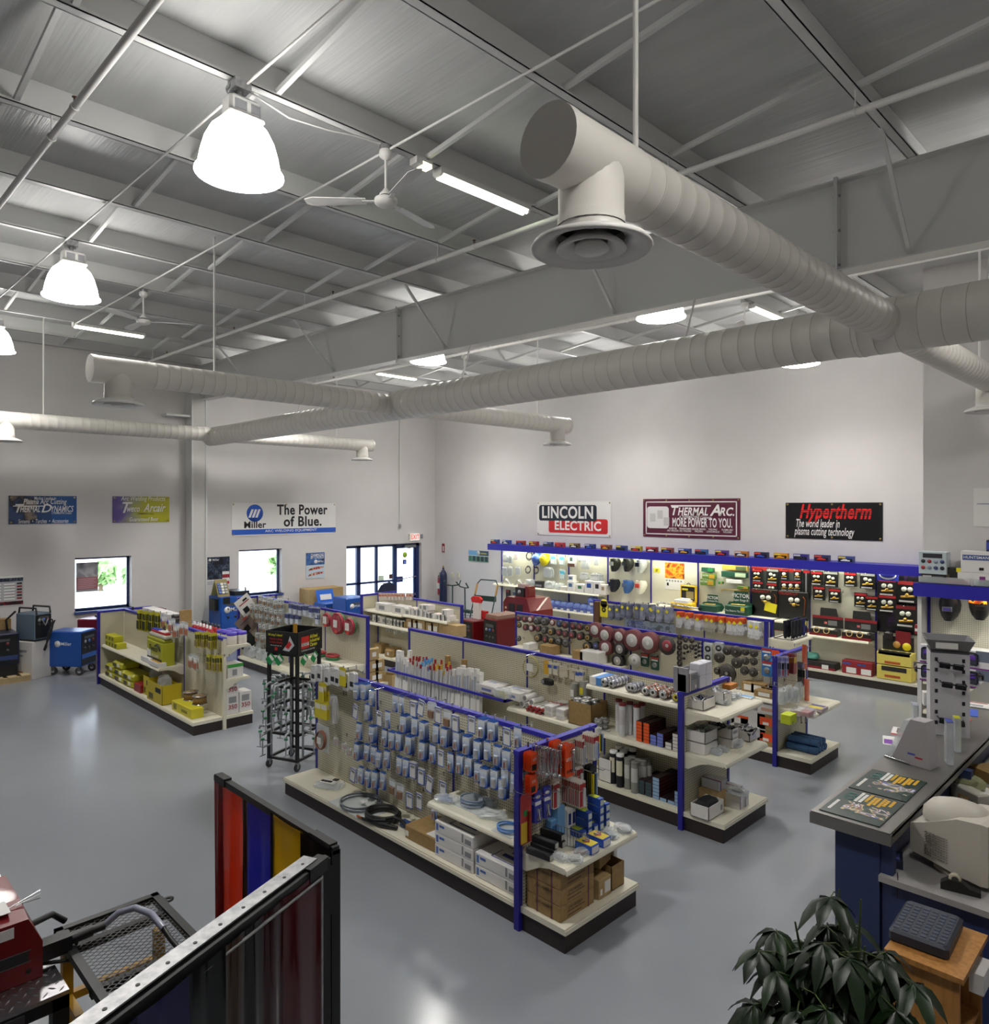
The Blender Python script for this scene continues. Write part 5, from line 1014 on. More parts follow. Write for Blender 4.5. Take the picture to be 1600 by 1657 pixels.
for i, (cx, cy, h, c) in enumerate(((505, 700, .3, 'B8A898'), (490, 650, .12, 'A86A50'), (510, 885, .09, 'A85A40'), (560, 915, .08, 'B06A48'), (585, 945, .08, 'B06A48'), (690, 740, .12, '8A8AA0'))):
    q = pY(*a1(cx, cy), 4.33); t = thing('hanging_bag', 'small clear bag of copper parts on the near gondola, %s' % ['long upper one', 'short one beside the long bag', 'beside the brown liner coil', 'second past the brown liner coil', 'third past the brown liner coil', 'under the yellow cards'][i], 'bag', (q.x, q.y, q.z-h/2)); bag_mb(.09, .05, h, PLAST, i).build('film', t); MB().bbox((0, 0, h*.35), (.05, .03, h*.5), .01, M(c, .5)).build('contents', t); hook((q.x, G1Y-.02, q.z+h/2), 0, WHG)
# shelf and deck goods
D0 = .187
p = pz(533, 1272, D0); t = bag('bagged black lens part lying flat on the left of the near base deck', p, (.34, .24, .05), None, .4); MB().cbox((0, 0, .052), (.18, .1, .008), PAPER).cbox((-.02, -.02, .058), (.13, .03, .012), BLK).cbox((.05, .05, .058), (.06, .05, .01), BLK).build('contents', t)
def flatcoil(label, p, R0, mat, r_, turns, name='cable_coil', tail=(), rot=0):
    t = thing(name, label, 'cable', p, rot); m = MB(); rr = random.Random(int(p[0]*100)); pts = []
    N = 26*turns
    for k in range(N+1):
        a = 2*PI*k/26; q = R0*(1+.06*math.sin(k*.37)+.05*rr.uniform(-1, 1)*0); pts.append((q*math.cos(a)*1.15, q*math.sin(a), r_+.011*(k/26)*1.3))
    m.tube(pts+[Vector(pts[-1])+Vector(v) for v in tail], r_, mat, 7); m.build('cable', t); return t
t = flatcoil('grey welding liner coiled loosely in a clear bag on the near base deck', pz(583, 1302, D0), .19, M('6A7078', .4), .008, 3); MB().box(-.3, -.2, .0, .34, .2, .003, PLAST).cbox((.05, 0, .045), (.06, .05, .002), PAPER).build('film', t)
t = flatcoil('thick black welding cable coil with torch ends on the near base deck', pz(619, 1325, D0), .15, BLK, .016, 4, tail=((.1, .03, -.02), (.25, -.02, -.04), (.33, .08, -.045)))
MB().tube([(.3, -.05, .02), (.16, -.12, .03), (-.1, -.16, .02)], [.02, .026, .016], BLK, 8).tube([(-.12, -.16, .02), (-.2, -.16, .02)], .01, COPPER, 8).build('torch_handle', t); MB().cbox((.3, .05, .03), (.1, .06, .05), M('22407A')).build('connector', t)
WB_ = M('E0DEDA', .55)
p = pz(640, 1361, D0); q = pz(702, 1392, D0); p.y = q.y = 4.09
carton('flat brown box on the near base deck beside the white boxes', ((p.x+q.x)/2, 4.28, D0), (abs(q.x-p.x), .34, .12), CARD, 0, [('f', .02, .2, .1, .6, PAPER), ('t', .55, .05, .85, .35, PAPER)])
def wstack(label, px0, px1, n, base):
    x0 = pY(px0, 1400, 4.09).x; x1 = pY(px1, 1430, 4.09).x
    for k in range(n):
        t = carton('%s, %s' % (label, ['bottom box', 'middle box' if n == 3 else 'top box', 'top box'][k]), ((x0+x1)/2, 4.275, base+k*.102), (abs(x1-x0)-.01, .36, .1), WB_, 0, [('f', .04, .2, .1, .8, M('5A76B0')), ('f', .13, .55, .26, .75, M('4A6AAA')), ('f', .72, .2, .76, .9, GREY), ('f', .8, .2, .95, .6, GREY)] + ([('t', .3, .12, .95, .14, NAVY), ('t', .3, .7, .8, .72, NAVY), ('t', .3, .12, .31, .5, NAVY), ('t', .42, .3, .85, .42, NAVY), ('t', .5, .52, .8, .64, NAVY)] if k == n-1 else []))
wstack('white boxed welding gun in the stack of three on the near base deck', 702, 765, 3, D0); wstack('white boxed welding gun in the stack of two on the near base deck', 767, 838, 2, D0)
S0 = .622
t = flatcoil('blue edged liner coil in a bag on the near gondola shelf, left one', pz(764, 1302, S0), .095, M('7A8AA0', .35), .008, 4); MB().box(-.12, -.12, .0, .2, .12, .004, PLAST).build('film', t); MB().lathe([(.07, .01), (.09, .06), (.11, .01)], PLAST, 20).build('clear_bag', t)
t = flatcoil('bright blue liner coil lying at the right end of the near gondola shelf', pz(823, 1343, S0), .085, M('4A82C8', .35), .007, 2); MB().box(-.1, -.1, .0, .12, .1, .003, PLAST).build('film', t)
bag('clear bag with blue clips at the left of the near gondola shelf', pz(722, 1296, S0), (.24, .16, .05), M('5A80C0'), .3); bag('white paper packed bag between the two coils on the near gondola shelf', pz(797, 1322, S0), (.26, .16, .05), M('E2E2E0'), .5); bag('blue printed bag leaning behind the left coil on the near gondola shelf', pz(790, 1302, S0), (.2, .1, .06), M('8AA8D8'), .2)
# ================================================================ NEAR GONDOLA END PANEL
def a5(cx, cy): return 840+cx/7.205, 1170+cy/7.205
EPX = -3.78; WHE = 'near gondola end panel'
def orc(t, w_, h):
    MB().box(-w_*.38, -.002, -h*.9, w_*.2, 0, -h*.55, BLK).build('picture', t)
    text_mesh('lettering', [('LITE', 0, -h*.28, h*.2, WT, 'CENTER', 0, .03, .8)], t, FYn((0, -.002, 0)))
def orb(t, w_, h):
    MB().tube([(w_*.22, -.015, -h*.2), (w_*.28, -.015, -h*.8)], .009, CHR, 6).lathe([(.001, 0), (.016, 0), (.016, .03), (.001, .03)], CHR, 10, Matrix.Translation((w_*.22, -.015, -h*.22))).torus((w_*.27, -.015, -h*.83), .014, .005, CHR, 10, 5, Matrix.Translation((0, 0, 0))).build('spark_lighter', t)
    text_mesh('lettering', [('LITE', -w_*.12, -h*.42, h*.14, WT, 'CENTER', 0, .04, .9), ('SUPER', -w_*.05, -h*.82, h*.13, BLK, 'CENTER', .2, .04, .8)], t, FYn((0, -.002, 0)))
OC1 = Rep(card_proto('flint_card', 'pack', .085, .13, ORG, orc)); OC2 = Rep(card_proto('lighter_card', 'pack', .11, .24, ORG, orb))
hang(OC1, *a5(180, 470), 7, '+x', -3.68, EPX, .13, 'small orange flint card in the upper cluster of the near end panel', 'upper orange flint cards', WHE, .013); hang(OC1, *a5(170, 725), 5, '+x', -3.68, EPX, .13, 'small orange flint card in the lower cluster of the near end panel', 'lower orange flint cards', WHE, .013)
hang(OC2, *a5(590, 450), 5, '+x', -3.62, EPX, .24, 'tall orange spark lighter card at the middle of the near end panel', 'orange spark lighter cards', WHE, .018); hang(OC2, *a5(440, 400), 3, '+x', -3.68, EPX, .24, 'tall orange spark lighter card behind the wire strikers', 'orange spark lighter cards', WHE, .018)
def striker():
    t = thing('flint_striker', 'x', 'lighter', (0, 0, 0)); MB().tube([(-.02, 0, 0), (-.025, 0, -.1), (-.018, 0, -.2), (.0, 0, -.21), (.02, 0, -.2), (.03, 0, -.05), (.015, 0, .0), (-.02, 0, .0)], .004, CHR, 6).build('wire', t); MB().lathe([(.02, 0), (.022, .02), (.012, .035), (.001, .036)], CHR, 12, Matrix.Translation((0, 0, -.215))).build('cup', t); return t
SK = Rep(striker())
for i, (cx, cy, n) in enumerate(((310, 460, 5), (400, 470, 4), (460, 480, 4))): hang(SK, *a5(cx, cy), n, '+x', -3.6, EPX, .21, 'chrome wire spark striker hanging in the %s bunch on the near end panel' % ['left', 'middle', 'right'][i], 'wire strikers', WHE, .03)
def rwp(t, w_, h): MB().box(-w_*.45, -.003, -h*.3, w_*.45, 0, -h*.05, M('B0282C')).box(-w_*.1, -.003, -h*.95, w_*.45, 0, -h*.34, M('2C4AA8')).bbox((-w_*.12, -.012, -h*.55), (w_*.4, .02, h*.7), .006, PLAST).build('printed_face', t)
def rwp2(t, w_, h): MB().box(-w_*.45, -.003, -h*.3, w_*.45, 0, -h*.05, M('A83030')).box(-w_*.4, -.003, -h*.95, w_*.1, 0, -h*.34, M('A82A2E')).bbox((w_*.15, -.012, -h*.55), (w_*.4, .02, h*.7), .006, PLAST).build('printed_face', t)
RP = Rep(card_proto('tip_cleaner_pack', 'pack', .08, .2, M('E2DCD4', .45), rwp)); RP2 = Rep(card_proto('tip_cleaner_pack', 'pack', .08, .2, M('E2DCD4', .45), rwp2))
for i, (rp, cx, cy, n, h) in enumerate(((RP, 760, 340, 6, .2), (RP, 895, 290, 7, .2), (RP2, 735, 840, 11, .2), (RP2, 432, 850, 2, .2), (RP2, 705, 640, 2, .16))):
    hang(rp, *a5(cx, cy), n, '+x', -3.6 if n > 6 else -3.7, EPX, h, 'red, white and blue pack, %s on the near end panel' % ['left of the two upper fans', 'right of the two upper fans', 'in the large lower fan', 'just left of the large fan', 'half hidden behind the large fan'][i], 'red white and blue packs', WHE, .018)
def blc(t, w_, h): MB().lathe([(.001, 0), (w_*.33, 0), (w_*.33, .002), (.001, .002)], WT, 16, FYn((0, 0, -h*.15)) @ Matrix.Diagonal((1, .5, 1, 1))).box(-w_*.42, -.002, -h*.42, w_*.42, 0, -h*.3, WT).tube([(-.01, -.012, -h*.5), (.012, -.012, -h*.9)], .008, CHR, 6).tube([(.016, -.012, -h*.5), (-.012, -.012, -h*.9)], .006, CHR, 6).build('printed_face', t)
BL = Rep(card_proto('blue_tool_card', 'pack', .08, .235, M('3A3FA8', .4), blc))
hang(BL, *a5(220, 985), 4, '+x', -3.7, EPX, .235, 'blue tool card with a white oval, left stack on the near end panel', 'blue tool cards', WHE, .016); hang(BL, *a5(328, 930), 2, '+x', -3.7, EPX, .235, 'blue tool card with a white oval, right stack on the near end panel', 'blue tool cards', WHE, .016)
def ryc(t, w_, h): MB().box(-w_*.45, -.002, -h*.98, w_*.1, 0, -h*.55, M('C8A82A')).tube([(w_*.25, -.014, -h*.35), (w_*.25, -.014, -h*.95)], .013, M('8A2A1C', .4), 8).box(-w_*.2, -.003, -h*.42, w_*.1, 0, -h*.3, GRN).build('printed_face', t)
hang(Rep(card_proto('brush_card', 'pack', .12, .36, M('9A2A2A', .4), ryc)), *a5(78, 1125), 1, '+x', -3.66, EPX, .36, 'red and yellow brush card at the lower left of the near end panel', 'brush cards', WHE)
def pens(t, w_, h):
    m = MB()
    for k in range(3): m.tube([((k-1)*.024, -.015, -h*.2), ((k-1)*.024, -.015, -h*.9)], .009, [YEL, M('2A3040'), M('8AA8C0')][k], 7)
    m.build('markers', t)
hang(Rep(card_proto('marker_pack', 'pack', .09, .25, M('24262C', .4), pens)), *a5(865, 690), 4, '+x', -3.68, EPX, .25, 'dark pack of paint markers at the right of the near end panel', 'marker packs', WHE, .02)
hang(Rep(card_proto('marker_pack', 'pack', .07, .2, M('E2E2DC', .4), pens)), *a5(935, 210), 2, '+x', -3.68, EPX, .2, 'white marker pack at the top right edge of the near end panel', 'white marker packs', WHE, .02)
ES = .612; PH = PI/2
def ebox(label, cx, cy, dims, m, patches=(), z=ES, group=None, rot=PH, dz=0, texts=()):
    px, py = a5(cx, cy); p = pz(px, py, z); return carton(label, (p.x, p.y, z+dz), dims, m, rot, patches, texts, group)
BKP = [('r', .1, .2, .9, .8, M('BEBEB8')), ('f', .1, .15, .5, .5, GREYD)]
for i, (cx, cy, dz) in enumerate(((235, 1555, 0), (285, 1495, 0), (300, 1490, .05), (385, 1400, 0), (375, 1395, .052))):
    ebox('long black boxed brush on the near end shelf, %s' % ['frontmost', 'second from the front, lower', 'second from the front, upper', 'rear lower', 'rear upper'][i], cx, cy, (.05, .22, .045), M('1C1C1E', .4), [('f', .1, .1, .9, .9, M('B8B8B2')), ('t', .2, .1, .6, .9, GREYD)], ES, 'black boxes on the end shelf', PH+.1, dz)
ebox('lower light blue box on the near end shelf', 385, 1330, (.1, .06, .15), LBLU, [('f', .15, .4, .8, .7, M('3A6AA8'))]); ebox('taller open light blue box behind the lower one', 450, 1300, (.09, .08, .24), M('7AB0E0', .45)); ebox('small brown box at the back of the near end shelf', 480, 1235, (.08, .06, .22), CARD)
for i, cx in enumerate((545, 592)): ebox('white box with dark blue panels on the near end shelf, %s of two' % ['left', 'right'][i], cx, 1285-i*22, (.045, .08, .2), PAPER, [('f', .15, .4, .85, .85, NAVY)])
LIM = M('A8B828', .45); BB_ = M('2448A0', .4)
for i, (cx, cy, n) in enumerate(((685, 1320, 1), (752, 1285, 3), (822, 1245, 1), (890, 1215, 4), (960, 1180, 3))):
    for k in range(n): ebox('blue and yellow boxed part, %s column from the left, %s box on the end shelf' % (ORD[i], ORD[k]), cx, cy, (.055, .13, .062), BB_, [('f', .12, .12, .88, .8, M('C8D0C8')), ('t', .0, .3, 1, .9, LIM)], ES, 'blue and yellow boxes', PH, k*.064)
def asst(label, cx, cy):
    t = ebox(label, cx, cy, (.1, .16, .065), M('2A50B0', .4), [('f', .08, .1, .9, .85, PAPER), ('t', .05, .05, .95, .95, M('D8C030')), ('l', .05, .2, .95, .8, M('3A6AC0'))])
    m = MB()
    for k in range(7): a = R(-60+20*k); m.tube([(0, -.02, .068), (.04*math.sin(a), -.02+.06*math.cos(a), .069)], .005, M(['C03028', '2A7A3C', '2A2A2E', 'E0E0D8', 'D86A20', '3A5AB0', '8A2A6A'][k]), 5)
    m.build('picture', t)
asst('yellow topped blue box of coloured parts on the near end shelf, front one', 790, 1480); asst('yellow topped blue box of coloured parts on the near end shelf, rear one', 925, 1400)
t = thing('wire_divider', 'upright wire divider fence across the near end shelf', 'divider', pz(*a5(620, 1430), ES), 0); m = MB(); a, b = Vector((-.12, -.06, 0)), Vector((.14, .02, 0))
for k in range(12): q = a+(b-a)*(k/11); m.tube([q, q+Vector((0, 0, .15-.04*k/11))], .0022, CHR, 5)
m.tube([a+Vector((0, 0, .15)), b+Vector((0, 0, .11))], .003, CHR, 5).tube([a, b], .003, CHR, 5); m.build('wire', t)
for i, (cx, cy, c) in enumerate(((480, 1590, 'B8B8B4'), (650, 1610, 'C8C4C0'), (730, 1530, 'A87A6A'), (1040, 1290, 'C8C8C4'), (1080, 1330, '3A6A6A'), (1190, 1235, 'C89A90'), (1230, 1270, 'C0C0C0'))):
    bag('clear bag of small fittings on the near end shelf, %s' % ['at the front left corner', 'next along the front lip', 'before the yellow topped boxes', 'behind the rear yellow topped box', 'with teal parts inside', 'near the far right corner', 'at the far right corner'][i], pz(*a5(cx, cy), ES), (.13, .1, .045), M(c, .4, .3), i*.7)
# end base deck: brown boxes
def a3(cx, cy): return 620+cx/3.636, 1140+cy/3.636
for k in range(3):
    carton('long brown strapped box in the stack of three on the near end base, %s' % ['bottom', 'middle', 'top'][k], (-3.58, 4.27, D0+k*.119), (.4, .34, .116), CARD, PH, [('f', .8, .0, .84, 1, M('6A3A48')), ('f', .2, .45, .7, .5, M('4A3A22')), ('f', .2, .2, .6, .25, M('4A3A22')), ('l', .3, .0, .34, 1, M('6A3A48')), ('l', .72, 0, .76, 1, M('6A3A48'))], [('f', [('J.W.HARRIS', .42, .72, .032, M('3A2C1A'), 'CENTER', 0, .02)]), ('l', [('J.W.HARRIS', .52, .7, .032, M('3A2C1A'), 'CENTER', 0, .02)])])
carton('brown box with a white label on the near end base', (-3.55, 4.6, D0), (.16, .3, .15), CARDL, PH, [('f', .45, .2, .9, .8, PAPER), ('f', .1, .2, .25, .5, PAPER)])
t = carton('open brown box with torn flaps on the near end base', (-3.56, 4.78, D0), (.17, .3, .19), CARD, PH, (), (), None, 'box', 'carton', 'carton_body', 1.0); MB().box(-.085, -.15, .185, .085, -.06, .19, CARD, Matrix.Translation((0, -.02, .12)) @ Matrix.Rotation(-.7, 4, 'X') @ Matrix.Translation((0, .0, -.08))).build('flap', t)
t = carton('opened brown box holding an orange case under the near end shelf', (-3.6, 4.66, D0+.2), (.2, .28, .13), CARD, PH+.2); MB().bbox((-.02, .0, .15), (.12, .2, .05), .02, ORG).build('orange_case', t)
carton('small white box behind the brown boxes on the near end base', (-3.56, 4.89, D0), (.05, .1, .3), WBOX, PH)
# ================================================================ SECOND GONDOLA
def a7(cx, cy): return 840+cx/5.926, 1060+cy/5.926
S2T, S2M = 1.227, .732
def spool(r_, w_, wire, lab):
    t = thing('wire_spool', 'x', 'spool', (0, 0, 0)); X = Matrix.Rotation(PI/2, 4, 'X')
    MB().lathe([(.008, 0), (r_, 0), (r_, .004), (r_*.62, .004), (r_*.62, w_-.004), (r_, w_-.004), (r_, w_), (.008, w_)], M('B9B9BC', .25, .7), 20, X).build('reel', t)
    MB().lathe([(r_*.6, .005), (r_*.88, .006), (r_*.88, w_-.006), (r_*.6, w_-.005)], wire, 18, X).build('wire', t)
    MB().lathe([(.018, w_), (r_*.75, w_+.001), (.018, w_+.002)], lab, 18, X).build('paper_label', t); MB().lathe([(.001, w_+.001), (.016, w_+.002)], BLK, 10, X).build('hub_hole', t); return t
SP1 = Rep(spool(.05, .055, M('A8A8B8', .3, .8), M('C8C8CA', .4))); SP2 = Rep(spool(.05, .055, M('B87858', .3, .8), M('D2D2D2', .4))); SP3 = Rep(spool(.05, .055, M('B89868', .3, .8), YEL))
for i, (rp, cx, cy, n) in enumerate(((SP1, 803, 240, 4), (SP1, 880, 242, 5), (SP1, 1050, 230, 2), (SP1, 1082, 245, 3), (SP2, 1200, 290, 4), (SP2, 1278, 305, 4), (SP2, 1372, 312, 4), (SP3, 1500, 318, 2))):
    px, py = a7(cx, cy); x = pY(px, py, 6.54).x
    for k in range(n): rp.put((x, 6.6+.06*k, S2T+.051), (0, random.uniform(0, 3), 0), '%s wire spool atop the second gondola shelf, %s line from the left' % (['silver', 'silver', 'silver', 'silver', 'copper', 'copper', 'copper', 'yellow labelled'][i], ORD[i]), 'wire spools on the top shelf')
carton('blue and white carton left of the wire spools', (pY(*a7(735, 260), 6.55).x, 6.68, S2T), (.16, .28, .085), M('4A8AD0', .4), 0, [('f', .0, 0, .55, 1, PAPER), ('t', 0, 0, .35, 1, PAPER)])
def tubecan(col, cap, lab, r_=.038, h=.36, capx=.0):
    t = thing('rod_canister', 'x', 'canister', (0, 0, 0)); MB().lathe([(r_, 0), (r_, h-.03)], M(col, .4), 16, None, True).build('can_body', t); MB().lathe([(r_*1.04, h-.03), (r_*1.04, h-.004), (r_*.9, h), (.001, h)], M(cap, .4), 16).build('cap', t)
    if lab: X = Matrix.Rotation(R(-20), 4, 'Z'); MB().rings([[(1.02*r_*math.sin(R(a)), -1.02*r_*math.cos(R(a)), z) for a in range(-70, 71, 20)] for z in (h*.35, h*.8)], M(lab, .5), True, False, False, X, False).build('paper_label', t)
    return t
TW = Rep(tubecan('D2D2D4', '7A2A30', 'C8C2C4'))
for i, (cx, cy, y) in enumerate(((955, 690, 6.66), (990, 745, 6.56), (1060, 720, 6.66), (1128, 740, 6.62), (1175, 720, 6.72))):
    TW.put((pY(*a7(cx, cy), y).x, y, S2M), i, 'white rod canister with a dark red cap, %s of five on the second gondola' % ORD[i], 'white rod canisters')
def ends(label, cx, n, col, w_=.075, h=.034, z=S2M, y=6.53, d=.32, rows=1, cyb=None, grp=None):
    x = pY(*a7(cx, cyb or 800), y).x
    for k in range(n): carton('%s, %s from the bottom' % (label, ORD[k]), (x, y+d/2, z+k*(h+.0015)), (w_, d, h), M('2A1A1C', .45), 0, [('f', .03, .05, .97, .95, M(col, .45)), ('r', 0, .3, 1, .5, DRED)], (), grp)
ends('orange ended electrode box in the left orange column', 1148, 6, 'E0561C', cyb=820); ends('orange ended electrode box in the right orange column', 1218, 6, 'E0561C', cyb=835)
ends('blue ended electrode box in the short blue column', 1284, 3, '6A7AC8', .075, cyb=855); ends('blue ended electrode box in the tall blue column', 1350, 4, '6A7AC8', cyb=875)
ends('single low white electrode box beside the blue columns', 1430, 2, 'DCD8D4', cyb=895); ends('white electrode box in the column against the blue post', 1500, 5, 'DCD8D4', cyb=920)
BX = pY(*a7(575, 650), 6.5).x
t = carton('large open brown box full of spools on the second gondola shelf', (BX, 6.66, S2M), (.33, .3, .26), CARD, 0, (), (), None, 'box', 'carton', 'carton_body', 1.0)
SPX = Rep(spool(.06, .07, M('B0B0B2', .3, .7), WT))
for k, (dx, dy) in enumerate(((-.09, -.07), (.03, -.08), (-.04, .04), (.09, .03))): SPX.put((BX+dx, 6.66+dy, S2M+.21), (R(-90), 0, k), 'white labelled spool lying in the large open brown box, %s' % ['front left', 'front right', 'back left', 'back right'][k], 'spools in the brown box')
for i, (cx, cy, z) in enumerate(((270, 600, 0), (385, 620, 0), (270, 600, .062), (385, 620, .062))):
    carton('white box with red lettering on the second gondola shelf, %s' % ['lower left', 'lower right', 'upper left', 'upper right'][i], (pY(*a7(cx, cy), 6.52).x, 6.7, S2M+z), (.125, .34, .06), WBOX, 0, [('t', .3, .05, .8, .95, M('E0DCDA')), ('f', .1, .2, .9, .7, M('C8C4C4'))], [('t', [('STOODY', .5, .5, .07, M('B82A28'), 'CENTER', .2, .03)])] if i > 1 else ())
for i in range(8):
    p = pY(*a7(85+i*20, 520+(i % 2)*22), 6.53); t = thing('rod_tube', 'clear rod tube with a red end cap on the second gondola shelf, %s' % ORD[i], 'tube', (p.x, 6.54, S2M+.02+.036*(i % 2)), 0, 'red capped rod tubes'); MB().cyl((0, 0, 0), (0, .3, 0), .018, PAPER, n=8).build('tube', t); MB().cyl((0, -.03, 0), (0, .01, 0), .0195, M('9A2A2A'), n=8).build('cap', t)
for i, (cx, cy, z) in enumerate(((10, 500, .0), (60, 500, .0), (35, 440, .08), (100, 470, .05))):
    p = pY(*a7(cx, cy), 6.55); t = thing('tape_roll', 'clear wrapped white roll at the left of the second gondola shelf, %s' % ORD[i], 'roll', (p.x, 6.58, S2M+.045+z), 0, 'white rolls'); MB().cyl((0, 0, 0), (0, .2, 0), .04, WBOX, n=14).build('roll', t); MB().lathe([(.001, 0), (.03, .001)], GREY, 12, FYn((0, -.001, 0))).build('core', t)
bag('yellow and clear packed bag at the left end of the second gondola shelf', pz(815, 1128, .82), (.3, .2, .12), M('C8C050'))
SPS = Rep(spool(.055, .06, M('B8B8B8', .25, .8), M('C8C8C8')))
for i, (cx, y, z) in enumerate(((760, 6.55, 0), (812, 6.62, 0), (760, 6.55, .062), (812, 6.62, .062))): SPS.put((pY(*a7(cx, 660), y).x, y, S2M+z), (R(-90), 0, 0), 'silver spool stacked beside the large brown box, %s' % ['front lower', 'rear lower', 'front upper', 'rear upper'][i], 'silver spools by the brown box')
TB_ = Rep(tubecan('16181E', 'E4E4E4', 'D8D2B8', .042, .36)); TG = Rep(tubecan('8A8A82', '7A7A74', 'C4C4BC', .042, .33))
for i, (cx, cy, y) in enumerate(((905, 1240, 6.56), (968, 1268, 6.52), (1000, 1230, 6.64), (960, 1180, 6.72), (1040, 1190, 6.74), (1085, 1190, 6.76))): TB_.put((pY(*a7(cx, cy), y).x, y, D0), i*.3, 'black rod canister with a white cap on the second gondola base, %s' % ORD[i], 'black rod canisters')
for i, (cx, cy, y) in enumerate(((1045, 1270, 6.54), (1110, 1300, 6.5), (1150, 1260, 6.6), (1190, 1240, 6.62), (1235, 1230, 6.68), (1090, 1240, 6.63))): TG.put((pY(*a7(cx, cy), y).x, y, D0), i*.4, 'grey rod canister on the second gondola base, %s' % ORD[i], 'grey rod canisters')
t = carton('tall white open box beside the black rod canisters', (pY(*a7(815, 1240), 6.5).x, 6.64, D0), (.17, .26, .25), WBOX, 0, [('f', .1, .55, .9, .57, GREY)], (), None, 'box', 'carton', 'carton_body', .98)
for cx, n, c, nm in ((1168, 4, '38484E', 'left dark teal column'), (1238, 4, '38484E', 'right dark teal column'), (1310, 6, '8AA8C8', 'pale blue column'), (1380, 1, '8AA8C8', 'single pale blue row left'), (1455, 1, '8AA8C8', 'single pale blue row right'), (1522, 4, '8AA8C8', 'pale blue column by post')):
    ends('electrode box on the second gondola base, %s' % nm, cx, n, c, .08, .036, D0, 6.5, .36, 1, 1350)
# hung items on the second gondola
W2 = 'second gondola pegboard'
t = coilpack('large wire coil in a clear bag hanging on the second gondola', *a7(115, 115), 6.75, .13, M('A8A060', .35), .004, 3); hook((t.location.x, G2Y-.02, t.location.z+.16), 0, W2)
PK = Rep(card_proto('parts_pack', 'pack', .07, .13, M('D8D2C0', .4), ex_patch(M('3A58B0')))); PK2 = Rep(card_proto('parts_pack', 'pack', .08, .16, M('D8A82C', .45), None)); PK3 = Rep(card_proto('parts_pack', 'pack', .07, .12, M('D2C8B4', .4), ex_patch(M('C8C0A8'))))
for i, (rp, cx, cy, n) in enumerate(((PK2, 258, 110, 1), (PK, 290, 130, 2), (PK, 345, 140, 3), (PK3, 405, 172, 4), (PK3, 505, 190, 2), (PK, 555, 205, 2), (PK, 590, 205, 3), (PK3, 440, 165, 1))):
    hang(rp, *a7(cx, cy), n, '-y', 6.74, G2Y-.02, .13, 'small pack hanging on the second gondola pegboard, %s from the wire coil' % ORD[i], 'small packs on the second gondola', W2, .02)
p = pY(*a7(275, 255), 6.75); t = thing('wire_feeder_part', 'black ribbed plastic part hung on the second gondola pegboard', 'part', p); MB().bbox((0, 0, 0), (.16, .08, .08), .02, BLK).cbox((-.05, -.042, 0), (.05, .01, .04), GREY).build('body', t); hook((p.x, G2Y-.02, p.z+.05), 0, W2)
for i, (cx, cy) in enumerate(((500, 350), (590, 330))): p = pY(*a7(cx, cy), 6.7); t = thing('wire_canister', 'grey canister with a white label hung above the brown box, %s' % ['left', 'right'][i], 'canister', (p.x, 6.76, p.z-.08)); MB().cyl((0, 0, 0), (0, 0, .17), .05, M('A8A8A0', .35, .3), n=14).build('can_body', t); MB().cbox((0, -.05, .06), (.05, .004, .08), [PAPER, YEL][i]).build('paper_label', t)
# welding rods and long boxes standing behind the blue rail
def rodbox(): t = thing('rod_box', 'x', 'box', (0, 0, 0)); MB().box(-.028, -.028, 0, .028, .028, .9, PAPER).build('carton_body', t); MB().box(-.018, -.03, .55, .018, -.028, .8, M('A8AEB8')).build('printed_label', t); return t
def rodtube(c): t = thing('rod_tube', 'x', 'tube', (0, 0, 0)); MB().cyl((0, 0, 0), (0, 0, .82), .013, M('D0D0D0', .3), n=7).build('tube', t); MB().cyl((0, 0, .81), (0, 0, .87), .0155, M(c, .4), n=7).build('cap', t); return t
RB = Rep(rodbox()); RTU = {c: Rep(rodtube(c)) for c in ('A02420', '5AA0D8', 'C8A020')}
rr = random.Random(5); seq = []
xs = -8.66; k = 0; spec = [('b', 5, .066), ('A02420', 7, .032), ('5AA0D8', 6, .032), ('A02420', 5, .032), ('C8A020', 5, .032), ('A02420', 6, .032), ('b', 9, .068)]
cnt = {}
for kind, n, st in spec:
    for i in range(n):
        for row in range(2):
            if row and rr.random() < .35: continue
            y = 6.53+.1*row+rr.uniform(-.01, .01); lean = (R(rr.uniform(-4, -1)), R(rr.uniform(-3, 3)), rr.uniform(-.1, .1)); cnt[kind] = cnt.get(kind, 0)+1
            if kind == 'b': RB.put((xs+rr.uniform(-.01, .01), y, D0), lean, 'tall white rod box standing behind the blue rail, %s group from the left' % ('left' if xs < -8 else 'right'), 'tall white rod boxes', (1, 1, rr.uniform(.86, 1.02)))
            else: RTU[kind].put((xs+rr.uniform(-.008, .008), y, D0), lean, 'thin rod tube with a %s cap standing behind the blue rail' % {'A02420': 'dark red', '5AA0D8': 'light blue', 'C8A020': 'yellow'}[kind], {'A02420': 'red', '5AA0D8': 'blue', 'C8A020': 'yellow'}[kind]+' capped rod tubes', (1, 1, rr.uniform(.88, 1.02)))
        xs += st
for i in range(2): carton('long brown cardboard rod box standing behind the rods, %s' % ['left', 'right'][i], (-7.75+.35*i, 6.76, D0), (.08, .05, .93), CARD)
t = carton('large flat brown sheet box leaning at the left end of the second gondola', (-8.84, 7.1, .0), (.05, .5, .95), CARDL, .15)
for i, (px, py) in enumerate(((787, 1113), (825, 1117))): p = pY(px, py+8, 6.55); carton('white printed box on the blue rail of the second gondola, %s' % ['left', 'right'][i], (p.x, 6.68, .812), (.36, .3, .1), WBOX, 0, [('f', .3, .3, .8, .6, M('7A88B8')), ('t', .2, .5, .6, .7, M('A8B0C8'))])
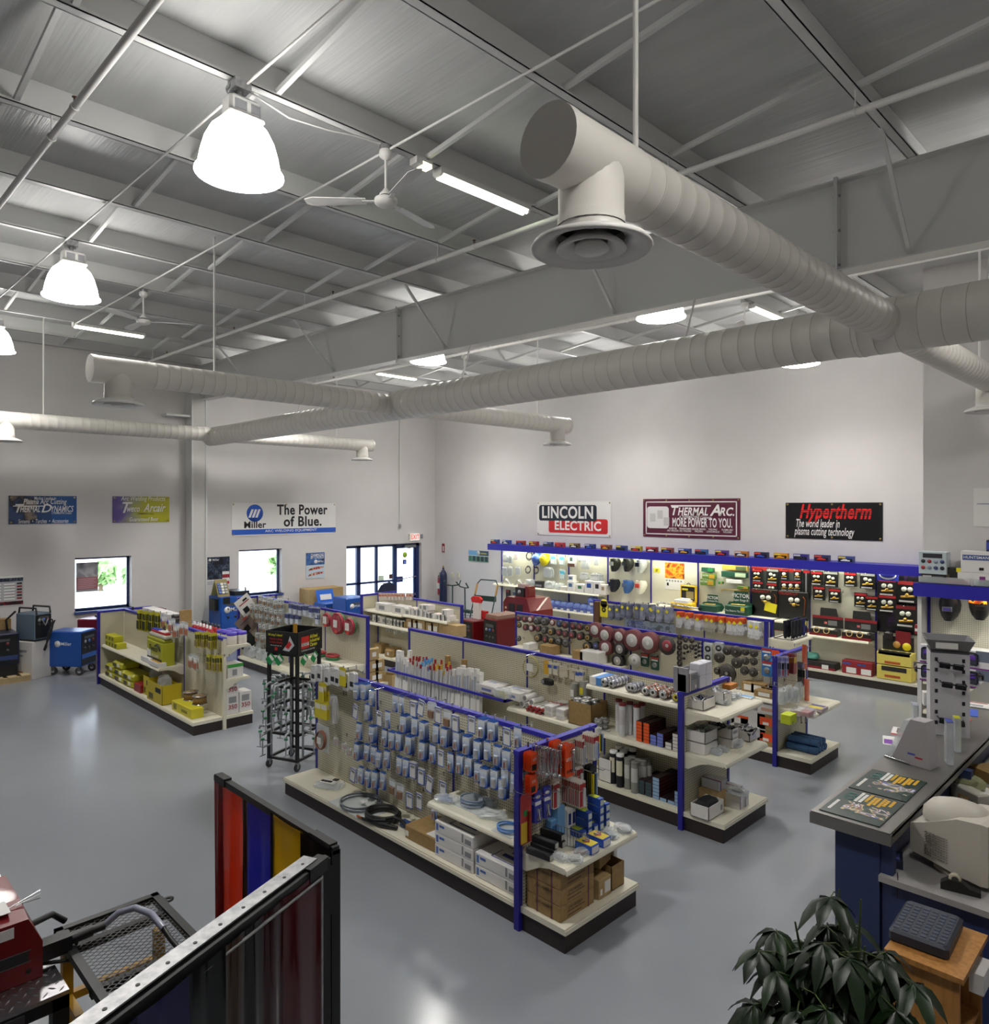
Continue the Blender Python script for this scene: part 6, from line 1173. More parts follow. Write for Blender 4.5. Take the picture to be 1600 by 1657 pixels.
# second gondola end
def a6(cx, cy): return 1100+cx/5.919, 1060+cy/5.919
W2E = 1.202; W2M = .772
def eb(label, cx, cy, z, dims, m, patches=(), open_=None, dz=0, x=None, rot=PH, texts=(), inner=None):
    p = pz(*a6(cx, cy), z); t = carton(label, (p.x, p.y, z+dz), dims, m, rot, patches, texts, None, 'box', 'carton', 'carton_body', open_)
    if inner:
        r_ = random.Random(int(cx)); b = MB(); w_, d, h = dims
        for k in range(10):
            c = Vector((r_.uniform(-.4, .4)*w_, r_.uniform(-.4, .4)*d, h*r_.uniform(.75, 1.05))); b.tube([c, c+Vector((r_.uniform(-.05, .05), r_.uniform(-.05, .05), .02)), c+Vector((r_.uniform(-.08, .08), r_.uniform(-.06, .06), -.02))], r_.uniform(.006, .014), M(inner[k % len(inner)], .25), 6)
        b.build('contents', t)
    return t
eb('white open box of bagged glasses on the top end shelf of the second gondola', 170, 490, W2E, (.24, .26, .1), WBOX, (), .9, inner=['3A4460', 'D8D8D8', 'A8A8AC'])
eb('second white open box behind it on the top end shelf', 330, 440, W2E, (.16, .3, .12), WBOX, (), .95, inner=['E0E0E0', 'C0C0C8'])
for i, (cx, cy) in enumerate(((420, 470), (480, 430), (540, 410), (400, 400))): bag('clear bag of safety glasses on the top end shelf, %s' % ORD[i], pz(*a6(cx, cy), W2E), (.14, .12, .06), M('4A4A50', .3), i)
eb('opened orange brown envelope box on the top end shelf', 470, 375, W2E, (.16, .12, .05), M('C07828'), dz=.07); eb('blue and white leaflet pack on the top end shelf', 630, 405, W2E, (.1, .16, .012), PAPER, [('t', .3, 0, .9, 1, LBLU)]); eb('small upright white card box at the back of the top end shelf', 440, 330, W2E, (.07, .1, .14), M('DCD6C4'))
eb('white open box of glasses on the middle end shelf, upper of two stacked', 180, 905, W2M, (.25, .28, .11), WBOX, (), .95, .112, inner=['6A8A70', '808088', 'B8B8B8']); eb('white box on the middle end shelf, lower of two stacked', 180, 905, W2M, (.25, .28, .11), WBOX)
eb('second white open box on the middle end shelf, upper', 400, 850, W2M, (.14, .3, .1), WBOX, [('f', .2, .5, .8, .8, GREY)], .95, .092, inner=['3A3A40', '707078']); eb('second white box on the middle end shelf, lower', 400, 850, W2M, (.14, .3, .09), WBOX)
eb('third white open box heaped with black glasses on the middle end shelf', 590, 780, W2M, (.24, .3, .1), WBOX, [('f', .1, .2, .6, .7, M('B8BCC8'))], .95, .0, inner=['26262C', '3A3A42', '9A9AA0', '202024'])
for i, (cx, cy, c) in enumerate(((350, 950, '7A88A8'), (410, 925, '5A5A60'), (540, 880, '3A3A44'), (560, 860, '2A2A30'))): bag('clear bag of glasses along the lip of the middle end shelf, %s' % ORD[i], pz(*a6(cx, cy), W2M), (.13, .1, .06), M(c, .3), i*.6)
p = eb('white open box full of black gloves on the second gondola end base', 260, 1520, D0, (.3, .2, .13), WBOX, [('f', .78, .3, .9, .7, GREY)], .95); bag_mb(.27, .17, .07, M('14161C', .7), 3, Matrix.Translation((0, 0, .09))).build('gloves', p)
eb('brown open box behind the black gloves on the end base', 330, 1420, D0, (.26, .22, .17), CARDL, [('f', .7, .2, .95, .7, PAPER)])
STR = [('f', .1, .0, .16, 1, M('3A4AA0')), ('f', .2, 0, .24, 1, M('B04038')), ('t', .1, .0, .16, 1, M('3A4AA0')), ('t', .2, 0, .24, 1, M('B04038'))]
eb('clear striped box of lenses on top of the brown open box', 330, 1420, D0, (.17, .2, .09), M('DCDCDE', .3), STR, dz=.172)
for i, (cx, cy, dz) in enumerate(((520, 1450, 0), (570, 1425, 0), (520, 1450, .072), (570, 1425, .072), (510, 1440, .145))): eb('small striped white box on the second gondola end base, %s' % ['lower left', 'lower right', 'middle left', 'middle right', 'topmost'][i], cx, cy, D0, (.09, .16, .07), WBOX, STR, dz=dz)
bag('clear bags of dark green glasses heaped on the striped boxes', pz(*a6(560, 1330), D0+.2)+Vector((0, 0, -.0)), (.2, .14, .06), M('2A4A34', .3))
t = carton('grey lens cleaning station box standing on the second gondola end rail', (-3.82, 6.56, 1.376), (.22, .1, .18), M('8E8E92', .4), PH, [('f', .45, .62, .95, .66, M('5A5A60')), ('f', .45, .72, .95, .76, M('5A5A60')), ('f', .45, .82, .8, .86, M('5A5A60')), ('f', .3, .0, .34, 1, WT), ('f', .22, .0, .27, 1, M('8A2A30')), ('f', .75, .12, .85, .28, WT)]); MB().box(-.11, -.06, 0, -.08, .1, .24, M('8E8E92', .4)).box(-.11, .04, .0, .11, .05, .23, M('8E8E92', .4)).cyl((.0, 0, .18), (0, 0, .21), .012, PAPER).build('holder', t)
for i, (y, dz) in enumerate(((6.76, 0), (6.89, 0), (6.76, .125), (6.89, .125))): carton('white tissue box on the second gondola end rail, %s' % ['lower near', 'lower far', 'upper near', 'upper far'][i], (-3.82, y, 1.376+dz), (.125, .12, .122), M('D2D0DA', .5), PH, [('t', .1, .3, .9, .7, M('F0F0F4', .3))])
# ================================================================ THIRD GONDOLA: discs and brushes
def q5(cx, cy): return 740+cx/3.478, 780+cy/3.478
def q6(cx, cy): return 1150+cx/3.556, 780+cy/3.556
W3 = 'third gondola pegboard'; XY_ = Matrix.Rotation(PI/2, 4, 'X')
def disc(r_, th, c1, c2, c3):
    t = thing('grinding_disc', 'x', 'disc', (0, 0, 0)); MB().lathe([(.012, 0), (r_, 0), (r_, th), (.012, th)], M(c1, .6), 20, XY_).build('abrasive', t)
    MB().lathe([(.015, th+.001), (r_*.62, th+.001), (r_*.62, 0)], M(c2, .4), 16, XY_).lathe([(.001, th+.002), (r_*.2, th+.002)], M(c3, .4), 10, XY_).build('paper_label', t); return t
DS = {}
def dk(r_, col):
    k = (round(r_, 3), col)
    if k not in DS:
        c = {'g': ('3C3A38', '6A6A68', '1A1A1A'), 'r': ('3A3432', '8A2A34', 'B0B0B0'), 'y': ('3A3834', 'A08040', '2A2A2A'), 'w': ('6A3034', 'C0BEBC', 'E0E0E0'), 'b': ('34343A', '3A4A8A', 'B0B0B0'), 'k': ('1E1C1C', '9A9694', 'E0E0E0'), 'l': ('B0AEAA', 'C8C6C4', '8A8A88')}[col]
        DS[k] = Rep(disc(r_, .022, *c))
    return DS[k]
R1 = [[(345, 765, .055, 'r', 2), (380, 770, .062, 'r', 3), (412, 772, .062, 'w', 3), (447, 780, .07, 'g', 4), (490, 785, .07, 'g', 3), (537, 790, .058, 'w', 1), (575, 797, .06, 'b', 2), (607, 803, .06, 'r', 2), (652, 810, .062, 'r', 3), (690, 815, .062, 'r', 2), (735, 820, .06, 'y', 2), (775, 832, .12, 'w', 3), (832, 860, .13, 'w', 4), (912, 868, .115, 'w', 3), (985, 890, .16, 'w', 4), (1075, 905, .16, 'w', 4), (1183, 920, .135, 'r', 1)],
 [(350, 803, .055, 'y', 1), (385, 818, .055, 'r', 2), (418, 822, .06, 'w', 2), (490, 835, .06, 'g', 3), (455, 825, .055, 'r', 2), (527, 842, .064, 'y', 3), (573, 847, .06, 'r', 2), (607, 855, .058, 'r', 2), (645, 860, .062, 'r', 3), (690, 868, .065, 'r', 3), (735, 875, .06, 'y', 2)],
 [(348, 880, .05, 'g', 1), (452, 878, .066, 'y', 3), (495, 885, .06, 'r', 2), (530, 892, .06, 'y', 2), (570, 897, .065, 'g', 2), (612, 905, .075, 'g', 1), (732, 927, .075, 'y', 3), (780, 920, .06, 'b', 3), (835, 930, .12, 'w', 4), (915, 940, .105, 'k', 4), (903, 1005, .105, 'k', 3), (1000, 1003, .1, 'l', 1)]]
for r_, row in enumerate(R1):
    for i, (cx, cy, rad, col, n) in enumerate(row):
        p = pY(*q5(cx, cy), 9.14); hook((p.x, G3Y-.02, p.z+.0), 0, W3)
        for k in range(n): dk(rad, col).put((p.x, 9.14+.027*k, p.z), (0, random.uniform(0, 6), 0), 'grinding disc on the %s peg of the %s disc row, third gondola' % (ORD[i], ['top', 'middle', 'bottom'][r_]), 'grinding discs on the third gondola')
RI = Rep(disc(.042, .014, '3A2E2C', '3A2E2C', 'A8A498'))
for i in range(7): p = pY(*q5(1247, 872+i*30), 9.2); RI.put((p.x, 9.22, p.z), 0, 'small brown disc in the vertical line, %s from the top, third gondola' % ORD[i], 'brown discs on the third gondola'); hook((p.x, G3Y-.02, p.z), 0, W3)
for i, (cx, cy) in enumerate(((1285, 887), (1320, 890), (1285, 927), (1320, 928))): p = pY(*q5(cx, cy), 9.2); RI.put((p.x, 9.2, p.z), 0, 'small brown disc in the square of four, %s, third gondola' % ['upper left', 'upper right', 'lower left', 'lower right'][i], 'brown discs on the third gondola'); hook((p.x, G3Y-.02, p.z), 0, W3)
SM = Rep(disc(.018, .03, '24221F', '24221F', '6A6864'))
for i, (cx, cy) in enumerate([(1345, 920), (1362, 908), (1345, 942), (1362, 930), (1345, 962), (1362, 952), (1345, 985), (1362, 975), (1280, 962), (1300, 955), (1278, 992)]): p = pY(*q5(cx, cy), 9.2); SM.put((p.x, 9.2, p.z), 0, 'tiny black mounted wheel on the third gondola, %s from the left top' % ORD[i], 'tiny wheels on the third gondola'); hook((p.x, G3Y-.02, p.z), 0, W3)
def redcard(t, w_, h): MB().box(-w_*.48, -.003, -h*.16, w_*.48, 0, 0, M('B03028')).box(-w_*.4, -.003, -h*.3, w_*.4, 0, -h*.2, PAPER).lathe([(.008, .001), (w_*.3, .001), (w_*.3, .008), (.008, .008)], M('9A9C9A', .3, .5), 16, FYn((0, -.002, -h*.6))).build('printed_face', t)
GC = Rep(card_proto('wheel_card', 'pack', .13, .19, M('1E4A3C', .4), redcard)); BCD = Rep(card_proto('wheel_card', 'pack', .14, .2, M('2E74C0', .4), redcard))
for i, (rp, cx, cy) in enumerate(((GC, 1053, 1003), (GC, 1110, 1022))): hang(rp, *q5(cx, cy), 2, '-y', 9.18, G3Y-.02, .19, 'green and red wheel card on the third gondola, %s' % ['left', 'right'][i], 'green wheel cards', W3)
for i, (cx, cy) in enumerate(((320, 1000), (322, 1075))): hang(BCD, *q6(cx, cy), 2, '-y', 9.15, G3Y-.02, .2, 'blue carded wheel at the right end of the third gondola, %s' % ['upper', 'lower'][i], 'blue wheel cards', W3)
hang(Rep(card_proto('wheel_card', 'pack', .1, .07, ORG, None)), *q6(370, 990), 2, '-y', 9.15, G3Y-.02, .07, 'small orange card at the top right of the third gondola', 'small orange card', W3)
for i, (cx, cy) in enumerate(((1410, 938), (1410, 988), (1470, 935))): p = pY(*q5(cx, cy), 9.18); t = thing('clear_pack', 'clear clamshell pack on the third gondola right half, %s' % ['upper left', 'lower left', 'upper right'][i], 'pack', (p.x, 9.2, p.z-.08)); MB().bbox((0, 0, .08), (.12, .06, .16), .01, PLAST).build('clamshell', t); MB().lathe([(.02, 0), (.045, 0), (.045, .03), (.02, .03)], GREYD, 14, FYn((0, 0, .08))).build('wheel', t); hook((p.x, G3Y-.02, p.z+.085), 0, W3)
def brush(r_, dp):
    t = thing('wire_brush', 'x', 'brush', (0, 0, 0)); MB().lathe([(.015, 0), (r_*.5, .0), (r_*.62, dp*.4), (r_, dp*.5), (r_*.98, dp), (r_*.3, dp)], M('4A4540', .55, .5), 18, XY_).build('bristles', t)
    MB().lathe([(.001, dp+.004), (r_*.42, dp+.004), (r_*.5, dp*.6)], M('2C2A28', .4, .4), 14, XY_).lathe([(.001, dp+.008), (r_*.18, dp+.008)], M('A8A49C', .3, .6), 10, XY_).build('hub', t); return t
BS = {}
for i, (cx, cy, rad) in enumerate(((95, 970, .08), (145, 975, .1), (200, 978, .062), (248, 985, .07), (50, 1010, .095), (150, 1040, .095), (200, 1030, .065), (248, 1033, .065), (40, 1085, .07), (95, 1100, .16), (195, 1085, .075), (245, 1095, .075), (150, 1188, .07), (185, 1193, .06), (218, 1198, .06))):
    if i > 11:
        p = pY(*q6(cx, cy), 9.05); z = .802
        if rad not in BS: BS[rad] = Rep(brush(rad, .06))
        BS[rad].put((p.x, 9.1, z), (R(90), 0, 0), 'black cup brush standing on the third gondola shelf, %s of three' % ORD[i-12], 'cup brushes on the shelf'); continue
    rad *= .78
    if rad not in BS: BS[rad] = Rep(brush(rad, .06))
    p = pY(*q6(cx, cy), 9.12); BS[rad].put((p.x, 9.16, p.z), 0, 'dark wire wheel brush on the right of the third gondola, %s' % ['top row first', 'top row second, large', 'top row third', 'top row fourth', 'second row far left', 'second row large middle', 'second row third', 'second row fourth', 'bottom row small left', 'bottom row very large', 'bottom row third', 'bottom row fourth'][i], 'wire brushes on the third gondola'); hook((p.x, G3Y-.02, p.z), 0, W3)
p = pY(*q6(318, 1155), 9.15); bag('clear hanging bag at the lower right of the third gondola pegboard', (p.x, 9.2, p.z-.09), (.12, .06, .18), M('9A9A98')); hook((p.x, G3Y-.02, p.z+.085), 0, W3)
for i, (cx, cy, w_, h, m, dz) in enumerate(((262, 1235, .2, .13, CARD, 0), (300, 1250, .22, .1, CARDL, 0), (345, 1235, .18, .1, WBOX, .0), (330, 1290, .3, .08, CARD, 0), (205, 1225, .2, .12, CARD, 0))): carton('small box on the third gondola shelf, %s' % ['brown at the back', 'tan next to it', 'white by the blue post', 'low brown tray with papers', 'brown behind the cup brushes'][i], (pY(*q6(cx, cy), 9.0).x, 9.0 if i == 3 else 9.14, .802+dz), (w_, .18, h), m, 0, [('f', .2, .2, .7, .8, PAPER)])
for i, (cx, w_, h, m, pt) in enumerate(((110, .2, .3, GREY, []), (180, .24, .32, WBOX, [('f', .0, .9, 1, 1, ORG)]), (255, .34, .42, WBOX, [('f', .4, .2, .9, .35, ORG)]), (335, .26, .2, CARD, [('f', .15, .3, .85, .8, ORG), ('f', .3, .32, .6, .5, PAPER)]), (335, .26, .2, CARD, [('f', .15, .3, .85, .8, ORG), ('f', .3, .32, .6, .5, PAPER)]), (335, .25, .13, WBOX, [('f', .2, .3, .8, .6, M('D8A890'))]))):
    carton('box on the third gondola base, %s' % ['grey one at the left', 'white one with an orange edge', 'tall white one with an orange label', 'lower brown one with an orange label', 'upper brown one with an orange label', 'small white one on top'][i], (pY(*q6(cx, 1400), 9.0).x, 9.05, D0+(0, 0, 0, 0, .202, .404)[i]), (w_, .24, h), m, 0, pt)
for i, (cx, cy, w_, h, m) in enumerate(((400, 930, .14, .12, WBOX), (510, 945, .25, .15, CARD), (690, 965, .22, .16, CARD), (755, 985, .36, .18, WBOX))): carton('box seen over the second gondola on the third gondola shelf, %s' % ['small white', 'left brown', 'right brown', 'long white'][i], (pY(*q5(cx, cy), 9.0).x, 9.05, .802), (w_, .24, h), m)
# end of the third gondola
E3 = -3.9; W3E = 'third gondola end panel'
def scr(t, w_, h): MB().tube([(0, -.012, -h*.3), (0, -.012, -h*.6)], .012, BLK, 7).tube([(0, -.012, -h*.6), (0, -.012, -h*.92)], .007, M('B03030'), 6).box(-w_*.4, -.002, -h*.2, w_*.4, 0, -h*.04, M('7A7AB8')).build('tool', t)
TC = Rep(card_proto('tool_pack', 'pack', .07, .24, M('A8A8D0', .35), scr)); BKT = Rep(card_proto('tool_pack', 'pack', .06, .3, M('3A3A3C', .4), scr)); ORT = Rep(card_proto('orange_tool', 'tool', .05, .3, M('D8641C', .4), None)); RDT = Rep(card_proto('chisel_pack', 'pack', .1, .24, M('8A2A30', .4), ex_patch(M('C8A830'))))
for i, (rp, cx, cy, n, h, nm) in enumerate(((TC, 410, 1065, 3, .24, 'blue tool pack left pair first'), (TC, 440, 1065, 3, .24, 'blue tool pack left pair second'), (RDT, 485, 1050, 5, .24, 'red and yellow chisel pack'), (BKT, 530, 1110, 4, .3, 'black handled tool pack'), (ORT, 548, 1010, 3, .3, 'orange tool at the top edge'), (ORT, 562, 1215, 3, .34, 'orange long tool at the lower edge'))):
    px, py = q6(cx, cy); hang(rp, px, py, n, '+x', -3.75, E3, h, '%s on the third gondola end panel' % nm, 'tools on the third gondola end', W3E, .02)
for i, (cx, cy) in enumerate(((415, 1230), (450, 1215), (485, 1225), (505, 1195))): p = pX(*q6(cx, cy), -3.72); bag('clear hanging bag of fittings on the third gondola end panel, %s' % ORD[i], (p.x, p.y, p.z-.1), (.1, .12, .2), M('8A8A90', .3)); hook((E3, p.y, p.z+.1), PI/2, W3E)
p = pz(*q6(447, 1385), .732); carton('bright yellow green box on the third gondola end shelf', p, (.17, .12, .11), M('BECC28', .4), PH, [('f', .2, .1, .5, .3, M('8A9A20'))])
p = pz(*q6(530, 1340), .732); t = carton('clear case of red tipped burrs on the third gondola end shelf', p, (.22, .22, .07), PLAST, PH); MB().cbox((0, 0, .03), (.19, .19, .04), M('A8382C')).cbox((0, .04, .055), (.18, .06, .02), M('D8D0C8')).build('contents', t)
p = pz(*q6(610, 1310), .732); t = carton('flat clear case with coloured bits at the far side of the end shelf', p, (.2, .2, .04), M('B8AAB0', .3), PH, [('t', .1, .1, .5, .9, YEL), ('t', .6, .1, .9, .9, M('5A5A8A'))])
for i in range(2): p = pz(*q6(520+i*25, 1370), .732); o = MB().cyl((0, -.15, .01), (0, .15, .01), .008, BLK, n=7).build('rod', None, p, .4); tag(o, 'thin black rod lying on the third gondola end shelf, %s' % ['front', 'rear'][i], 'rod')
def roll(): t = thing('blanket_roll', 'x', 'roll', (0, 0, 0)); MB().tube([(-.19, 0, 0), (-.185, 0, 0), (.185, 0, 0), (.19, 0, 0)], [.036, .043, .043, .036], M('2C5078', .7), 14).build('rolled_cloth', t); MB().tube([(.09, 0, 0), (.098, 0, 0)], .0445, M('1E3A5C'), 14, False).build('strap', t); return t
BR = Rep(roll()); bx = -3.68
for i, (dy, dz) in enumerate(((0, 0), (.09, 0), (.18, 0), (.27, 0), (.045, .078), (.135, .078), (.225, .078))): BR.put((bx, 9.05+dy, D0+.044+dz), (0, 0, .0), 'dark blue rolled welding blanket on the third gondola end base, %s' % ['bottom row first', 'bottom row second', 'bottom row third', 'bottom row fourth', 'top row first', 'top row second', 'top row third'][i], 'blue rolls')
# ================================================================ GLOVE GONDOLA
def q2(cx, cy): return 1030+cx/5.333, 900+cy/5.333
def q3(cx, cy): return 780+cx/5.714, 880+cy/5.714
def glove(cuff, hand, tagc=True):
    t = thing('work_gloves', 'x', 'gloves', (0, 0, 0)); m = MB(); mh = M(hand, .8)
    m.bbox((0, 0, -.15), (.105, .035, .15), .012, mh)
    for k in range(4): m.tube([(-.04+.027*k, 0, -.21), (-.042+.028*k, -.004, -.27-.012*(k in (1, 2)))], [.014, .011], mh, 6)
    m.tube([(.05, -.01, -.15), (.068, -.015, -.19), (.066, -.015, -.215)], [.014, .013, .01], mh, 6); m.build('glove_hand', t)
    MB().rings([[(.06*math.cos(a), .025*math.sin(a), z) for a in [2*PI*j/10 for j in range(10)]] for z in (0, -.04, -.085)], M(cuff, .8), True, True, True).build('cuff', t)
    if tagc: MB().cbox((.01, -.035, -.075), (.05, .003, .05), YELB, Matrix.Translation((.01, -.035, -.075)) @ Matrix.Rotation(R(40), 4, 'Y') @ Matrix.Translation((-.01, .035, .075))).build('price_tag', t)
    return t
W4 = 'glove gondola pegboard'
GA = Rep(glove('C8501C', 'C8C8CC')); GB = Rep(glove('8A8EA0', '9094A6')); GCg = Rep(glove('C8501C', 'A8A49A')); GD = Rep(glove('D0D0D0', 'D4D4D6')); GE = Rep(glove('5A5F72', '6A6F82'))
for i, (rp, cx, cy, n) in enumerate(((GB, 50, 480, 4), (GB, 130, 490, 3), (GB, 190, 500, 3), (GB, 265, 505, 4), (GA, 365, 545, 4), (GA, 440, 555, 4), (GA, 525, 570, 4), (GCg, 605, 575, 3), (GCg, 650, 585, 4), (GCg, 730, 590, 3), (GA, 800, 600, 3), (GA, 845, 605, 2), (GA, 895, 605, 4), (GD, 985, 630, 3), (GD, 1035, 640, 3))):
    hang(rp, *q2(cx, cy), n, '-y', 11.36, G4Y-.02, .26, '%s work gloves on the fourth gondola, %s hook from the left' % (['grey blue', 'orange cuffed white', 'orange cuffed tan', 'white'][[GB, GA, GCg, GD].index(rp)], ORD[i]), 'gloves on the fourth gondola', W4, .035, 0)
def q3b(cx, cy): return q3(cx, cy)
for i, (cx, cy, n) in enumerate(((1185, 630, 3), (1250, 635, 4), (1300, 610, 3), (1350, 620, 3), (1430, 620, 3), (1480, 625, 3), (1560, 630, 3))): hang(GE, *q3(cx, cy), n, '-y', 11.36, G4Y-.02, .26, 'dark grey work gloves at the left of the fourth gondola, %s hook' % ORD[i], 'dark gloves on the fourth gondola', W4, .035)
p = pY(*q3(1125, 600), 11.38); t = thing('glove_sign', 'yellow and black round topped sign at the left of the glove gondola', 'sign', p); MB().box(-.09, 0, -.16, .09, .008, .1, YEL).lathe([(.001, 0), (.085, 0), (.085, .008), (.001, .008)], YEL, 18, FYn((0, .008, .1))).build('board', t); MB().lathe([(.02, 0), (.05, 0), (.05, .003), (.02, .003)], BLK, 16, FYn((0, 0, -.02))).box(-.07, -.003, .09, .07, 0, .15, BLK).build('print', t)
carton('brown wooden box at the left end of the glove gondola', (pY(*q3(1062, 640), 11.4).x, 11.42, .95), (.12, .1, .42), M('5A3A20')); hook((pY(*q3(1062, 640), 11.4).x, G4Y-.02, 1.37), 0, W4)
bag('yellow bagged goods on the left of the glove gondola base', (pY(*q3(1120, 700), 11.3).x-.1, 11.32, .187), (.4, .24, .62), YEL); 
for i in range(4): bag('clear bagged liner on the glove gondola behind the discs, %s' % ORD[i], (pY(*q3(1220+i*48, 720), 11.3).x, 11.33, .187), (.13, .24, .62), M('9A96A8'), .3*i)
c0, w_, h_, X = rect_on(11.38, 1010, 1000, 1092, 1025); c0.z += .0; t = thing('abrasives_sign', 'grey blue abrasives sign between the discs and the gloves', 'sign', c0); flat(-w_/2, -h_/2, w_/2, h_/2, mixmat('grey_blue_print', [(.3, '5A6472'), (.5, '7C8694'), (.62, '4A525E')], 8, .4, None, 'LINEAR'), X, .01).build('board', t)
text_mesh('lettering', [('UNITED', -w_*.26, h_*.3, .09, NAVY, 'CENTER', 0, .02), ('ABRASIVES, INC.', -w_*.15, h_*.02, .08, NAVY, 'CENTER', 0, .02), ('SAIT', w_*.3, -h_*.25, .16, M('8A2A34'), 'CENTER', 0, .03)], t, X @ Matrix.Translation((0, 0, .012)))
MB().cyl(c0*0+Vector((-w_*.4, .005, h_*.3)), Vector((-w_*.4, .18, h_*.3)), .004, CHR, n=6).cyl(Vector((w_*.4, .005, h_*.3)), Vector((w_*.4, .18, h_*.3)), .004, CHR, n=6).build('hanger', t)
GBk = Rep(glove('16182A', '181A24', False)); GBl = Rep(glove('22246A', '24266E'))
t = thing('glove_rack', 'wire rack on the end shelf of the glove gondola holding black gloves', 'rack', (-4.95, 11.74, 1.102)); MB().tube([(-.15, -.3, 0), (-.15, -.3, .3), (-.15, .3, .3), (-.15, .3, 0)], .006, BLK, 6).tube([(.13, -.3, 0), (.13, -.3, .3), (.13, .3, .3), (.13, .3, 0)], .006, BLK, 6).tube([(-.15, -.3, .005), (.13, -.3, .005), (.13, .3, .005), (-.15, .3, .005), (-.15, -.3, .005)], .006, BLK, 6).build('wire', t)
for i in range(9):
    rp = GBl if i in (6, 7) else GBk; rp.put((-4.93+.1*(i % 2), 11.47+.066*i, 1.4), PH, '%s work gloves hanging on the end rack of the glove gondola, %s' % ('dark blue' if rp is GBl else 'black', ORD[i]), 'gloves on the end rack')
# ================================================================ GONDOLA OF SMALL BOXES BY THE ENTRANCE
def q8(cx, cy): return 540+cx/7.27, 850+cy/7.27
for i, (cx, z, w_, h, m, pt) in enumerate(((550, 1.07, .42, .16, WBOX, 1), (740, 1.07, .4, .16, WBOX, 1), (850, 1.07, .2, .14, WBOX, 1), (475, .82, .19, .15, WBOX, 1), (515, .82, .19, .15, WBOX, 1), (575, .82, .19, .13, WBOX, 1), (620, .82, .16, .13, WBOX, 1), (665, .82, .16, .13, WBOX, 1), (705, .82, .16, .13, WBOX, 1), (745, .82, .16, .13, WBOX, 1), (785, .82, .16, .13, WBOX, 1), (820, .82, .15, .12, CARD, 0), (880, .82, .22, .19, CARDL, 1), (940, .82, .22, .19, CARDL, 1), (1000, .82, .3, .21, CARDL, 1), (1115, .82, .22, .19, CARDL, 1), (1180, .82, .24, .2, CARDL, 1), (1330, .82, .55, .22, CARDL, 0))):
    x = pY(*q8(cx, 1000), 8.82).x; carton('%s box on the %s shelf of the gondola by the entrance, %s along it' % ('white' if m is WBOX else 'brown', 'upper' if i < 3 else 'lower', ORD[i] if i < 3 else ORD[i-3]), (x, 8.95, z+.002), (w_, .22, h), m, 0, [('f', .3, .2, .75, .7, PAPER if m is not WBOX else GREY)] if pt else (), (), 'boxes by the entrance')
for i, (cx, h, dz) in enumerate(((910, .14, 0), (965, .13, 0), (1015, .15, 0), (1070, .14, 0), (1120, .1, 0), (1160, .1, 0), (1230, .1, 0), (1280, .1, 0), (1330, .1, 0), (1085, .1, .142), (1030, .08, .152), (1300, .1, .102))):
    x = pY(*q8(cx, 1000), 8.85).x; carton('small white lidded box on the right upper shelf by the entrance, %s' % ORD[i], (x, 8.93, 1.092+dz), (.17, .16, h), WBOX, 0, [('f', .2, .1, .5, .8, GREY), ('t', 0, 0, 1, 1, M('DCCFC8'))], (), 'white lidded boxes')
PKT = Rep(card_proto('tip_packet', 'pack', .08, .13, M('D8CEC4', .4), ex_patch(M('C06A4A'))))
for i, cx in enumerate((540, 575, 610, 650, 690, 730, 770, 810, 860, 900)): hang(PKT, *q8(cx, 842), 3, '-y', 9.02, 9.14, .13, 'small packet of tips along the top of the gondola by the entrance, %s hook' % ORD[i], 'tip packets by the entrance', 'entrance gondola pegboard', .02)
for i, (px, py) in enumerate(((627, 1013), (640, 1016), (653, 1015))): p = pY(px, py, 8.95); bag('clear hanging bag under the lower shelf by the entrance, %s' % ORD[i], (p.x, 8.98, p.z-.12), (.16, .1, .24), M('B0A8A8')); hook((p.x, 9.14, p.z+.12), 0, 'entrance gondola pegboard')
for i, (px, py, w_, h) in enumerate(((613, 1050, .3, .18), (628, 1052, .3, .16), (626, 1056, .2, .14))): p = pY(px, py, 8.9); carton('brown box on the base of the gondola by the entrance, %s' % ['left', 'right', 'small white labelled'][i], (p.x+.12*i, 8.95 if i < 2 else 8.79, D0), (w_, .2 if i < 2 else .1, h), CARD, 0, [('f', .4, .3, .7, .7, PAPER)])
# ================================================================ GONDOLA OF BAGGED FITTINGS AND HOSE REELS
def q9(cx, cy): return 330+cx/5.926, 870+cy/5.926
def fit(t, w_, h): MB().box(-w_*.35, -.003, -h*.35, w_*.35, 0, -h*.05, PAPER).box(-w_*.15, -.004, -h*.28, w_*.2, -.003, -h*.14, INK).bbox((0, -.015, -h*.68), (w_*.6, .025, h*.35), .008, M('9A7A60', .4, .4)).build('contents', t)
def fitb(t, w_, h): MB().box(-w_*.45, -.003, -h*.45, w_*.45, 0, -h*.05, M('2A3470')).box(-w_*.35, -.004, -h*.9, w_*.35, 0, -h*.45, M('C8CCD8')).build('contents', t)
FT = Rep(card_proto('fitting_bag', 'pack', .12, .19, PLAST, fit)); FTB = Rep(card_proto('fitting_bag', 'pack', .14, .2, PLAST, fitb)); W6 = 'fittings gondola pegboard'
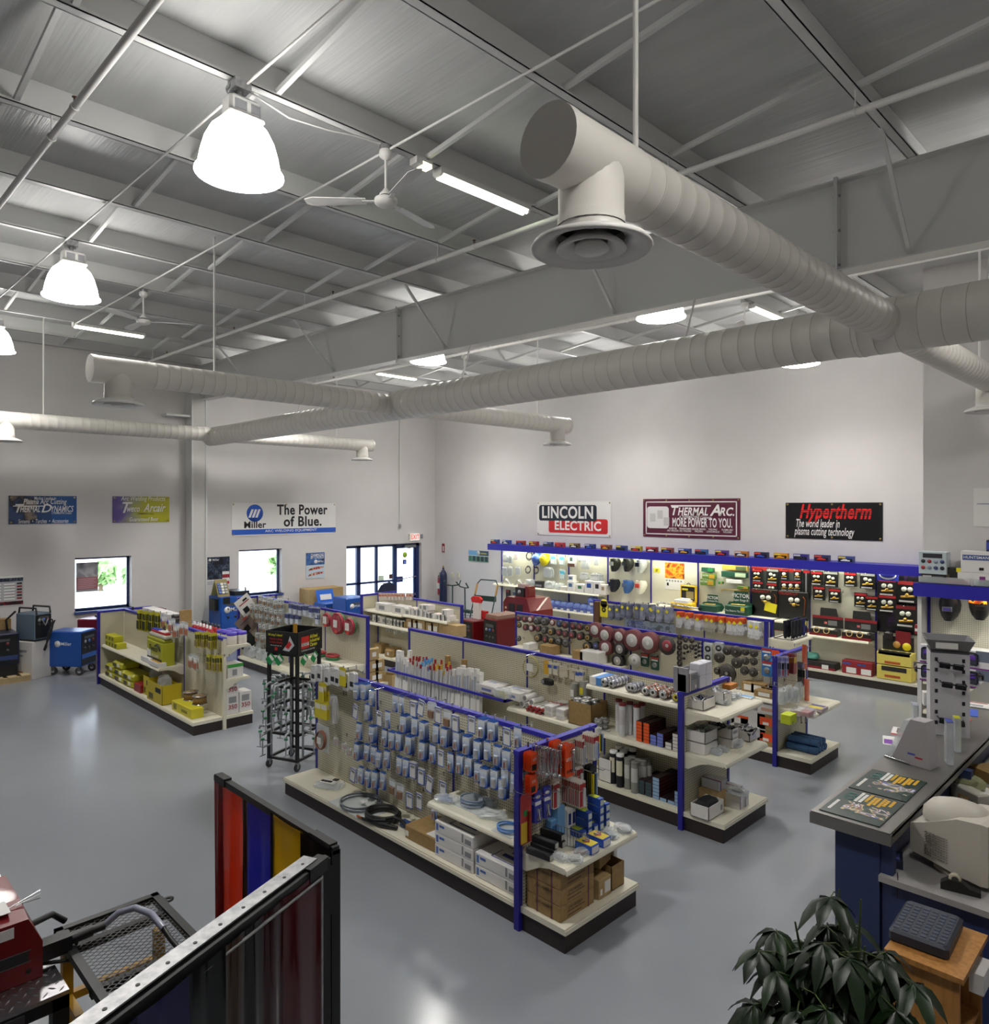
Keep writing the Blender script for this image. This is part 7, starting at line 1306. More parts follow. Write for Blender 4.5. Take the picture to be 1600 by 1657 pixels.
FR_ = [[(535, 600, 2, 0), (580, 615, 2, 0), (620, 625, 3, 0), (680, 645, 3, 0), (725, 640, 3, 0)], [(455, 685, 2, 0), (500, 690, 3, 0), (545, 700, 3, 0), (590, 715, 3, 0), (640, 725, 4, 0), (685, 735, 3, 0), (735, 735, 3, 0)], [(500, 770, 2, 0), (540, 775, 3, 0), (600, 785, 3, 0), (660, 800, 3, 0), (715, 805, 3, 0)], [(535, 870, 2, 0), (575, 875, 2, 0), (630, 885, 3, 0)], [(505, 960, 2, 0), (560, 975, 2, 0), (600, 985, 2, 0), (655, 1000, 2, 0)],
 [(825, 680, 3, 1), (870, 690, 3, 1), (915, 700, 3, 1), (965, 700, 3, 1), (1020, 720, 3, 1), (1080, 725, 2, 1)], [(790, 775, 3, 1), (840, 780, 3, 1), (890, 785, 3, 1), (1080, 785, 2, 1)]]
for r_, row in enumerate(FR_):
    for i, (cx, cy, n, k) in enumerate(row): hang((FT, FTB)[k], *q9(cx, cy), n, '-y', 6.9, 7.08, .19, '%s on the fittings gondola, %s row, %s hook' % ('clear bag with a white tag' if k == 0 else 'dark blue headed bag', ['top', 'second', 'third', 'fourth', 'fifth', 'upper right', 'lower right'][r_], ORD[i]), 'bags on the fittings gondola', W6, .03)
for i, (cx, cy, rad) in enumerate(((1160, 790, .125), (1262, 825, .19), (1375, 855, .145))):
    p = pY(*q9(cx, cy), 6.92); t = thing('hose_coil', 'red and green hose coil hung on the fittings gondola, %s' % ['small left one', 'large middle one', 'right one'][i], 'hose', (p.x, 7.0, p.z)); X = Matrix.Rotation(PI/2, 4, 'X')
    m = MB()
    for k in range(3): m.torus((0, 0, .0+.028*k), rad-.02, .02, M('9A2A3A' if k else '2A7A4A', .5), 30, 7, X)
    m.lathe([(.03, .08), (rad-.03, .085)], M('A83A48', .4), 26, X).build('hose', t); MB().cbox((0, -.09, .0), (.12, .004, .13), PAPER).cbox((.02, -.088, -rad*.7), (.07, .004, .05), M('E04A3A')).build('paper_label', t); hook((p.x, 7.08, p.z), 0, W6)
for i, (cx, cy, rad) in enumerate(((1215, 1100, .12), (1325, 1130, .16))):
    p = pz(*q9(cx, cy), .6); t = thing('hose_coil', 'red and green hose coil lying on the fittings gondola shelf, %s' % ['left', 'right, larger'][i], 'hose', (p.x, 6.88, .563)); m = MB()
    for k in range(2): m.torus((0, 0, .025+.04*k), rad*.8, .025, M('2A7A4A' if k == 0 else 'A83A3A', .5), 26, 7, None, .7)
    m.lathe([(.04, .07), (rad*.75, .072)], M('A84A4A', .4), 22, Matrix.Diagonal((1, .7, 1, 1))).build('hose', t)
for i, (cx, cy, a, m_, lab) in enumerate(((400, 650, 35, PAPER, 'tilted white flyer with a dark photo pinned on the fittings gondola'), (405, 830, 40, M('7A6A64', .4), 'tilted photo card of tools pinned on the fittings gondola, middle one'), (400, 985, 42, M('2E3436', .4), 'tilted dark card pinned on the fittings gondola, lowest one'))):
    p = pX(*q9(cx, cy), -14.1); t = thing('pinned_card', lab, 'card', p); X = FX() @ Matrix.Rotation(R(a), 4, 'Z'); s_ = .2; flat(-s_*.85, -s_, s_*.85, s_, m_, X, .006).build('sheet', t); mm = flat(-s_*.5, -s_*.7, s_*.1, -s_*.1, INK, X, .009); flat(-s_*.6, s_*.3, s_*.6, s_*.42, [M('A84A40'), M('4A4A50'), M('8A9A98')][i], X, .009, mm); flat(.0, s_*.5, s_*.5, s_*.7, [INK, M('A83A30'), GREY][i], X, .009, mm); mm.build('print', t)
for i, cx in enumerate((400, 450, 520, 590, 640)): bag('clear tub of fittings on the fittings gondola base, %s' % ORD[i], (pY(*q9(cx, 1140), 6.75).x, 6.84, D0), (.28, .24, .2), M('B8B4B4'))
bag('bag of copper fittings on top of the tubs on the fittings gondola', (pY(*q9(480, 1090), 6.85).x, 6.98, D0), (.2, .14, .34), COPPER)
for i, (cx, cy) in enumerate(((1190, 1215), (1280, 1230), (1400, 1240), (1240, 1200))): p = pY(*q9(cx, cy), 6.95); hook((p.x, 7.08, p.z), 0, 'lower right of the fittings gondola')
for i, (y, k) in enumerate(((7.3, 0), (7.3, 1), (7.3, 2), (7.42, 0), (7.42, 1))): carton('brown box on the far side of the fittings gondola end, %s' % ORD[i], (-10.35, y, D0+.2*k), (.2, .11, .19), CARDL, PH, [('f', .3, .3, .7, .7, PAPER)])
carton('open brown box past the right end of the fittings gondola', (-10.3, 7.62, 0.0), (.3, .24, .3), CARDL, .3, (), (), None, 'box', 'carton', 'carton_body', .95)
# ================================================================ YELLOW TORCH GONDOLA
def q0(cx, cy): return cx/3.2, 700+cy/3.2
W7 = 'yellow gondola pegboard'
YP = Rep(card_proto('torch_pack', 'pack', .14, .34, M('BDB822', .4), ex_patch(M('3A3A20'), M('2E3020')))); YS_ = Rep(card_proto('torch_pack', 'pack', .1, .22, M('C8BE2A', .4), ex_patch(M('4A4A24'), M('8A7A50')))); CLB = Rep(card_proto('parts_bag', 'pack', .14, .2, PLAST, ex_patch(PAPER, M('A8684A'))))
for i, (rp, cx, cy, n, h) in enumerate(((YP, 715, 975, 3, .34), (YP, 745, 980, 3, .34), (YP, 778, 985, 3, .34), (YP, 810, 990, 2, .34), (YP, 850, 1040, 1, .34), (CLB, 845, 980, 2, .2), (CLB, 880, 1000, 3, .2), (CLB, 905, 1030, 3, .2), (CLB, 940, 1015, 2, .2), (CLB, 965, 1020, 1, .2), (YS_, 1015, 1075, 3, .22), (YS_, 1050, 1078, 4, .22), (YS_, 1085, 1085, 4, .22), (YS_, 1075, 1190, 3, .2), (YS_, 1105, 1195, 3, .2), (YS_, 1130, 1195, 2, .2), (CLB, 985, 1185, 3, .2), (CLB, 1010, 1195, 2, .2))):
    hang(rp, *q0(cx, cy), n, '-y', 4.42, 4.58, h, '%s on the yellow gondola, %s hook from the left' % (['long yellow torch pack', 'short yellow pack', 'clear bag of copper parts'][[YP, YS_, CLB].index(rp)], ORD[i]), 'packs on the yellow gondola', W7, .03)
p = pX(*q0(675, 960), -14.35); t = thing('torch_gun', 'black torch handle hung on the end panel of the yellow gondola', 'torch', p); MB().tube([(0, .05, .2), (.02, .0, 0), (.02, -.06, -.22)], [.02, .025, .02], BLK, 8).build('handle', t)
Y7 = .722; OLV = M('9A9C20', .45)
p = pY(*q0(785, 1190), 4.22); t = carton('large yellow and black printed box on the yellow gondola shelf', (p.x, 4.36, Y7), (.62, .2, .36), M('A8A828', .4), 0, [('f', .0, 0, 1, .3, M('2E3018')), ('f', .0, .3, .25, .6, PAPER), ('l', .1, .1, .9, .5, PAPER)], [('f', [('Tweco', .42, .68, .13, INK, 'CENTER', .4, .03), ('MIG GUNS', .55, .38, .06, WT)])]); MB().tube([(.05, -.108, .3), (.14, -.108, .33), (.22, -.108, .3), (.26, -.108, .24)], .013, BLK, 6).build('torch_picture', t)
t = thing('torch_pack', 'long yellow red and blue bagged torch packs lying on top of the large yellow box', 'pack', (p.x-.05, 4.36, Y7+.362)); MB().bbox((0, 0, .03), (.7, .16, .06), .02, OLV).build('lower_pack', t); MB().bbox((.05, 0, .09), (.66, .14, .06), .02, M('B8B8A8', .3)).build('bag', t); MB().cbox((.05, 0, .135), (.6, .08, .03), M('B02A28')).cbox((-.15, .02, .155), (.3, .08, .02), M('2A34A0')).build('top_pack', t)
for i in range(7): carton('small yellow box at the left of the yellow gondola shelf, %s' % ORD[i], (-14.2+.16*(i % 4), 4.3+.0*(i//4), Y7+.1*(i//4)), (.15, .16, .098), M('B8B422', .45), 0, [('f', .2, .2, .8, .8, M('6A6A20'))], (), 'small yellow boxes')
for i in range(5): carton('white box in the narrow stack on the yellow gondola shelf, %s' % ORD[i], (-11.93, 4.42, Y7+.105*i), (.3, .16, .1), WBOX, 0, [('f', .0, .1, .2, .9, M('B8963A'))] if i < 2 else ())
carton('low white tray box in front on the yellow gondola shelf', (-12.25, 4.27, Y7), (.36, .12, .08), WBOX); carton('low brown edged white box at the right end of the yellow gondola shelf', (-11.85, 4.26, Y7), (.4, .13, .07), WBOX, 0, [('t', .05, .1, .95, .9, M('B88A3A'))])
for i, (x, k) in enumerate(((-14.0, 0), (-14.0, 1), (-13.5, 0), (-13.5, 1), (-13.05, 0), (-13.05, 1), (-13.6, 2))): t = thing('wrapped_torch', 'yellow and black wrapped torch pack on the yellow gondola base, %s' % ['left lower', 'left upper', 'middle lower', 'middle upper', 'right lower', 'right upper', 'topmost'][i], 'pack', (x, 4.36, D0+.11*k), 0, 'wrapped torch packs'); MB().bbox((0, 0, .055), (.46, .32, .108), .03, M('AEAA20', .4)).build('pack', t); MB().cbox((.1, -.16, .06), (.1, .01, .05), PAPER).cbox((-.1, -.16, .05), (.16, .01, .06), M('4A4A40')).build('paper_label', t)
carton('red plastic parts box on the yellow gondola base', (-12.55, 4.3, D0), (.3, .22, .13), M('8A1E22', .35))
for i, (x, c) in enumerate(((-12.25, 4.36), (-11.72, 4.3))):
    t = carton('open yellow spool carton on the yellow gondola base, %s' % ['left smaller one', 'right large one'][i], (x, c+.02, D0), ((.26, .3, .3), (.62, .3, .3))[i], M('C0AC22', .45), 0, [('f', .1, .1, .4, .4, M('5A5420')), ('f', .55, .55, .9, .8, INK)], (), None, 'box', 'carton', 'carton_body', .9); bag_mb(.2, .2, .2, PLAST, i, Matrix.Translation((0, 0, .2))).build('plastic_liner', t)
t = carton('long low yellow carton at the right end of the yellow gondola base', (-10.75, 4.29, D0), (.72, .18, .14), M('CCC02A', .45), 0, [('f', .1, .2, .25, .8, M('7A7420')), ('f', .5, .3, .8, .6, M('8A8420'))])
WSP = Rep(spool(.11, .12, M('8A6A3A', .6), M('A8885A')))
for i, x in enumerate((-10.95, -10.62)): WSP.put((x, 4.42, D0+.142), (R(-90), 0, 0), 'brown wire spool standing on the long yellow carton, %s' % ['left', 'right'][i], 'brown wire spools')
for i, (x, z, h, pt) in enumerate(((-10.35, D0, .3, 0), (-10.35, D0, .3, 1), (-10.35, D0+.302, .12, 2))):
    t = carton('white carton with red numerals on the right end of the yellow gondola, %s' % ['near one', 'far one', 'small top one'][i], (x, (4.74, 4.94, 4.74)[i], z), (.19, .24, h), WBOX, PH, [('f', .2, .55, .8, .85, GREY)], [('f', [('350', .5, .35 if i < 2 else .5, .09, M('9A2A2A'), 'CENTER', 0, .02)])])
carton('white box with a green band on the middle shelf of the yellow gondola', (-10.35, 4.78, .722), (.24, .26, .2), WBOX, PH, [('f', 0, .75, 1, 1, M('3A9A3A')), ('f', .3, .15, .6, .6, GREY)])
def jar(): t = thing('jar', 'x', 'jar', (0, 0, 0)); MB().lathe([(.07, 0), (.075, .02), (.075, .12), (.06, .14)], M('D8D2C8', .35), 16, None, True).build('jar_body', t); MB().lathe([(.072, .135), (.074, .17), (.001, .172)], M('4A34B0', .4), 16).build('lid', t); return t
JR = Rep(jar())
for i, (dx, dy) in enumerate(((0, 0), (-.17, 0), (-.34, 0), (0, .15), (-.17, .15), (-.34, .15))): JR.put((-10.3+dx, 4.76+dy, 1.202), i, 'white jar with a purple lid on the top shelf of the yellow gondola, %s' % ORD[i], 'purple lidded jars')
for i in range(12): t = thing('spray_bottle', 'red bottle with a %s cap standing on the far side of the yellow gondola, %s' % (['white', 'black'][i % 2], ORD[i]), 'bottle', (-10.95-.12*(i//2), 4.72+.13*(i % 2), 1.202), 0, 'red bottles'); MB().lathe([(.035, 0), (.038, .12), (.02, .15)], M('A8242A', .35), 10, None, True).build('bottle_body', t); MB().lathe([(.02, .15), (.018, .2), (.001, .2)], [WT, BLK][i % 2], 8).build('cap', t)
carton('upright brown card on the far side of the yellow gondola', (-12.1, 4.8, 1.1), (.2, .03, .42), CARD, PH); shelf_mb(-14.3, -11.7, 4.62, 5.0, 1.1).build('shelf', G7)
for i in range(5): carton('white box on the far shelf of the yellow gondola by the window, %s' % ORD[i], (-13.7+.26*i, 4.8, 1.102), (.22, .2, .3), WBOX, 0, (), (), 'white boxes by the window')
carton('small dark box beside the upright brown card', (-12.4, 4.78, 1.102), (.16, .14, .3), M('2A2A2C'))
carton('brown box on the floor behind the left end of the yellow gondola', (-14.85, 4.5, .0), (.5, .4, .42), CARD); carton('white papered box on top of the brown floor box', (-14.85, 4.5, .422), (.46, .36, .1), M('A08A6A'), 0, [('t', .1, .1, .9, .9, PAPER)])
# ================================================================ WELDING MACHINES
def wheels(t, pts, r_=.06):
    for x, y in pts:
        m = MB(); m.cyl((x-.015, y, r_), (x+.015, y, r_), r_, M('3A3A3C', .5), n=14).cyl((x-.017, y, r_), (x+.017, y, r_), r_*.45, M('C8C8CA', .3, .6), n=10).box(x-.02, y-.03, r_, x+.02, y+.03, r_*2.1, M('6A6A6C', .4, .5)); m.build('wheel', t)
def welder(label, loc, rot, w_, d, h, col, base=.14, txt=None, cable=True, front='141416', band=None, wh=True, leg=0):
    t = thing('welding_machine', label, 'welder', loc, rot)
    MB().bbox((0, 0, base+(h-base)/2), (w_, d, h-base), .02, col).build('housing', t)
    m = MB().box(-w_*.46, -d/2-.012, base+.03, w_*.46, -d/2, h-.03, M(front, .35)); fp = m.build('front_panel', t)
    m = MB()
    for i in range(3):
        for j in range(2): m.lathe([(.001, .012), (.028, .012), (.032, 0)], M(['8A8C90', '4A6AB0', '6A2A2A'][i] if j else '2A2A2C', .4), 12, FYn((-w_*.25+i*w_*.25, -d/2-.012, h*.6+j*h*.16)))
    m.box(-w_*.3, -d/2-.016, h*.82, w_*.3, -d/2-.01, h*.88, M('4A4C50')); m.build('controls', fp)
    if band: MB().box(-w_*.46, -d/2-.016, h*.38, w_*.46, -d/2-.011, h*.48, band).build('name_band', fp)
    if wh: wheels(t, ((-w_*.4, -d*.42), (w_*.4, -d*.42), (-w_*.4, d*.38), (w_*.4, d*.38)), base*.48)
    else: MB().box(-w_*.46, -d*.46, 0, w_*.46, d*.46, base, BLK).build('skid', t)
    if txt:
        X = frame((-w_/2-.002, 0, h*.72), (0, -1, 0), (0, 0, 1)); m = MB(); m.lathe([(.001, 0), (.06, 0), (.06, .002), (.001, .002)], WT, 16, X @ Matrix.Translation((-.13, 0, 0))); m.build('emblem', t)
        text_mesh('lettering', [(txt, .04, 0, .09, WT, 'CENTER', 0, .01)], t, X)
    if cable:
        m = MB(); pts = [(w_*.1+.14*math.cos(a*.5)*(.7+.3*math.sin(a)), -d/2-.05-.01*a, h*.75-.28*(1-math.cos(a*.5))) for a in range(13)]; m.tube(pts, .014, BLK, 7); m.tube([(-.05, -d/2-.03, h*.8), (0, -d/2-.06, h*.55), (.06, -d/2-.05, h*.78)], .012, GREY, 6); m.build('cable', t)
    return t
t = thing('pallet', 'pale wooden pallet under the black machine at the left edge', 'pallet', (-15.95, 2.85, 0)); m = MB()
for k in range(5): m.box(-.4, -.5+.21*k, .1, .4, -.36+.21*k, .12, M('C8B48A', .7))
for x in (-.36, 0, .3): m.box(x, -.5, 0, x+.08, .48, .1, M('B8A078', .7))
m.build('boards', t)
t = welder('dark blue and black machine standing on the pallet', (-15.98, 2.8, .121), PH, .76, .6, .78, M('1A2440', .35), .2, None, False, '0E1016', M('2A3A6A'), False)
t = thing('leaflet_display', 'blue leaflet display standing on the machine on the pallet', 'display', (-15.9, 2.72, .903)); MB().box(-.01, -.2, 0, .01, .16, .34, M('2A5488')).box(.01, -.18, .03, .012, .14, .12, PAPER).box(.01, -.15, .18, .013, .1, .28, M('6A8AB8')).box(-.16, -.16, 0, -.01, -.13, .05, BLK).build('board', t)
carton('small brown box behind the leaflet display', (-16.3, 3.05, .903), (.2, .2, .2), CARD)
t = carton('large worn white carton under the small grey machine', (-15.9, 3.45, 0), (.44, .44, .7), M('CFCBC6', .65), PH+.5, [('l', .1, .72, .7, .78, GREY), ('l', .1, .6, .5, .65, GREY), ('l', .1, .15, .5, .2, M('9A3A3A'))])
t = welder('small grey and black machine standing on the white carton', (-15.9, 3.45, .702), PH+.45, .34, .5, .52, M('5A6A7A', .4), .03, None, True, '121214', None, False); MB().tube([(-.14, .2, .5), (-.14, .18, .62), (-.14, -.24, .62), (-.14, -.26, .5)], .018, BLK, 7).tube([(.14, .2, .5), (.14, .18, .62), (.14, -.24, .62), (.14, -.26, .5)], .018, BLK, 7).tube([(-.16, .26, .55), (-.3, .32, .4), (-.28, .3, .1), (-.2, .27, .0)], .02, BLK, 7).build('handle', t)
t = welder('blue welding machine on casters under the poster window', (-15.72, 4.06, 0), PH+.72, .48, .66, .84, MBLUE, .17, 'Miller', False, '12141C', M('2A5AA8'))
t = welder('dark red machine beside the blue one under the poster window', (-16.42, 4.78, 0), PH+.72, .52, .72, .92, M('6A1226', .35), .17, None, True, '141214'); MB().tube([(-.1, -.1, .9), (-.2, .0, .98), (0, .1, .95), (.1, -.1, .9)], .018, BLK, 7).build('cable', t)
t = carton('dark red machine case top seen between the window sill and yellow gondola', (-16.4, 5.85, 0), (.35, .35, 1.0), M('5A1228', .4), PH)
# blue machines along the window wall
t = welder('tall blue welding machine standing by the steel column', (-16.35, 7.5, 0), PH, .72, .62, 1.16, MBLUE, .1, None, False, '1C50A2', None, False)
X = FX((0, 0, 0)); m = MB(); F0 = FYn((-.2, -.33, .86)); m.lathe([(.001, 0), (.075, 0), (.075, .003), (.001, .003)], WT, 18, F0).box(-.3, -.335, 1.0, -.14, -.33, 1.15, BLK); m.build('emblem', t); text_mesh('lettering', [('Miller', .22, 0, .12, WT, 'CENTER', 0, .01)], t, F0); MB().box(.0, -.28, 1.16, .36, .28, 1.26, M('1E2228', .4)).tube([(.3, -.2, 1.2), (.34, -.1, 1.32), (.4, .0, 1.25), (.42, .1, 1.1)], .015, BLK, 6).box(-.44, -.2, .85, -.36, .1, 1.1, BLK).build('wire_feeder', t)
t = thing('desk_calendar', 'tent shaped desk calendar standing on the tall blue machine', 'calendar', (-16.3, 7.26, 1.162), PH); m = MB(); m.prism([(-.2, 0), (-.19, 0), (0, .36), (.0, .38), (-.01, .38)], -.14, .14, M('8A7A4A'), Matrix.Rotation(PI/2, 4, 'Z')).prism([(.2, 0), (.19, 0), (-.01, .36), (0, .38)], -.14, .14, M('D2C87A'), Matrix.Rotation(PI/2, 4, 'Z')); m.build('card', t); mm = MB(); Xc = Matrix.Translation((0, -.11, .19)) @ Matrix.Rotation(R(-28), 4, 'X') @ FYn()
for r_ in range(4):
    for k in range(3): mm.box(-.11+.075*k, -.14+.07*r_, .0, -.05+.075*k, -.09+.07*r_, .022, [M('4A6AB0'), PAPER, M('B0B4B0')][k], Xc)
mm.build('print', t)
carton('large brown carton against the window wall left of the entrance', (pX(522, 965, -16.5).x, pX(520, 965, -16.5).y, 0), (1.0, .5, 1.12), CARDL, PH)
p = pX(530, 985, -15.9); t = welder('low blue machine with its lid raised in front of the brown carton', (-15.9, p.y, 0), PH, .5, .5, .82, MBLUE, .1, None, False, '1A4A98'); l_ = MB().box(-.24, .05, .82, .24, .09, 1.14, M('1F62C8', .35), Matrix.Translation((0, .02, .82)) @ Matrix.Rotation(R(-18), 4, 'X') @ Matrix.Translation((0, -.02, -.82))).box(-.16, .04, .88, .16, .05, 1.02, PAPER, Matrix.Translation((0, .02, .82)) @ Matrix.Rotation(R(-18), 4, 'X') @ Matrix.Translation((0, -.02, -.82))); l_.build('lid', t)
p = pX(575, 990, -15.0); t = welder('blue welding machine standing in front of the glass entrance', (-15.2, p.y-.05, 0), PH, .58, .6, 1.0, MBLUE, .1, None, False, '1D52A4', None, False); F0 = FYn((-.12, -.315, .8)); m = MB(); m.lathe([(.001, 0), (.06, 0), (.06, .003), (.001, .003)], WT, 16, F0); m.build('emblem', t); text_mesh('lettering', [('Miller', .17, 0, .09, WT, 'CENTER', 0, .01)], t, F0)
t = thing('counter_sign', 'dark blue rounded sign standing behind the entrance gondola', 'sign', (-13.3, 9.75, 0)); MB().cyl((0, 0, 0), (0, 0, 1.3), .03, BLK).box(-.2, -.2, 0, .2, .2, .03, BLK).build('stand', t); m = MB(); m.rings([[(-.02, -.28, 1.25), (-.02, .28, 1.25), (-.02, .26, 1.42), (-.02, .1, 1.52), (-.02, -.12, 1.46)], [(.02, -.28, 1.25), (.02, .28, 1.25), (.02, .26, 1.42), (.02, .1, 1.52), (.02, -.12, 1.46)]], M('1C2440'), False); m.build('board', t)
# red machines in the middle aisle
def red(label, px, dep, rot, w_, d, h, txt=None):
    q = ray(px, 900); s_ = dep; return welder(label, (q.x*s_, q.y*s_, 0), -.08, w_, d, h, M('620C12', .3), .12, None, False, '0E0E10', None, True)
t = red('red machine with a black front and a white display card on top, middle aisle', 776, 15.3, PH*.35, .42, .72, .86); MB().box(-.17, .02, .86, .17, .1, 1.02, M('C21C20', .35)).box(-.1, -.1, .86, .1, -.04, 1.2, M('D8D4D0')).prism([(-.14, 1.2), (.14, 1.2), (.18, 1.28), (.1, 1.33), (-.1, 1.33), (-.18, 1.28)], -.1, -.05, M('C4181C', .35)).build('display_card', t)
t = red('second red and black machine with a pale panelled top, middle aisle', 814, 14.9, PH*.35, .42, .7, .95); MB().box(-.2, -.3, .95, .2, .3, 1.02, M('8A6A5A', .4)).build('top_cover', t)
q = ray(852, 900)*16.6; t = thing('engine_generator', 'big red engine driven generator with dark vents behind the disc gondola', 'generator', (q.x, q.y, 0), -.1)
m = MB(); m.prism([(-.42, .25), (.5, .25), (.5, .9), (.4, 1.16), (-.3, 1.16), (-.42, 1.02)], -.35, .35, RED); m.build('housing', t); MB().box(-.22, -.36, .8, -.02, -.35, 1.02, M('1A0A0C')).box(.06, -.36, .8, .26, -.35, 1.02, M('1A0A0C')).box(-.36, -.365, .3, .1, -.35, .7, M('5A0C12')).build('vents', t); MB().box(-.4, -.33, .0, .48, .33, .25, BLK).build('skid', t); MB().lathe([(.001, .01), (.03, .01), (.03, 0)], M('C8B080'), 10, FYn((-.32, -.352, .9))).lathe([(.001, .01), (.03, .01), (.03, 0)], M('C8B080'), 10, FYn((-.32, -.352, .8))).build('gauges', t)
MB().cbox((-.1, .0, 1.26), (.3, .26, .2), M('181012', .4)).cbox((.12, .0, 1.28), (.1, .22, .24), RED).lathe([(.001, .01), (.05, .01), (.05, 0)], GREY, 12, FYn((-.1, -.132, 1.26))).build('display_box', t); MB().cbox((-.08, -.02, 1.4), (.22, .16, .08), M('B8A09A')).build('card_on_top', t)
for i, (px, dep, h) in enumerate(((752, 16.2, .75), (733, 15.6, .6))):
    q = ray(px, 900)*dep; t = thing('hose_reel_cart', 'small red wheeled cart with cables right of the entrance gondola, %s' % ['rear one', 'front one'][i], 'cart', (q.x, q.y, 0), .5); MB().bbox((0, 0, h*.55), (.4, .5, h*.5), .03, M('7A1820', .35)).tube([(-.2, -.25, .1), (-.2, .25, h), (.2, .25, h), (.2, -.25, .1)], .016, BLK, 6).build('frame', t); m = MB().torus((0, -.28, h*.5), .16, .02, M('9A8A8C', .5), 18, 6, Matrix.Translation((0, -.28, h*.5)) @ Matrix.Rotation(PI/2, 4, 'X') @ Matrix.Translation((0, .28, -h*.5))); m.build('cable', t); wheels(t, ((-.22, .18), (.22, .18)), .1)
def gascart(label, px, dep, rot):
    q = ray(px, 900)*dep; t = thing('gas_cart', label, 'cart', (q.x, q.y, 0), rot); g = M('1E3A34', .4)
    MB().tube([(-.2, -.12, 1.36), (-.17, -.02, 1.24), (0, 0, 1.22), (.17, -.02, 1.24), (.2, -.12, 1.36)], .017, g, 7).tube([(0, 0, 1.22), (0, .02, .1)], .018, g, 7).box(-.28, -.06, .62, .28, .06, .69, g).box(-.25, -.2, .05, .25, .1, .08, g).build('frame', t); wheels(t, ((-.24, .05), (.24, .05)), .13)
gascart('green gas cart with a T handle in the corner, left one', 732, 18.3, .9); gascart('green gas cart with a curved handle in the corner, right one', 752, 17.8, -.1)
q = ray(782, 900)*16.8; t = thing('hand_truck', 'tall green cylinder cart with tan wooden handles by the sign wall', 'cart', (q.x, q.y, 0), .15); g = M('223E38', .4); sl = lambda z: -.35+.36*z
MB().tube([(-.3, sl(.1), .1), (-.3, sl(1.4), 1.4), (-.22, sl(1.5), 1.5), (.22, sl(1.5), 1.5), (.3, sl(1.4), 1.4), (.3, sl(.1), .1)], .016, g, 7).box(-.3, .06, 1.02, .3, .1, 1.14, g).box(-.3, -.35, .05, .3, -.1, .09, g).build('frame', t)
for s_ in (-1, 1): MB().tube([(s_*.3, sl(1.16), 1.16), (s_*.3, sl(1.4), 1.4)], .024, M('B08A4A', .5), 8).build('handle', t)
wheels(t, ((-.34, -.18), (.34, -.18)), .2)
# ================================================================ CLAMP RACK
CR = R(22); rc = Vector((-8.23, 4.62, 0)); t = thing('clamp_rack', 'black wheeled clamp rack with a sign box beside the near gondola', 'rack', rc, CR); K = .215
for sx in (-1, 1):
    for sy in (-1, 1):
        MB().box(sx*K-.018, sy*K-.018, .1, sx*K+.018, sy*K+.018, 1.42, BLK).build('post', t)
        MB().cyl((sx*K-.012, sy*K, .05), (sx*K+.012, sy*K, .05), .05, M('2A2A2C'), n=14).cyl((sx*K-.014, sy*K, .05), (sx*K+.014, sy*K, .05), .018, GREY, n=8).box(sx*K-.02, sy*K-.02, .07, sx*K+.02, sy*K+.02, .11, GREY).build('caster', t)
for z in (.11, .42, .72, 1.0, 1.4):
    m = MB()
    for s_ in (-1, 1): m.box(-K, s_*K-.014, z, K, s_*K+.014, z+.03, BLK).box(s_*K-.014, -K, z, s_*K+.014, K, z+.03, BLK)
    m.build('rail_ring', t)
sb = MB(); B = .24
for s_ in (-1, 1): sb.box(-B, s_*B-.006, 1.43, B, s_*B+.006, 1.7, M('121214', .4)).box(s_*B-.006, -B, 1.43, s_*B+.006, B, 1.7, M('121214', .4))
sb.box(-B, -B, 1.43, B, B, 1.44, BLK); sgn = sb.build('sign_box', t)
rc_ = M('C4221E', .4); yl = M('E0DC28', .4); Xr = FX((B+.007, 0, 1.565)); Xf = FYn((0, -B-.007, 1.565))
m = flat(-.18, -.075, -.03, .07, rc_, Xr); flat(-.175, -.045, -.035, -.005, WT, Xr, .003, m); m.add([(.02, -.09, .002), (.1, -.0, .002), (.13, .09, .002), (.2, -.02, .002), (.12, -.1, .002)], [(0, 4, 3, 2, 1)], M('C8C8CC', .4), False, Xf); m.add([(.06, -.05, .003), (.12, .03, .003), (.16, -.01, .003), (.11, -.07, .003)], [(0, 3, 2, 1)], rc_, False, Xf).box(-.1, -.1, 0, -.06, -.06, .003, rc_, Xf); m.build('sign_print', sgn)
text_mesh('lettering', [('BESSEY', -.105, -.025, .05, INK, 'CENTER', 0, .03, 1, .13), ('All-Steel', .06, .05, .058, yl, 'CENTER', 0, .03, 1, .15), ('Industrial', .08, .0, .058, yl, 'CENTER', 0, .03, 1, .19), ('Clamps', .055, -.05, .058, yl, 'CENTER', 0, .03, 1, .14), ('It All Starts in the Grip', -.05, -.1, .03, WT, 'CENTER', .2, .01, 1, .26)], sgn, Xr @ Matrix.Translation((0, 0, .004)))
text_mesh('lettering', [('Still using C-clamps?', -.09, .09, .04, yl, 'CENTER', 0, .02, 1, .22), ('Time for a change', -.08, .04, .035, rc_, 'CENTER', 0, .02, 1, .2), ('to better clamping', -.08, .0, .035, rc_, 'CENTER', 0, .02, 1, .2), ('One hand does it all', -.08, -.04, .022, WT, 'CENTER', 0, .0, 1, .17)], sgn, Xf @ Matrix.Translation((0, 0, .004)))
MB().box(-.02, -.0, 1.44, .03, .02, 1.76, M('B8862C')).build('wooden_stick', t)
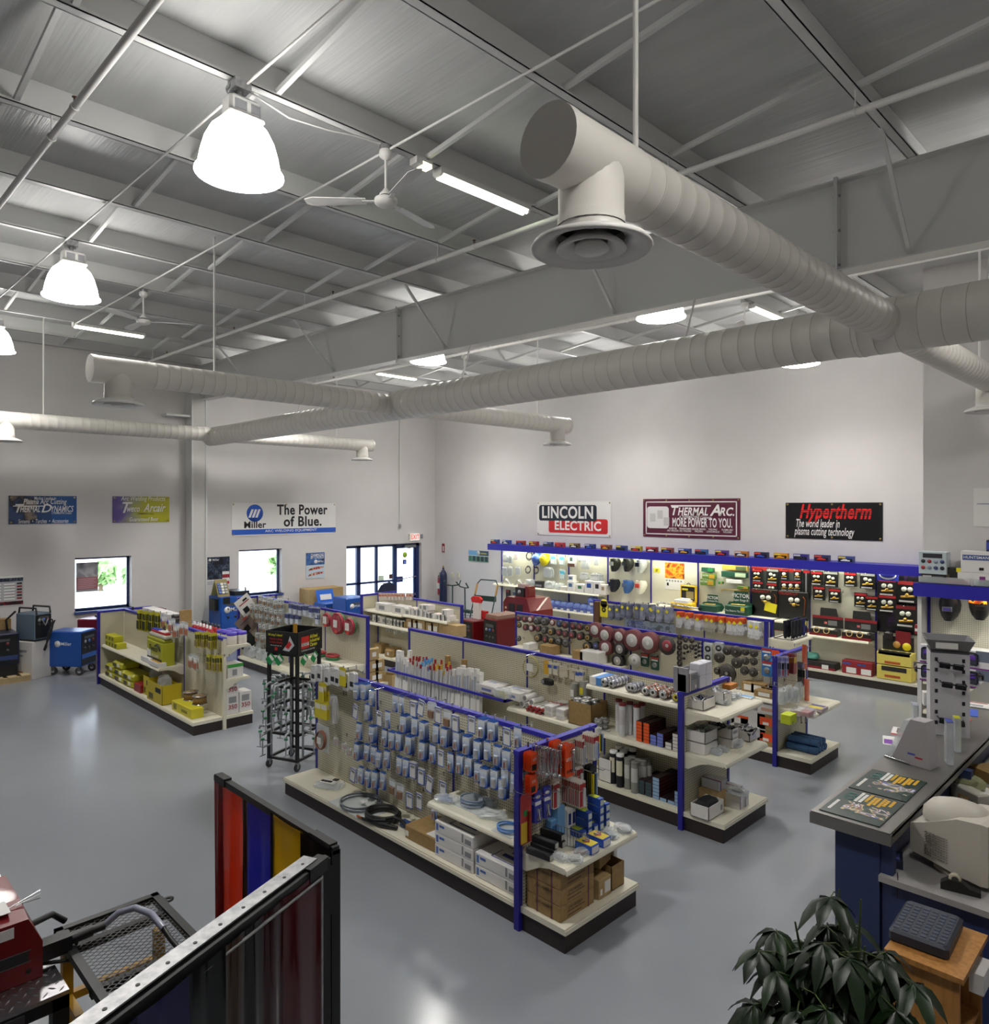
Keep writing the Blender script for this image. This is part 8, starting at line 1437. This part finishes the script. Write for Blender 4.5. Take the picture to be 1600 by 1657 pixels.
def cclamp(h, w_):
    t = thing('bar_clamp', 'x', 'clamp', (0, 0, 0)); g = M('A9ADB0', .35, .35)
    MB().tube([(0, 0, 0), (0, 0, -h), (0, 0, -h)], .013, g, 6).tube([(0, 0, 0), (.02, 0, .02), (w_, 0, .01), (w_+.01, 0, -.03)], .015, g, 6).tube([(0, 0, -h*.55), (w_, 0, -h*.55)], .012, g, 6).build('bar', t)
    MB().tube([(w_, 0, -h*.55-.1), (w_, 0, -h*.55+.1)], .008, CHR, 6).tube([(w_-.05, 0, -h*.55-.1), (w_+.05, 0, -h*.55-.1)], .006, CHR, 5).lathe([(.001, 0), (.025, .0), (.022, .02), (.001, .02)], M('2A7A50', .4), 10, Matrix.Translation((w_, 0, -h*.55+.09))).build('screw', t); return t
CC = [Rep(cclamp(.26, .1)), Rep(cclamp(.4, .12)), Rep(cclamp(.3, .15))]
Mr = Matrix.Translation(rc) @ Matrix.Rotation(CR, 4, 'Z'); rr = random.Random(2); nc = 0
for face in range(4):
    for lv, z in enumerate((1.05, .78, .47)):
        for k in range((4, 3, 2)[lv]):
            a = -.15+.3*k/((4, 3, 2)[lv]-1); off = .25
            lp = ((a, -off, z), (off, a, z), (-off, a, z), (a, off, z))[face]; q = Mr @ Vector(lp)
            CC[(lv+k) % 3].put(q, CR+(-PH, 0, PI, PH)[face]+rr.uniform(-.15, .15), 'steel clamp on the %s tier of the black clamp rack, %s side' % (['top', 'middle', 'bottom'][lv], ['near', 'right', 'left', 'far'][face]), 'clamps on the rack')
GT = Rep(card_proto('green_card', 'card', .1, .12, M('1E8A48', .4), ex_patch(PAPER)))
for i, lp in enumerate(((-.13, -.245, 1.39), (.0, -.245, 1.39), (.245, -.08, 1.39), (.245, .12, 1.39))): q = Mr @ Vector(lp); GT.put(q, (0, R(45), CR+(0 if i < 2 else PH)), 'green card hung under the sign box of the clamp rack, %s' % ORD[i], 'green cards on the rack')
# ================================================================ WELDING CURTAIN, MESH TABLE, CART (bottom left)
def curtmat(h, tr=.5):
    n = NT('vinyl_curtain'); n.set(.22); n.b.inputs['Base Color'].default_value = hx(h); o = n.t.nodes['Material Output']
    a = n.n('ShaderNodeBsdfTranslucent'); a.inputs[0].default_value = hx(h); x = n.n('ShaderNodeMixShader'); x.inputs[0].default_value = tr
    n.l(n.b.outputs[0], x.inputs[1]); n.l(a.outputs[0], x.inputs[2]); n.l(x.outputs[0], o.inputs[0]); return n.m
PZ = 1.84
def cstrip(name, p0, p1, m, t, seed, z1=PZ+.006, z0=.12):
    r_ = random.Random(seed); N = 12; K_ = 8; d = Vector(p1)-Vector(p0); nrm = Vector((-d.y, d.x, 0)).normalized(); rs = []
    for j in range(K_+1):
        f = j/K_; row = []
        for i in range(N+1):
            u_ = i/N; w_ = (.012*math.sin(u_*9+seed+f*1.2)+.004*math.sin(u_*23+f*5))*f**.7
            q = Vector(p0)+d*u_+nrm*w_; row.append((q.x, q.y, z1+(z0-z1)*f-.006*math.sin(u_*PI)*(1-f)))
        rs.append(row)
    b = MB(); b.rings(rs, m, True, False, False, None, False); b.build(name, t)
A0, A1 = Vector((-3.71, 1.62, 0)), Vector((-2.55, 1.62, 0))
t = thing('welding_curtain', 'welding curtain of red, blue and yellow strips in a black frame', 'curtain', (0, 0, 0))
MB().tube([(A0.x+.03, 1.62, PZ), (A1.x, 1.62, PZ)], .022, BLK, 4).tube([(A0.x+.05, 1.62, PZ+.005), (A0.x+.16, 1.62, PZ+.005)], .028, BLK, 4).tube([(A1.x-.18, 1.62, PZ+.004), (A1.x-.02, 1.62, PZ+.004)], .027, BLK, 4).box(A0.x+.05, 1.64, 0, A0.x+.08, 1.67, PZ, BLK).box(A1.x-.03, 1.6, 0, A1.x, 1.64, PZ, BLK).box(A0.x+.03, 1.3, 0, A0.x+.06, 1.9, .04, BLK).build('frame', t)
for i, (u0, u1, c) in enumerate(((0, .1, '6A1210'), (.09, .3, 'D83414'), (.29, .35, '2A1208'), (.34, .56, '2428A0'), (.55, .59, '14121A'), (.58, .8, 'D8A818'), (.79, 1, '0C0C0A'))): cstrip('curtain_strip', A0.lerp(A1, u0)+Vector((0, -.004*i, 0)), A0.lerp(A1, u1)+Vector((0, -.004*i, 0)), curtmat(c), t, i)
C0, C1 = Vector((-2.55, 1.56, 0)), Vector((-2.02, .3, 0)); dv = (C1-C0).normalized()
t = thing('welding_screen', 'dark welding screen in a black frame topped with a galvanised steel bar', 'screen', (0, 0, 0)); sd = Vector((-dv.y, dv.x, 0))*-1
def cp(s_, o_, z): q = C0+dv*s_+sd*o_; return (q.x, q.y, z)
L2 = (C1-C0).length
MB().tube([cp(0, 0, PZ-.03), cp(L2, 0, PZ-.03)], .03, BLK, 4).tube([cp(.12, 0, PZ-.025), cp(.0, 0, PZ-.025)], .038, BLK, 4).tube([cp(.0, 0, 0), cp(0, 0, PZ-.01)], .03, BLK, 4).tube([cp(-.03, 0, PZ-.25), cp(-.03, 0, PZ-.05)], .022, BLK, 4).build('frame', t)
m = MB(); q = [cp(.04, .065, PZ), cp(L2-.25, .065, PZ), cp(L2-.25, -.0, PZ), cp(.04, -.0, PZ)]; m.rings([q, [(a, b, c+.006) for a, b, c in q]], GALV, False); q = [cp(.04, .05, PZ), cp(L2-.25, .05, PZ), cp(L2-.25, .044, PZ-.05), cp(.04, .044, PZ-.05)]; m.rings([q, [(a-.003, b, c) for a, b, c in q]], GALV, False)
for k in range(9): m.cyl(cp(.1+.11*k, .025, PZ+.005), cp(.1+.11*k, .025, PZ+.0075), .007, BLK, n=8)
m.build('steel_bar', t); MB().tube([cp(.05, -.03, PZ-.06), cp(L2, -.03, PZ-.06)], .006, GALV, 6).tube([cp(.035, -.02, 0), cp(.035, -.02, PZ-.06)], .005, GALV, 6).build('curtain_rod', t)
for k in range(2): MB().cyl(cp(-.05, 0, PZ-.06-.16*k), cp(.05, 0, PZ-.06-.16*k), .008, GALV, n=6).build('bolt', t)
for i, (a, b, c) in enumerate(((.05, .3, '3E0A10'), (.28, .42, '2A080C'), (.4, .52, '100C0A'), (.5, .6, '2E1C0A'), (.58, .76, '0A0E0C'), (.74, .95, '0C0E3A'), (.93, 1.08, '1E2440'), (1.06, 1.34, '6A6E72'))): cstrip('curtain_strip', cp(a, -.024-.003*i, 0), cp(b, -.024-.003*i, 0), filmmat('dark_vinyl_'+c, c, .95 if i < 6 else .55, .12), t, i+9, PZ-.028, .1)
TX0, TX1, TY0, TY1, TZ_ = -4.37, -3.05, 1.04, 1.57, 1.0
t = thing('mesh_table', 'black steel table with an expanded mesh top and yellow under frame', 'table', (0, 0, 0)); m = MB(); b_ = .022
m.box(TX0, TY0, TZ_-.04, TX1, TY0+.04, TZ_, BLK).box(TX0, TY1-.04, TZ_-.04, TX1, TY1, TZ_, BLK).box(TX0, TY0, TZ_-.04, TX0+.04, TY1, TZ_, BLK).box(TX1-.04, TY0, TZ_-.04, TX1, TY1, TZ_, BLK)
for f in (.15, .48, .78): m.box(TX0+(TX1-TX0)*f-.02, TY0, TZ_-.06, TX0+(TX1-TX0)*f+.02, TY1, TZ_-.02, BLK)
m.lathe([(.012, 0), (.03, 0), (.03, .008), (.012, .008)], BLK, 14, Matrix.Translation((TX0+.1, TY1+.025, TZ_-.02))).box(TX0+.05, TY1-.01, TZ_-.02, TX0+.15, TY1+.01, TZ_-.01, BLK).build('frame', t)
m = MB(); st = .017; nx = int((TX1-TX0-.06)/st); ny = 20
for i in range(nx):
    x = TX0+.03+st*(i+.5); pts = [(x+(st/2 if (k+i) % 2 else -st/2), TY0+.03+(TY1-TY0-.06)*k/ny, TZ_-.012) for k in range(ny+1)]
    m.rings([[(a-.004, b, c) for a, b, c in pts], [(a+.004, b, c) for a, b, c in pts]], BLK, False, False, False, None, False)
m.build('mesh_top', t)
YF = M('B88A14', .45)
MB().box(TX0+.03, TY0+.03, .62, TX1, TY0+.07, .66, YF).box(TX0+.28, TY1-.12, .62, TX1, TY1-.08, .66, YF).box(TX0+.28, TY0+.03, .62, TX0+.32, TY1-.08, .66, YF).box(TX0+.03, TY0+.03, .62, TX0+.07, TY0+.5, .66, YF).build('yellow_frame', t)
for x, y in ((TX0+.05, TY0+.05), (TX1-.05, TY0+.05), (TX0+.3, TY1-.1), (TX1-.05, TY1-.1)): MB().box(x-.025, y-.025, 0, x+.025, y+.025, TZ_-.05, YF).build('leg', t)
q = MB(); q.box(TX0+.02, TY0+.02, .5, TX0+.026, TY0+.07, .56, M('B0401C')).box(TX0+.076, TY0+.03, .4, TX0+.08, TY0+.07, .7, M('C8A890')); 
MB().box(TX1-.0752, TY0+.02, .72, TX1-.03, TY0+.024, .78, M('B0401C')).box(TX1-.07, TY0+.02, .56, TX1-.03, TY0+.024, .7, M('D8C070')).build('warning_label', t)
CX1, CY1, CZ = -3.86, .985, .95
t = thing('welder_cart', 'diamond plate topped steel cart at the bottom left corner', 'cart', (0, 0, 0)); m = MB().box(-5.5, -.4, CZ-.02, CX1, CY1, CZ, DIAM)
for i in range(46):
    for j in range(22):
        if (i+j) % 2: continue
        cx_, cy_ = CX1-.03-.034*i, CY1-.025-.034*j; X_ = Matrix.Translation((cx_, cy_, CZ)) @ Matrix.Rotation(PI/4 if i % 2 else -PI/4, 4, 'Z'); m.add([(-.022, 0, 0), (0, -.006, 0), (.022, 0, 0), (0, .006, 0), (-.01, 0, .004), (.01, 0, .004)], [(0, 1, 4), (1, 5, 4), (1, 2, 5), (2, 3, 5), (3, 4, 5), (3, 0, 4)], DIAM, False, X_)
m.build('plate_top', t); MB().box(CX1-.05, -.4, CZ-.08, CX1, CY1, CZ-.02, BLK).box(-5.5, CY1-.05, CZ-.08, CX1, CY1, CZ-.02, BLK).box(CX1, -.3, CZ-.07, CX1+.012, .8, CZ-.03, M('5A5A5C', .35, .8)).build('frame', t)
for x, y in ((CX1-.07, CY1-.07), (-5.42, CY1-.07), (CX1-.07, -.34)): MB().box(x, y, 0, x+.07, y+.07, CZ-.02, BLK).build('leg', t)
wx = -4.06; wr = M('6E0C12', .35, coat=.2)
t = thing('wire_feeder', 'red wire feeder sitting on the diamond plate cart', 'welder', (wx, .5, CZ+.002)); m = MB()
pr = [(-.5, 0), (.42, 0), (.42, .17), (.36, .3), (-.5, .3)]
m.rings([[(0, y, z) for y, z in pr], [(-.18, y, z+(.03 if z > .2 else 0)) for y, z in pr], [(-.5, y, z+(.03 if z > .2 else 0)) for y, z in pr]], wr, False); m.build('housing', t)
Xw = FX((.002, 0, 0)); m = MB(); flat(-.5, .1, .36, .15, BLK, Xw, .004, m); flat(-.5, .097, .37, .1, M('8A8A8C', .3, .8), Xw, .005, m); flat(-.5, .15, .37, .153, M('8A8A8C', .3, .8), Xw, .005, m); flat(-.0, .112, .14, .145, WT, Xw, .006, m); flat(.04, .1, .16, .113, rc_, Xw, .0062, m); flat(.1, .235, .3, .285, WT, Xw, .003, m); flat(.12, .25, .18, .275, M('8A90C8'), Xw, .004, m); flat(-.05, .0, -.045, .28, M('4A080C'), Xw, .003, m)
for y, z in ((-.1, .2), (-.1, .12), (.36, .05), (.2, .04)): m.lathe([(.001, .004), (.012, .003), (.013, 0)], BLK, 8, Xw @ Matrix.Translation((y, z, 0)))
m.build('face_labels', t); text_mesh('lettering', [('LINCOLN', .07, .128, .028, INK, 'CENTER', 0, .03, 1, .11), ('ELECTRIC', .1, .106, .014, WT, 'CENTER', 0, .02, 1, .1)], t, Xw @ Matrix.Translation((0, 0, .007)))
m = MB(); m.box(-.2, .05, .331, -.06, .3, .333, WT).lathe([(.001, 0), (.05, 0), (.05, .003), (.001, .003)], M('B8B4A8'), 18, Matrix.Translation((-.04, .2, .325)) @ Matrix.Diagonal((.6, 1, 1, 1))); m.build('top_labels', t)
MB().box(-.12, .42, .04, -.04, .56, .12, BLK).cyl((-.08, .54, .085), (-.08, .66, .09), .03, BLK, n=10).cyl((-.08, .64, .09), (-.08, .72, .09), .022, BLK, n=10).tube([(-.14, .4, .2), (-.25, .52, .16), (-.25, .58, .1)], .016, BLK, 7).tube([(-.08, .42, .02), (-.04, .55, .0), (-.1, .6, .06)], .01, BLK, 6).build('gun_connector', t)
g0 = Vector((wx-.08, 1.22, CZ+.092)); t = thing('welding_gun_hose', 'welding hose with a clear sleeve arching over the mesh table', 'hose', g0); MB().tube([(0, 0, 0), (.03, .06, .055), (.1, .12, .085), (.2, .165, .075), (.3, .19, .03)], .017, M('9A9EB0', .2), 10).build('clear_sleeve', t); MB().tube([(.3, .19, .03), (.36, .2, -.0), (.5, .21, -.02), (.68, .2, -.026)], .013, BLK, 8).build('cable', t)
for i in range(3): o = MB().tube([(0, 0, 0), (-.02, .14-.03*i, .03-.02*i)], .0022, CHR, 5).build('wire_end', None, (wx-.12, .8+.03*i, CZ+.33-.0*i)); tag(o, 'bright cut wire sticking out of the red feeder, %s' % ORD[i], 'wire', 'wire ends')
# ================================================================ SERVICE COUNTER
t = thing('service_counter', 'raised blue service counter with a grey steel top', 'counter', (0, 0, 0)); SSM = M('85837F', .33, .65); CBL = M('24335C', .5)
MB().box(-2.07, 5.24, 1.03, -1.55, 10.6, 1.07, SSM).box(-2.075, 5.235, .985, -1.545, 5.27, 1.06, SSM).box(-1.58, 5.24, .985, -1.55, 10.6, 1.05, SSM).box(-2.07, 5.24, .985, -2.04, 10.6, 1.05, SSM).build('bar_top', t); MB().box(-1.93, 5.32, 0, -1.64, 10.6, .985, CBL).box(-1.66, 5.33, .74, -1.56, 5.4, .985, CBL).box(-1.66, 7.2, .74, -1.5, 7.28, .985, CBL).build('base_panel', t)
t = thing('work_desk', 'grey topped desk with blue front panels behind the raised counter', 'desk', (0, 0, 0)); MB().box(-1.635, 5.28, .71, .9, 10.2, .75, M('9A9896', .45)).build('desk_top', t); MB().box(-1.63, 5.34, 0, .85, 5.38, .71, CBL).box(-1.63, 5.38, .1, -1.6, 10.1, .71, CBL).box(-.6, 5.38, 0, -.56, 10.1, .71, CBL).build('panels', t)
def mat_(label, y):
    X = frame((-1.83, y, 1.071), (1, 0, 0), (0, 1, 0)); t = thing('counter_mat', label, 'mat', (0, 0, 0)); PHM = mixmat('team_photo_print', [(0, '1A2A28'), (.4, '2C4A44'), (.48, 'C8B890'), (.53, '8A5A3A'), (.57, '5A6AA8'), (.61, 'E0D8D0'), (.66, '1C2E30')], 12, .3)
    flat(-.2, -.27, .2, .27, M('17302A', .3), X, .006).build('sheet', t); m = flat(-.1, -.15, .19, .03, PHM, X, .007); rr = random.Random(4)
    for k, (x, y0, c) in enumerate(((-.08, .06, WT), (-.05, .06, WT), (-.02, .1, 'y'), (.015, .04, 'y'), (.04, .08, 'y'), (.075, .06, 'y'), (.1, .1, 'y'), (.135, .12, 'y'), (-.17, -.2, WT))):
        y = y0
        while y < min(.24, y0+.19): L_ = rr.uniform(.018, .035); m.box(x, y, 0, x+.021, y+L_, .0075, M('D8A818', .4) if c == 'y' else c, X); y += L_+.006
    m.torus((-.12, .1, .007), .035, .004, M('5A8A80'), 16, 4, X).torus((-.12, .17, .007), .03, .004, M('5A8A80'), 16, 4, X).build('photo_print', t)
mat_('dark green printed counter mat at the front end of the counter', 5.56); mat_('second dark green printed counter mat behind the front one', 6.14)
def paper(label, px, py, z, w_, d, m, rot=0, pts=()):
    p = pz(px, py, z); t = thing('paper_sheet', label, 'paper', p, rot); MB().box(-w_/2, -d/2, 0, w_/2, d/2, .004, m).build('sheet', t)
    if pts:
        b = MB()
        for q in pts: b.box(q[0]*w_, q[1]*d, .004, q[2]*w_, q[3]*d, .005, q[4])
        b.build('print', t)
paper('white leaflet with a purple corner on the counter', 1448, 1200, 1.071, .2, .28, PAPER, .3, ((-.45, -.4, -.1, .1, M('7A3AA0')), (0, -.3, .4, .3, M('C8C4C8')))); paper('red edged photo leaflet on the counter', 1462, 1185, 1.077, .2, .28, PAPER, .2, ((-.5, -.5, .5, -.35, M('A02028')), (-.3, -.2, .4, .4, M('6A5A58')))); paper('blue leaflet at the far end of the counter', 1562, 1152, 1.071, .22, .3, M('3A5AC0'), .2); paper('small red and white card on the counter', 1562, 1165, 1.076, .09, .12, M('D84A30'), .1, ((-.4, -.4, .4, .1, PAPER),)); paper('printed white sheet on the shelf behind the sunglasses stand', 1575, 1140, 1.075, .3, .24, PAPER, .1, ((-.4, .3, .4, .45, M('B05050')), (-.3, -.3, .3, .0, M('9A9AA0'))))
t = thing('leaflet_holder', 'pale grey wedge shaped display stand on the counter', 'display', (-1.8, 6.88, 1.071), -.2); m = MB(); gp = M('A6A2A4', .4); m.prism([(-.18, 0), (.14, 0), (.1, .38), (-.02, .38)], -.13, .02, gp); m.build('stand', t); MB().prism([(-.24, 0), (-.2, 0), (-.04, .36), (-.08, .36)], -.11, .02, PLAST).cyl((-.24, -.12, .01), (-.02, -.14, .01), .008, CHR, n=6).build('clear_front', t); MB().box(-.04, -.132, .085, .02, -.13, .1, M('3A4AA0')).box(.02, -.132, .065, .08, -.13, .08, M('A8303A')).build('logo_print', t)
t = thing('sunglasses_stand', 'white slotted sunglasses tower with a grey tray top on the counter', 'stand', (-1.86, 8.0, 1.071), .35); m = MB().box(-.16, -.15, 0, .16, .15, .78, M('CFCDD2', .4)); m.build('tower', t); m = MB()
for k in range(7):
    for x in (-.11, .11): m.box(x-.012, -.153, .1+.1*k, x+.012, -.149, .135+.1*k, INK); m.box(.159, x-.012, .1+.1*k, .163, x+.012, .135+.1*k, GREYD)
m.build('slots', t); m = MB(); m.lathe([(.2, .8), (.22, .81), (.28, .91), (.265, .91), (.2, .83), (.001, .83)], M('6A6A6C', .4), 4, Matrix.Rotation(PI/4, 4, 'Z'), smooth=False).lathe([(.001, .78), (.22, .78), (.22, .8), (.001, .8)], GREYD, 4, Matrix.Rotation(PI/4, 4, 'Z'), smooth=False); m.build('tray', t); MB().box(-.12, -.19, .83, .06, -.18, .885, PAPER, Matrix.Translation((0, -.008, 0))).build('tray_card', t)
def shades(): t = thing('sunglasses', 'x', 'glasses', (0, 0, 0)); m = MB(); k = M('16171C', .15); m.bbox((-.036, 0, 0), (.06, .014, .036), .006, k).bbox((.036, 0, 0), (.06, .014, .036), .006, k).cbox((0, 0, .006), (.02, .01, .008), k); m.build('lenses', t); MB().tube([(-.066, 0, .01), (-.07, .07, .008), (-.066, .1, -.01)], .004, k, 5).tube([(.066, 0, .01), (.07, .07, .008), (.066, .1, -.01)], .004, k, 5).build('temples', t); return t
SG = Rep(shades()); ts = Matrix.Translation((-1.86, 8.0, 1.071)) @ Matrix.Rotation(.35, 4, 'Z')
for i, (lp, r_) in enumerate((((.0, -.26, .68), .35), ((.02, -.26, .5), .35), ((-.0, -.26, .16), .35), ((.27, .0, .56), .35+PH), ((-.27, 0, .6), .35-PH))): q = ts @ Vector(lp); SG.put(q, (0, .08, r_), 'pair of %s' % ['dark sunglasses near the top of the white stand', 'dark sunglasses in the middle of the white stand', 'dark sunglasses low on the white stand', 'sunglasses on the right side of the white stand', 'sunglasses on the left side of the white stand'][i], None, (1.5, 1.5, 1.5))
for i, (px, py, w_, h, c) in enumerate(((1535, 1235, .12, .36, '3A4A9A'), (1548, 1215, .1, .3, 'B8B428'), (1480, 1175, .14, .22, 'A8AAB8'), (1497, 1140, .12, .14, 'D8D4D0'))): p = pz(px, py, 1.071); carton('%s on the counter' % ['blue edged clear pack leaning right of the display stand', 'yellow packed earplugs right of the display stand', 'clear packed safety glasses left of the sunglasses stand', 'white tub behind the sunglasses stand'][i], p, (w_, .05, h), PLAST if i < 3 else PAPER, PH+.4, [('f', .1, .1, .9, .9, M(c, .4)), ('t', 0, 0, 1, 1, M(c, .4)), ('f', .2, .3, .8, .7, PAPER)])
# monitors and desk clutter
MON = M('BDB7AB', .5)
def crt(label, p, rot, s_=1):
    t = thing('crt_monitor', label, 'monitor', p, rot); m = MB(); rg = lambda y, x, z0, z1: [(-x*s_, y*s_, z0*s_), (x*s_, y*s_, z0*s_), (x*s_, y*s_, z1*s_), (-x*s_, y*s_, z1*s_)]
    m.rings([rg(-.24, .21, .04, .43), rg(-.2, .215, .035, .435), rg(-.06, .205, .05, .42), rg(.16, .15, .07, .31), rg(.26, .13, .08, .27)], MON, False); ca = m.build('case', t)
    m = MB(); m.lathe([(.17*s_, 0), (.165*s_, .04*s_), (.13*s_, .075*s_), (.06*s_, .095*s_), (.001, .1*s_)], MON, 18, Matrix.Translation((0, .0, .33*s_)) @ Matrix.Diagonal((1.05, 1.3, 1.5, 1))); m.build('back_dome', t)
    m = MB()
    for r_ in range(10):
        for k in range(9): m.box(-(.165-.003*k)*s_-.03*s_+.0, (-.0+.018*k)*s_, (.1+.017*r_)*s_, -(.2-.024*k*.55)*s_*.97, (.01+.018*k)*s_, (.106+.017*r_)*s_, M('8A857B'))
    m.build('vents', ca); MB().box(-.18*s_, -.247*s_, .08*s_, .18*s_, -.238*s_, .39*s_, M('23262A', .1)).build('screen', t); MB().box(-.11*s_, .258*s_, .1*s_, .11*s_, .264*s_, .24*s_, M('3A3A3A')).build('back_panel', ca)
    MB().lathe([(.15*s_, 0), (.15*s_, .02*s_), (.08*s_, .04*s_), (.08*s_, .06*s_)], MON, 18).build('base', t); return t
crt('large beige monitor seen from behind on the desk', (-1.27, 5.75, .751), PH-.12, 1.0); crt('second beige monitor at the right photo edge', (-1.2, 8.0, .751), PH+.9, .9)
t = thing('tape_dispenser', 'black tape dispenser on the desk corner', 'dispenser', (-1.2, 5.43, .751), .2); MB().prism([(-.1, 0), (.12, 0), (.12, .03), (.06, .04), (.02, .07), (-.06, .07), (-.1, .04)], -.03, .03, BLK).build('body', t); MB().lathe([(.02, -.012), (.035, -.012), (.035, .012), (.02, .012)], M('C8C0A8'), 14, Matrix.Translation((-.02, 0, .075)) @ Matrix.Rotation(PH, 4, 'X')).build('tape_roll', t)
t = thing('card_reader', 'small dark blue keypad on the desk left of the monitor', 'keypad', pz(1442, 1395, .751), .3); MB().prism([(-.07, 0), (.07, 0), (.07, .05), (-.07, .03)], -.09, .09, M('1E2438', .4)).build('body', t); MB().box(-.04, -.06, .04, .05, .05, .052, M('4A5690')).build('keys', t); o = MB().tube([(0, 0, 0), (.02, -.06, -.0), (.03, -.1, -.01), (.03, -.115, -.12)], .004, BLK, 5).build('keypad_cable', None, pz(1452, 1412, .757)); tag(o, 'thin black cable hanging from the keypad over the desk edge', 'cable')
for i, (px, py, dims, c, lab) in enumerate(((1535, 1265, (.07, .07, .18), '3A44A0', 'small dark blue box standing on the desk'), (1560, 1290, (.34, .28, .07), '9A7A4A', 'open brown letter tray on the desk'), (1585, 1255, (.3, .24, .1), 'A8874E', 'brown cardboard box on the desk by the second monitor'), (1520, 1290, (.03, .1, .22), 'C8C4AC', 'upright cream folder on the desk'), (1590, 1330, (.22, .3, .03), '26282C', 'black keyboard on the desk'), (1597, 1375, (.2, .3, .05), 'C8CCC8', 'stack of papers at the right edge of the desk'), (1580, 1305, (.14, .2, .06), '8A8470', 'grey telephone on the desk'), (1570, 1300, (.3, .12, .12), 'A5A196', 'grey beige document tray on the desk'))):
    p = pz(px, py, .751); p.y = max(p.y, 6.15) if px > 1555 else p.y; p.x += .1 if i in (1, 2) else 0; t = carton(lab, p, dims, M(c, .5), .4+.3*i, [('t', .1, .1, .9, .9, [M('5A6AB8'), PAPER, CARD, PAPER, GREYD, PAPER, GREYD, M('B8B4A8')][i])])
t = thing('bowl', 'small red bowl on the desk behind the monitor', 'bowl', pz(1562, 1310, .751)+Vector((0, .35, .0))); MB().lathe([(.04, 0), (.08, .04), (.09, .07), (.082, .07), (.07, .04), (.001, .015)], M('B81C1C', .35), 18, None, True).build('dish', t)
t = thing('fabric_bundle', 'pale green cloth bundle in the desk tray', 'cloth', pz(1562, 1272, .83)); bag_mb(.3, .2, .1, M('8A8C6A', .9), 4).build('cloth', t)
# oak cabinet with tray
t = thing('oak_cabinet', 'oak veneer cabinet in the bottom right corner', 'cabinet', (0, 0, 0)); MB().box(-1.34, 4.42, .725, -.955, 4.985, .755, OAK).build('top', t); MB().box(-1.325, 4.45, 0, -1.3, 4.97, .725, OAK).box(-1.325, 4.45, 0, -.98, 4.475, .725, OAK).box(-1.325, 4.945, 0, -.98, 4.97, .725, OAK).box(-1.3, 4.475, .3, -.99, 4.945, .32, OAK).build('carcass', t); MB().box(-.99, 4.7, .55, -.92, 4.9, .66, PAPER).build('paper_in_shelf', t)
t = thing('footrest', 'dark blue grey ribbed plastic slab lying on the oak cabinet', 'slab', (-1.21, 4.74, .757), .05); MB().bbox((0, 0, .035), (.3, .42, .07), .015, M('262C3A', .45)).build('body', t); m = MB()
for k in range(9):
    for j in range(6): m.box(-.13+.045*j, -.18+.04*k, .07, -.1+.045*j, -.155+.04*k, .073, M('343C4E', .5))
m.build('ribs', t)
# umbrella plant
t = thing('umbrella_plant', 'dark green umbrella plant in a pot at the bottom right', 'plant', (-1.38, 3.72, 0)); MB().lathe([(.14, 0), (.19, .3), (.2, .32), (.18, .32), (.17, .28), (.001, .28)], M('3A2A20', .5), 20, None, True).build('pot', t)
rr = random.Random(11); stems = MB(); leaf = MB(); LM = M('10230D', .38); LM2 = M('183011', .4)
def leaflet(o_, d, L_, w_, m):
    d = d.normalized(); s_ = d.cross(Vector((0, 0, 1))); s_ = s_.normalized() if s_.length > .05 else Vector((1, 0, 0)); up = s_.cross(d); rs = []
    pts = [(0, 0), (.18, .55), (.45, 1), (.75, .8), (1, .04)]
    for f, k in pts:
        c = o_+d*(L_*f)+Vector((0, 0, -L_*.75*f*f)); rs.append([tuple(c-s_*(w_*k)+up*.008*k), tuple(c-up*.004), tuple(c+s_*(w_*k)+up*.008*k)])
    leaf.rings(rs, m, True, False, False, None, False)
for k in range(12):
    a = 2*PI*k/12+rr.uniform(-.3, .3); lean = rr.uniform(.04, .24); H_ = rr.uniform(.7, 1.4); top = Vector((lean*math.cos(a), lean*math.sin(a), H_)); base = Vector((.05*math.cos(a), .05*math.sin(a), .28))
    stems.tube([base, base.lerp(top, .5)+Vector((.02, .02, 0)), top], [.012, .009, .005], M('3A4A26', .6), 6)
    for j in range(9):
        f = rr.uniform(.35, 1); o_ = base.lerp(top, f); b = rr.uniform(0, 2*PI); Lp = rr.uniform(.1, .24); e = o_+Vector((Lp*math.cos(b), Lp*math.sin(b), rr.uniform(.0, .12))); stems.tube([o_, o_.lerp(e, .6)+Vector((0, 0, .03)), e], .003, M('4A5A2A', .6), 5)
        for q in range(8): c = 2*PI*q/8+rr.uniform(-.15, .15); leaflet(e, Vector((math.cos(c), math.sin(c), rr.uniform(-.5, .05))), rr.uniform(.12, .18), rr.uniform(.028, .04), LM if rr.random() < .7 else LM2)
stems.build('stems', t); leaf.build('foliage', t)
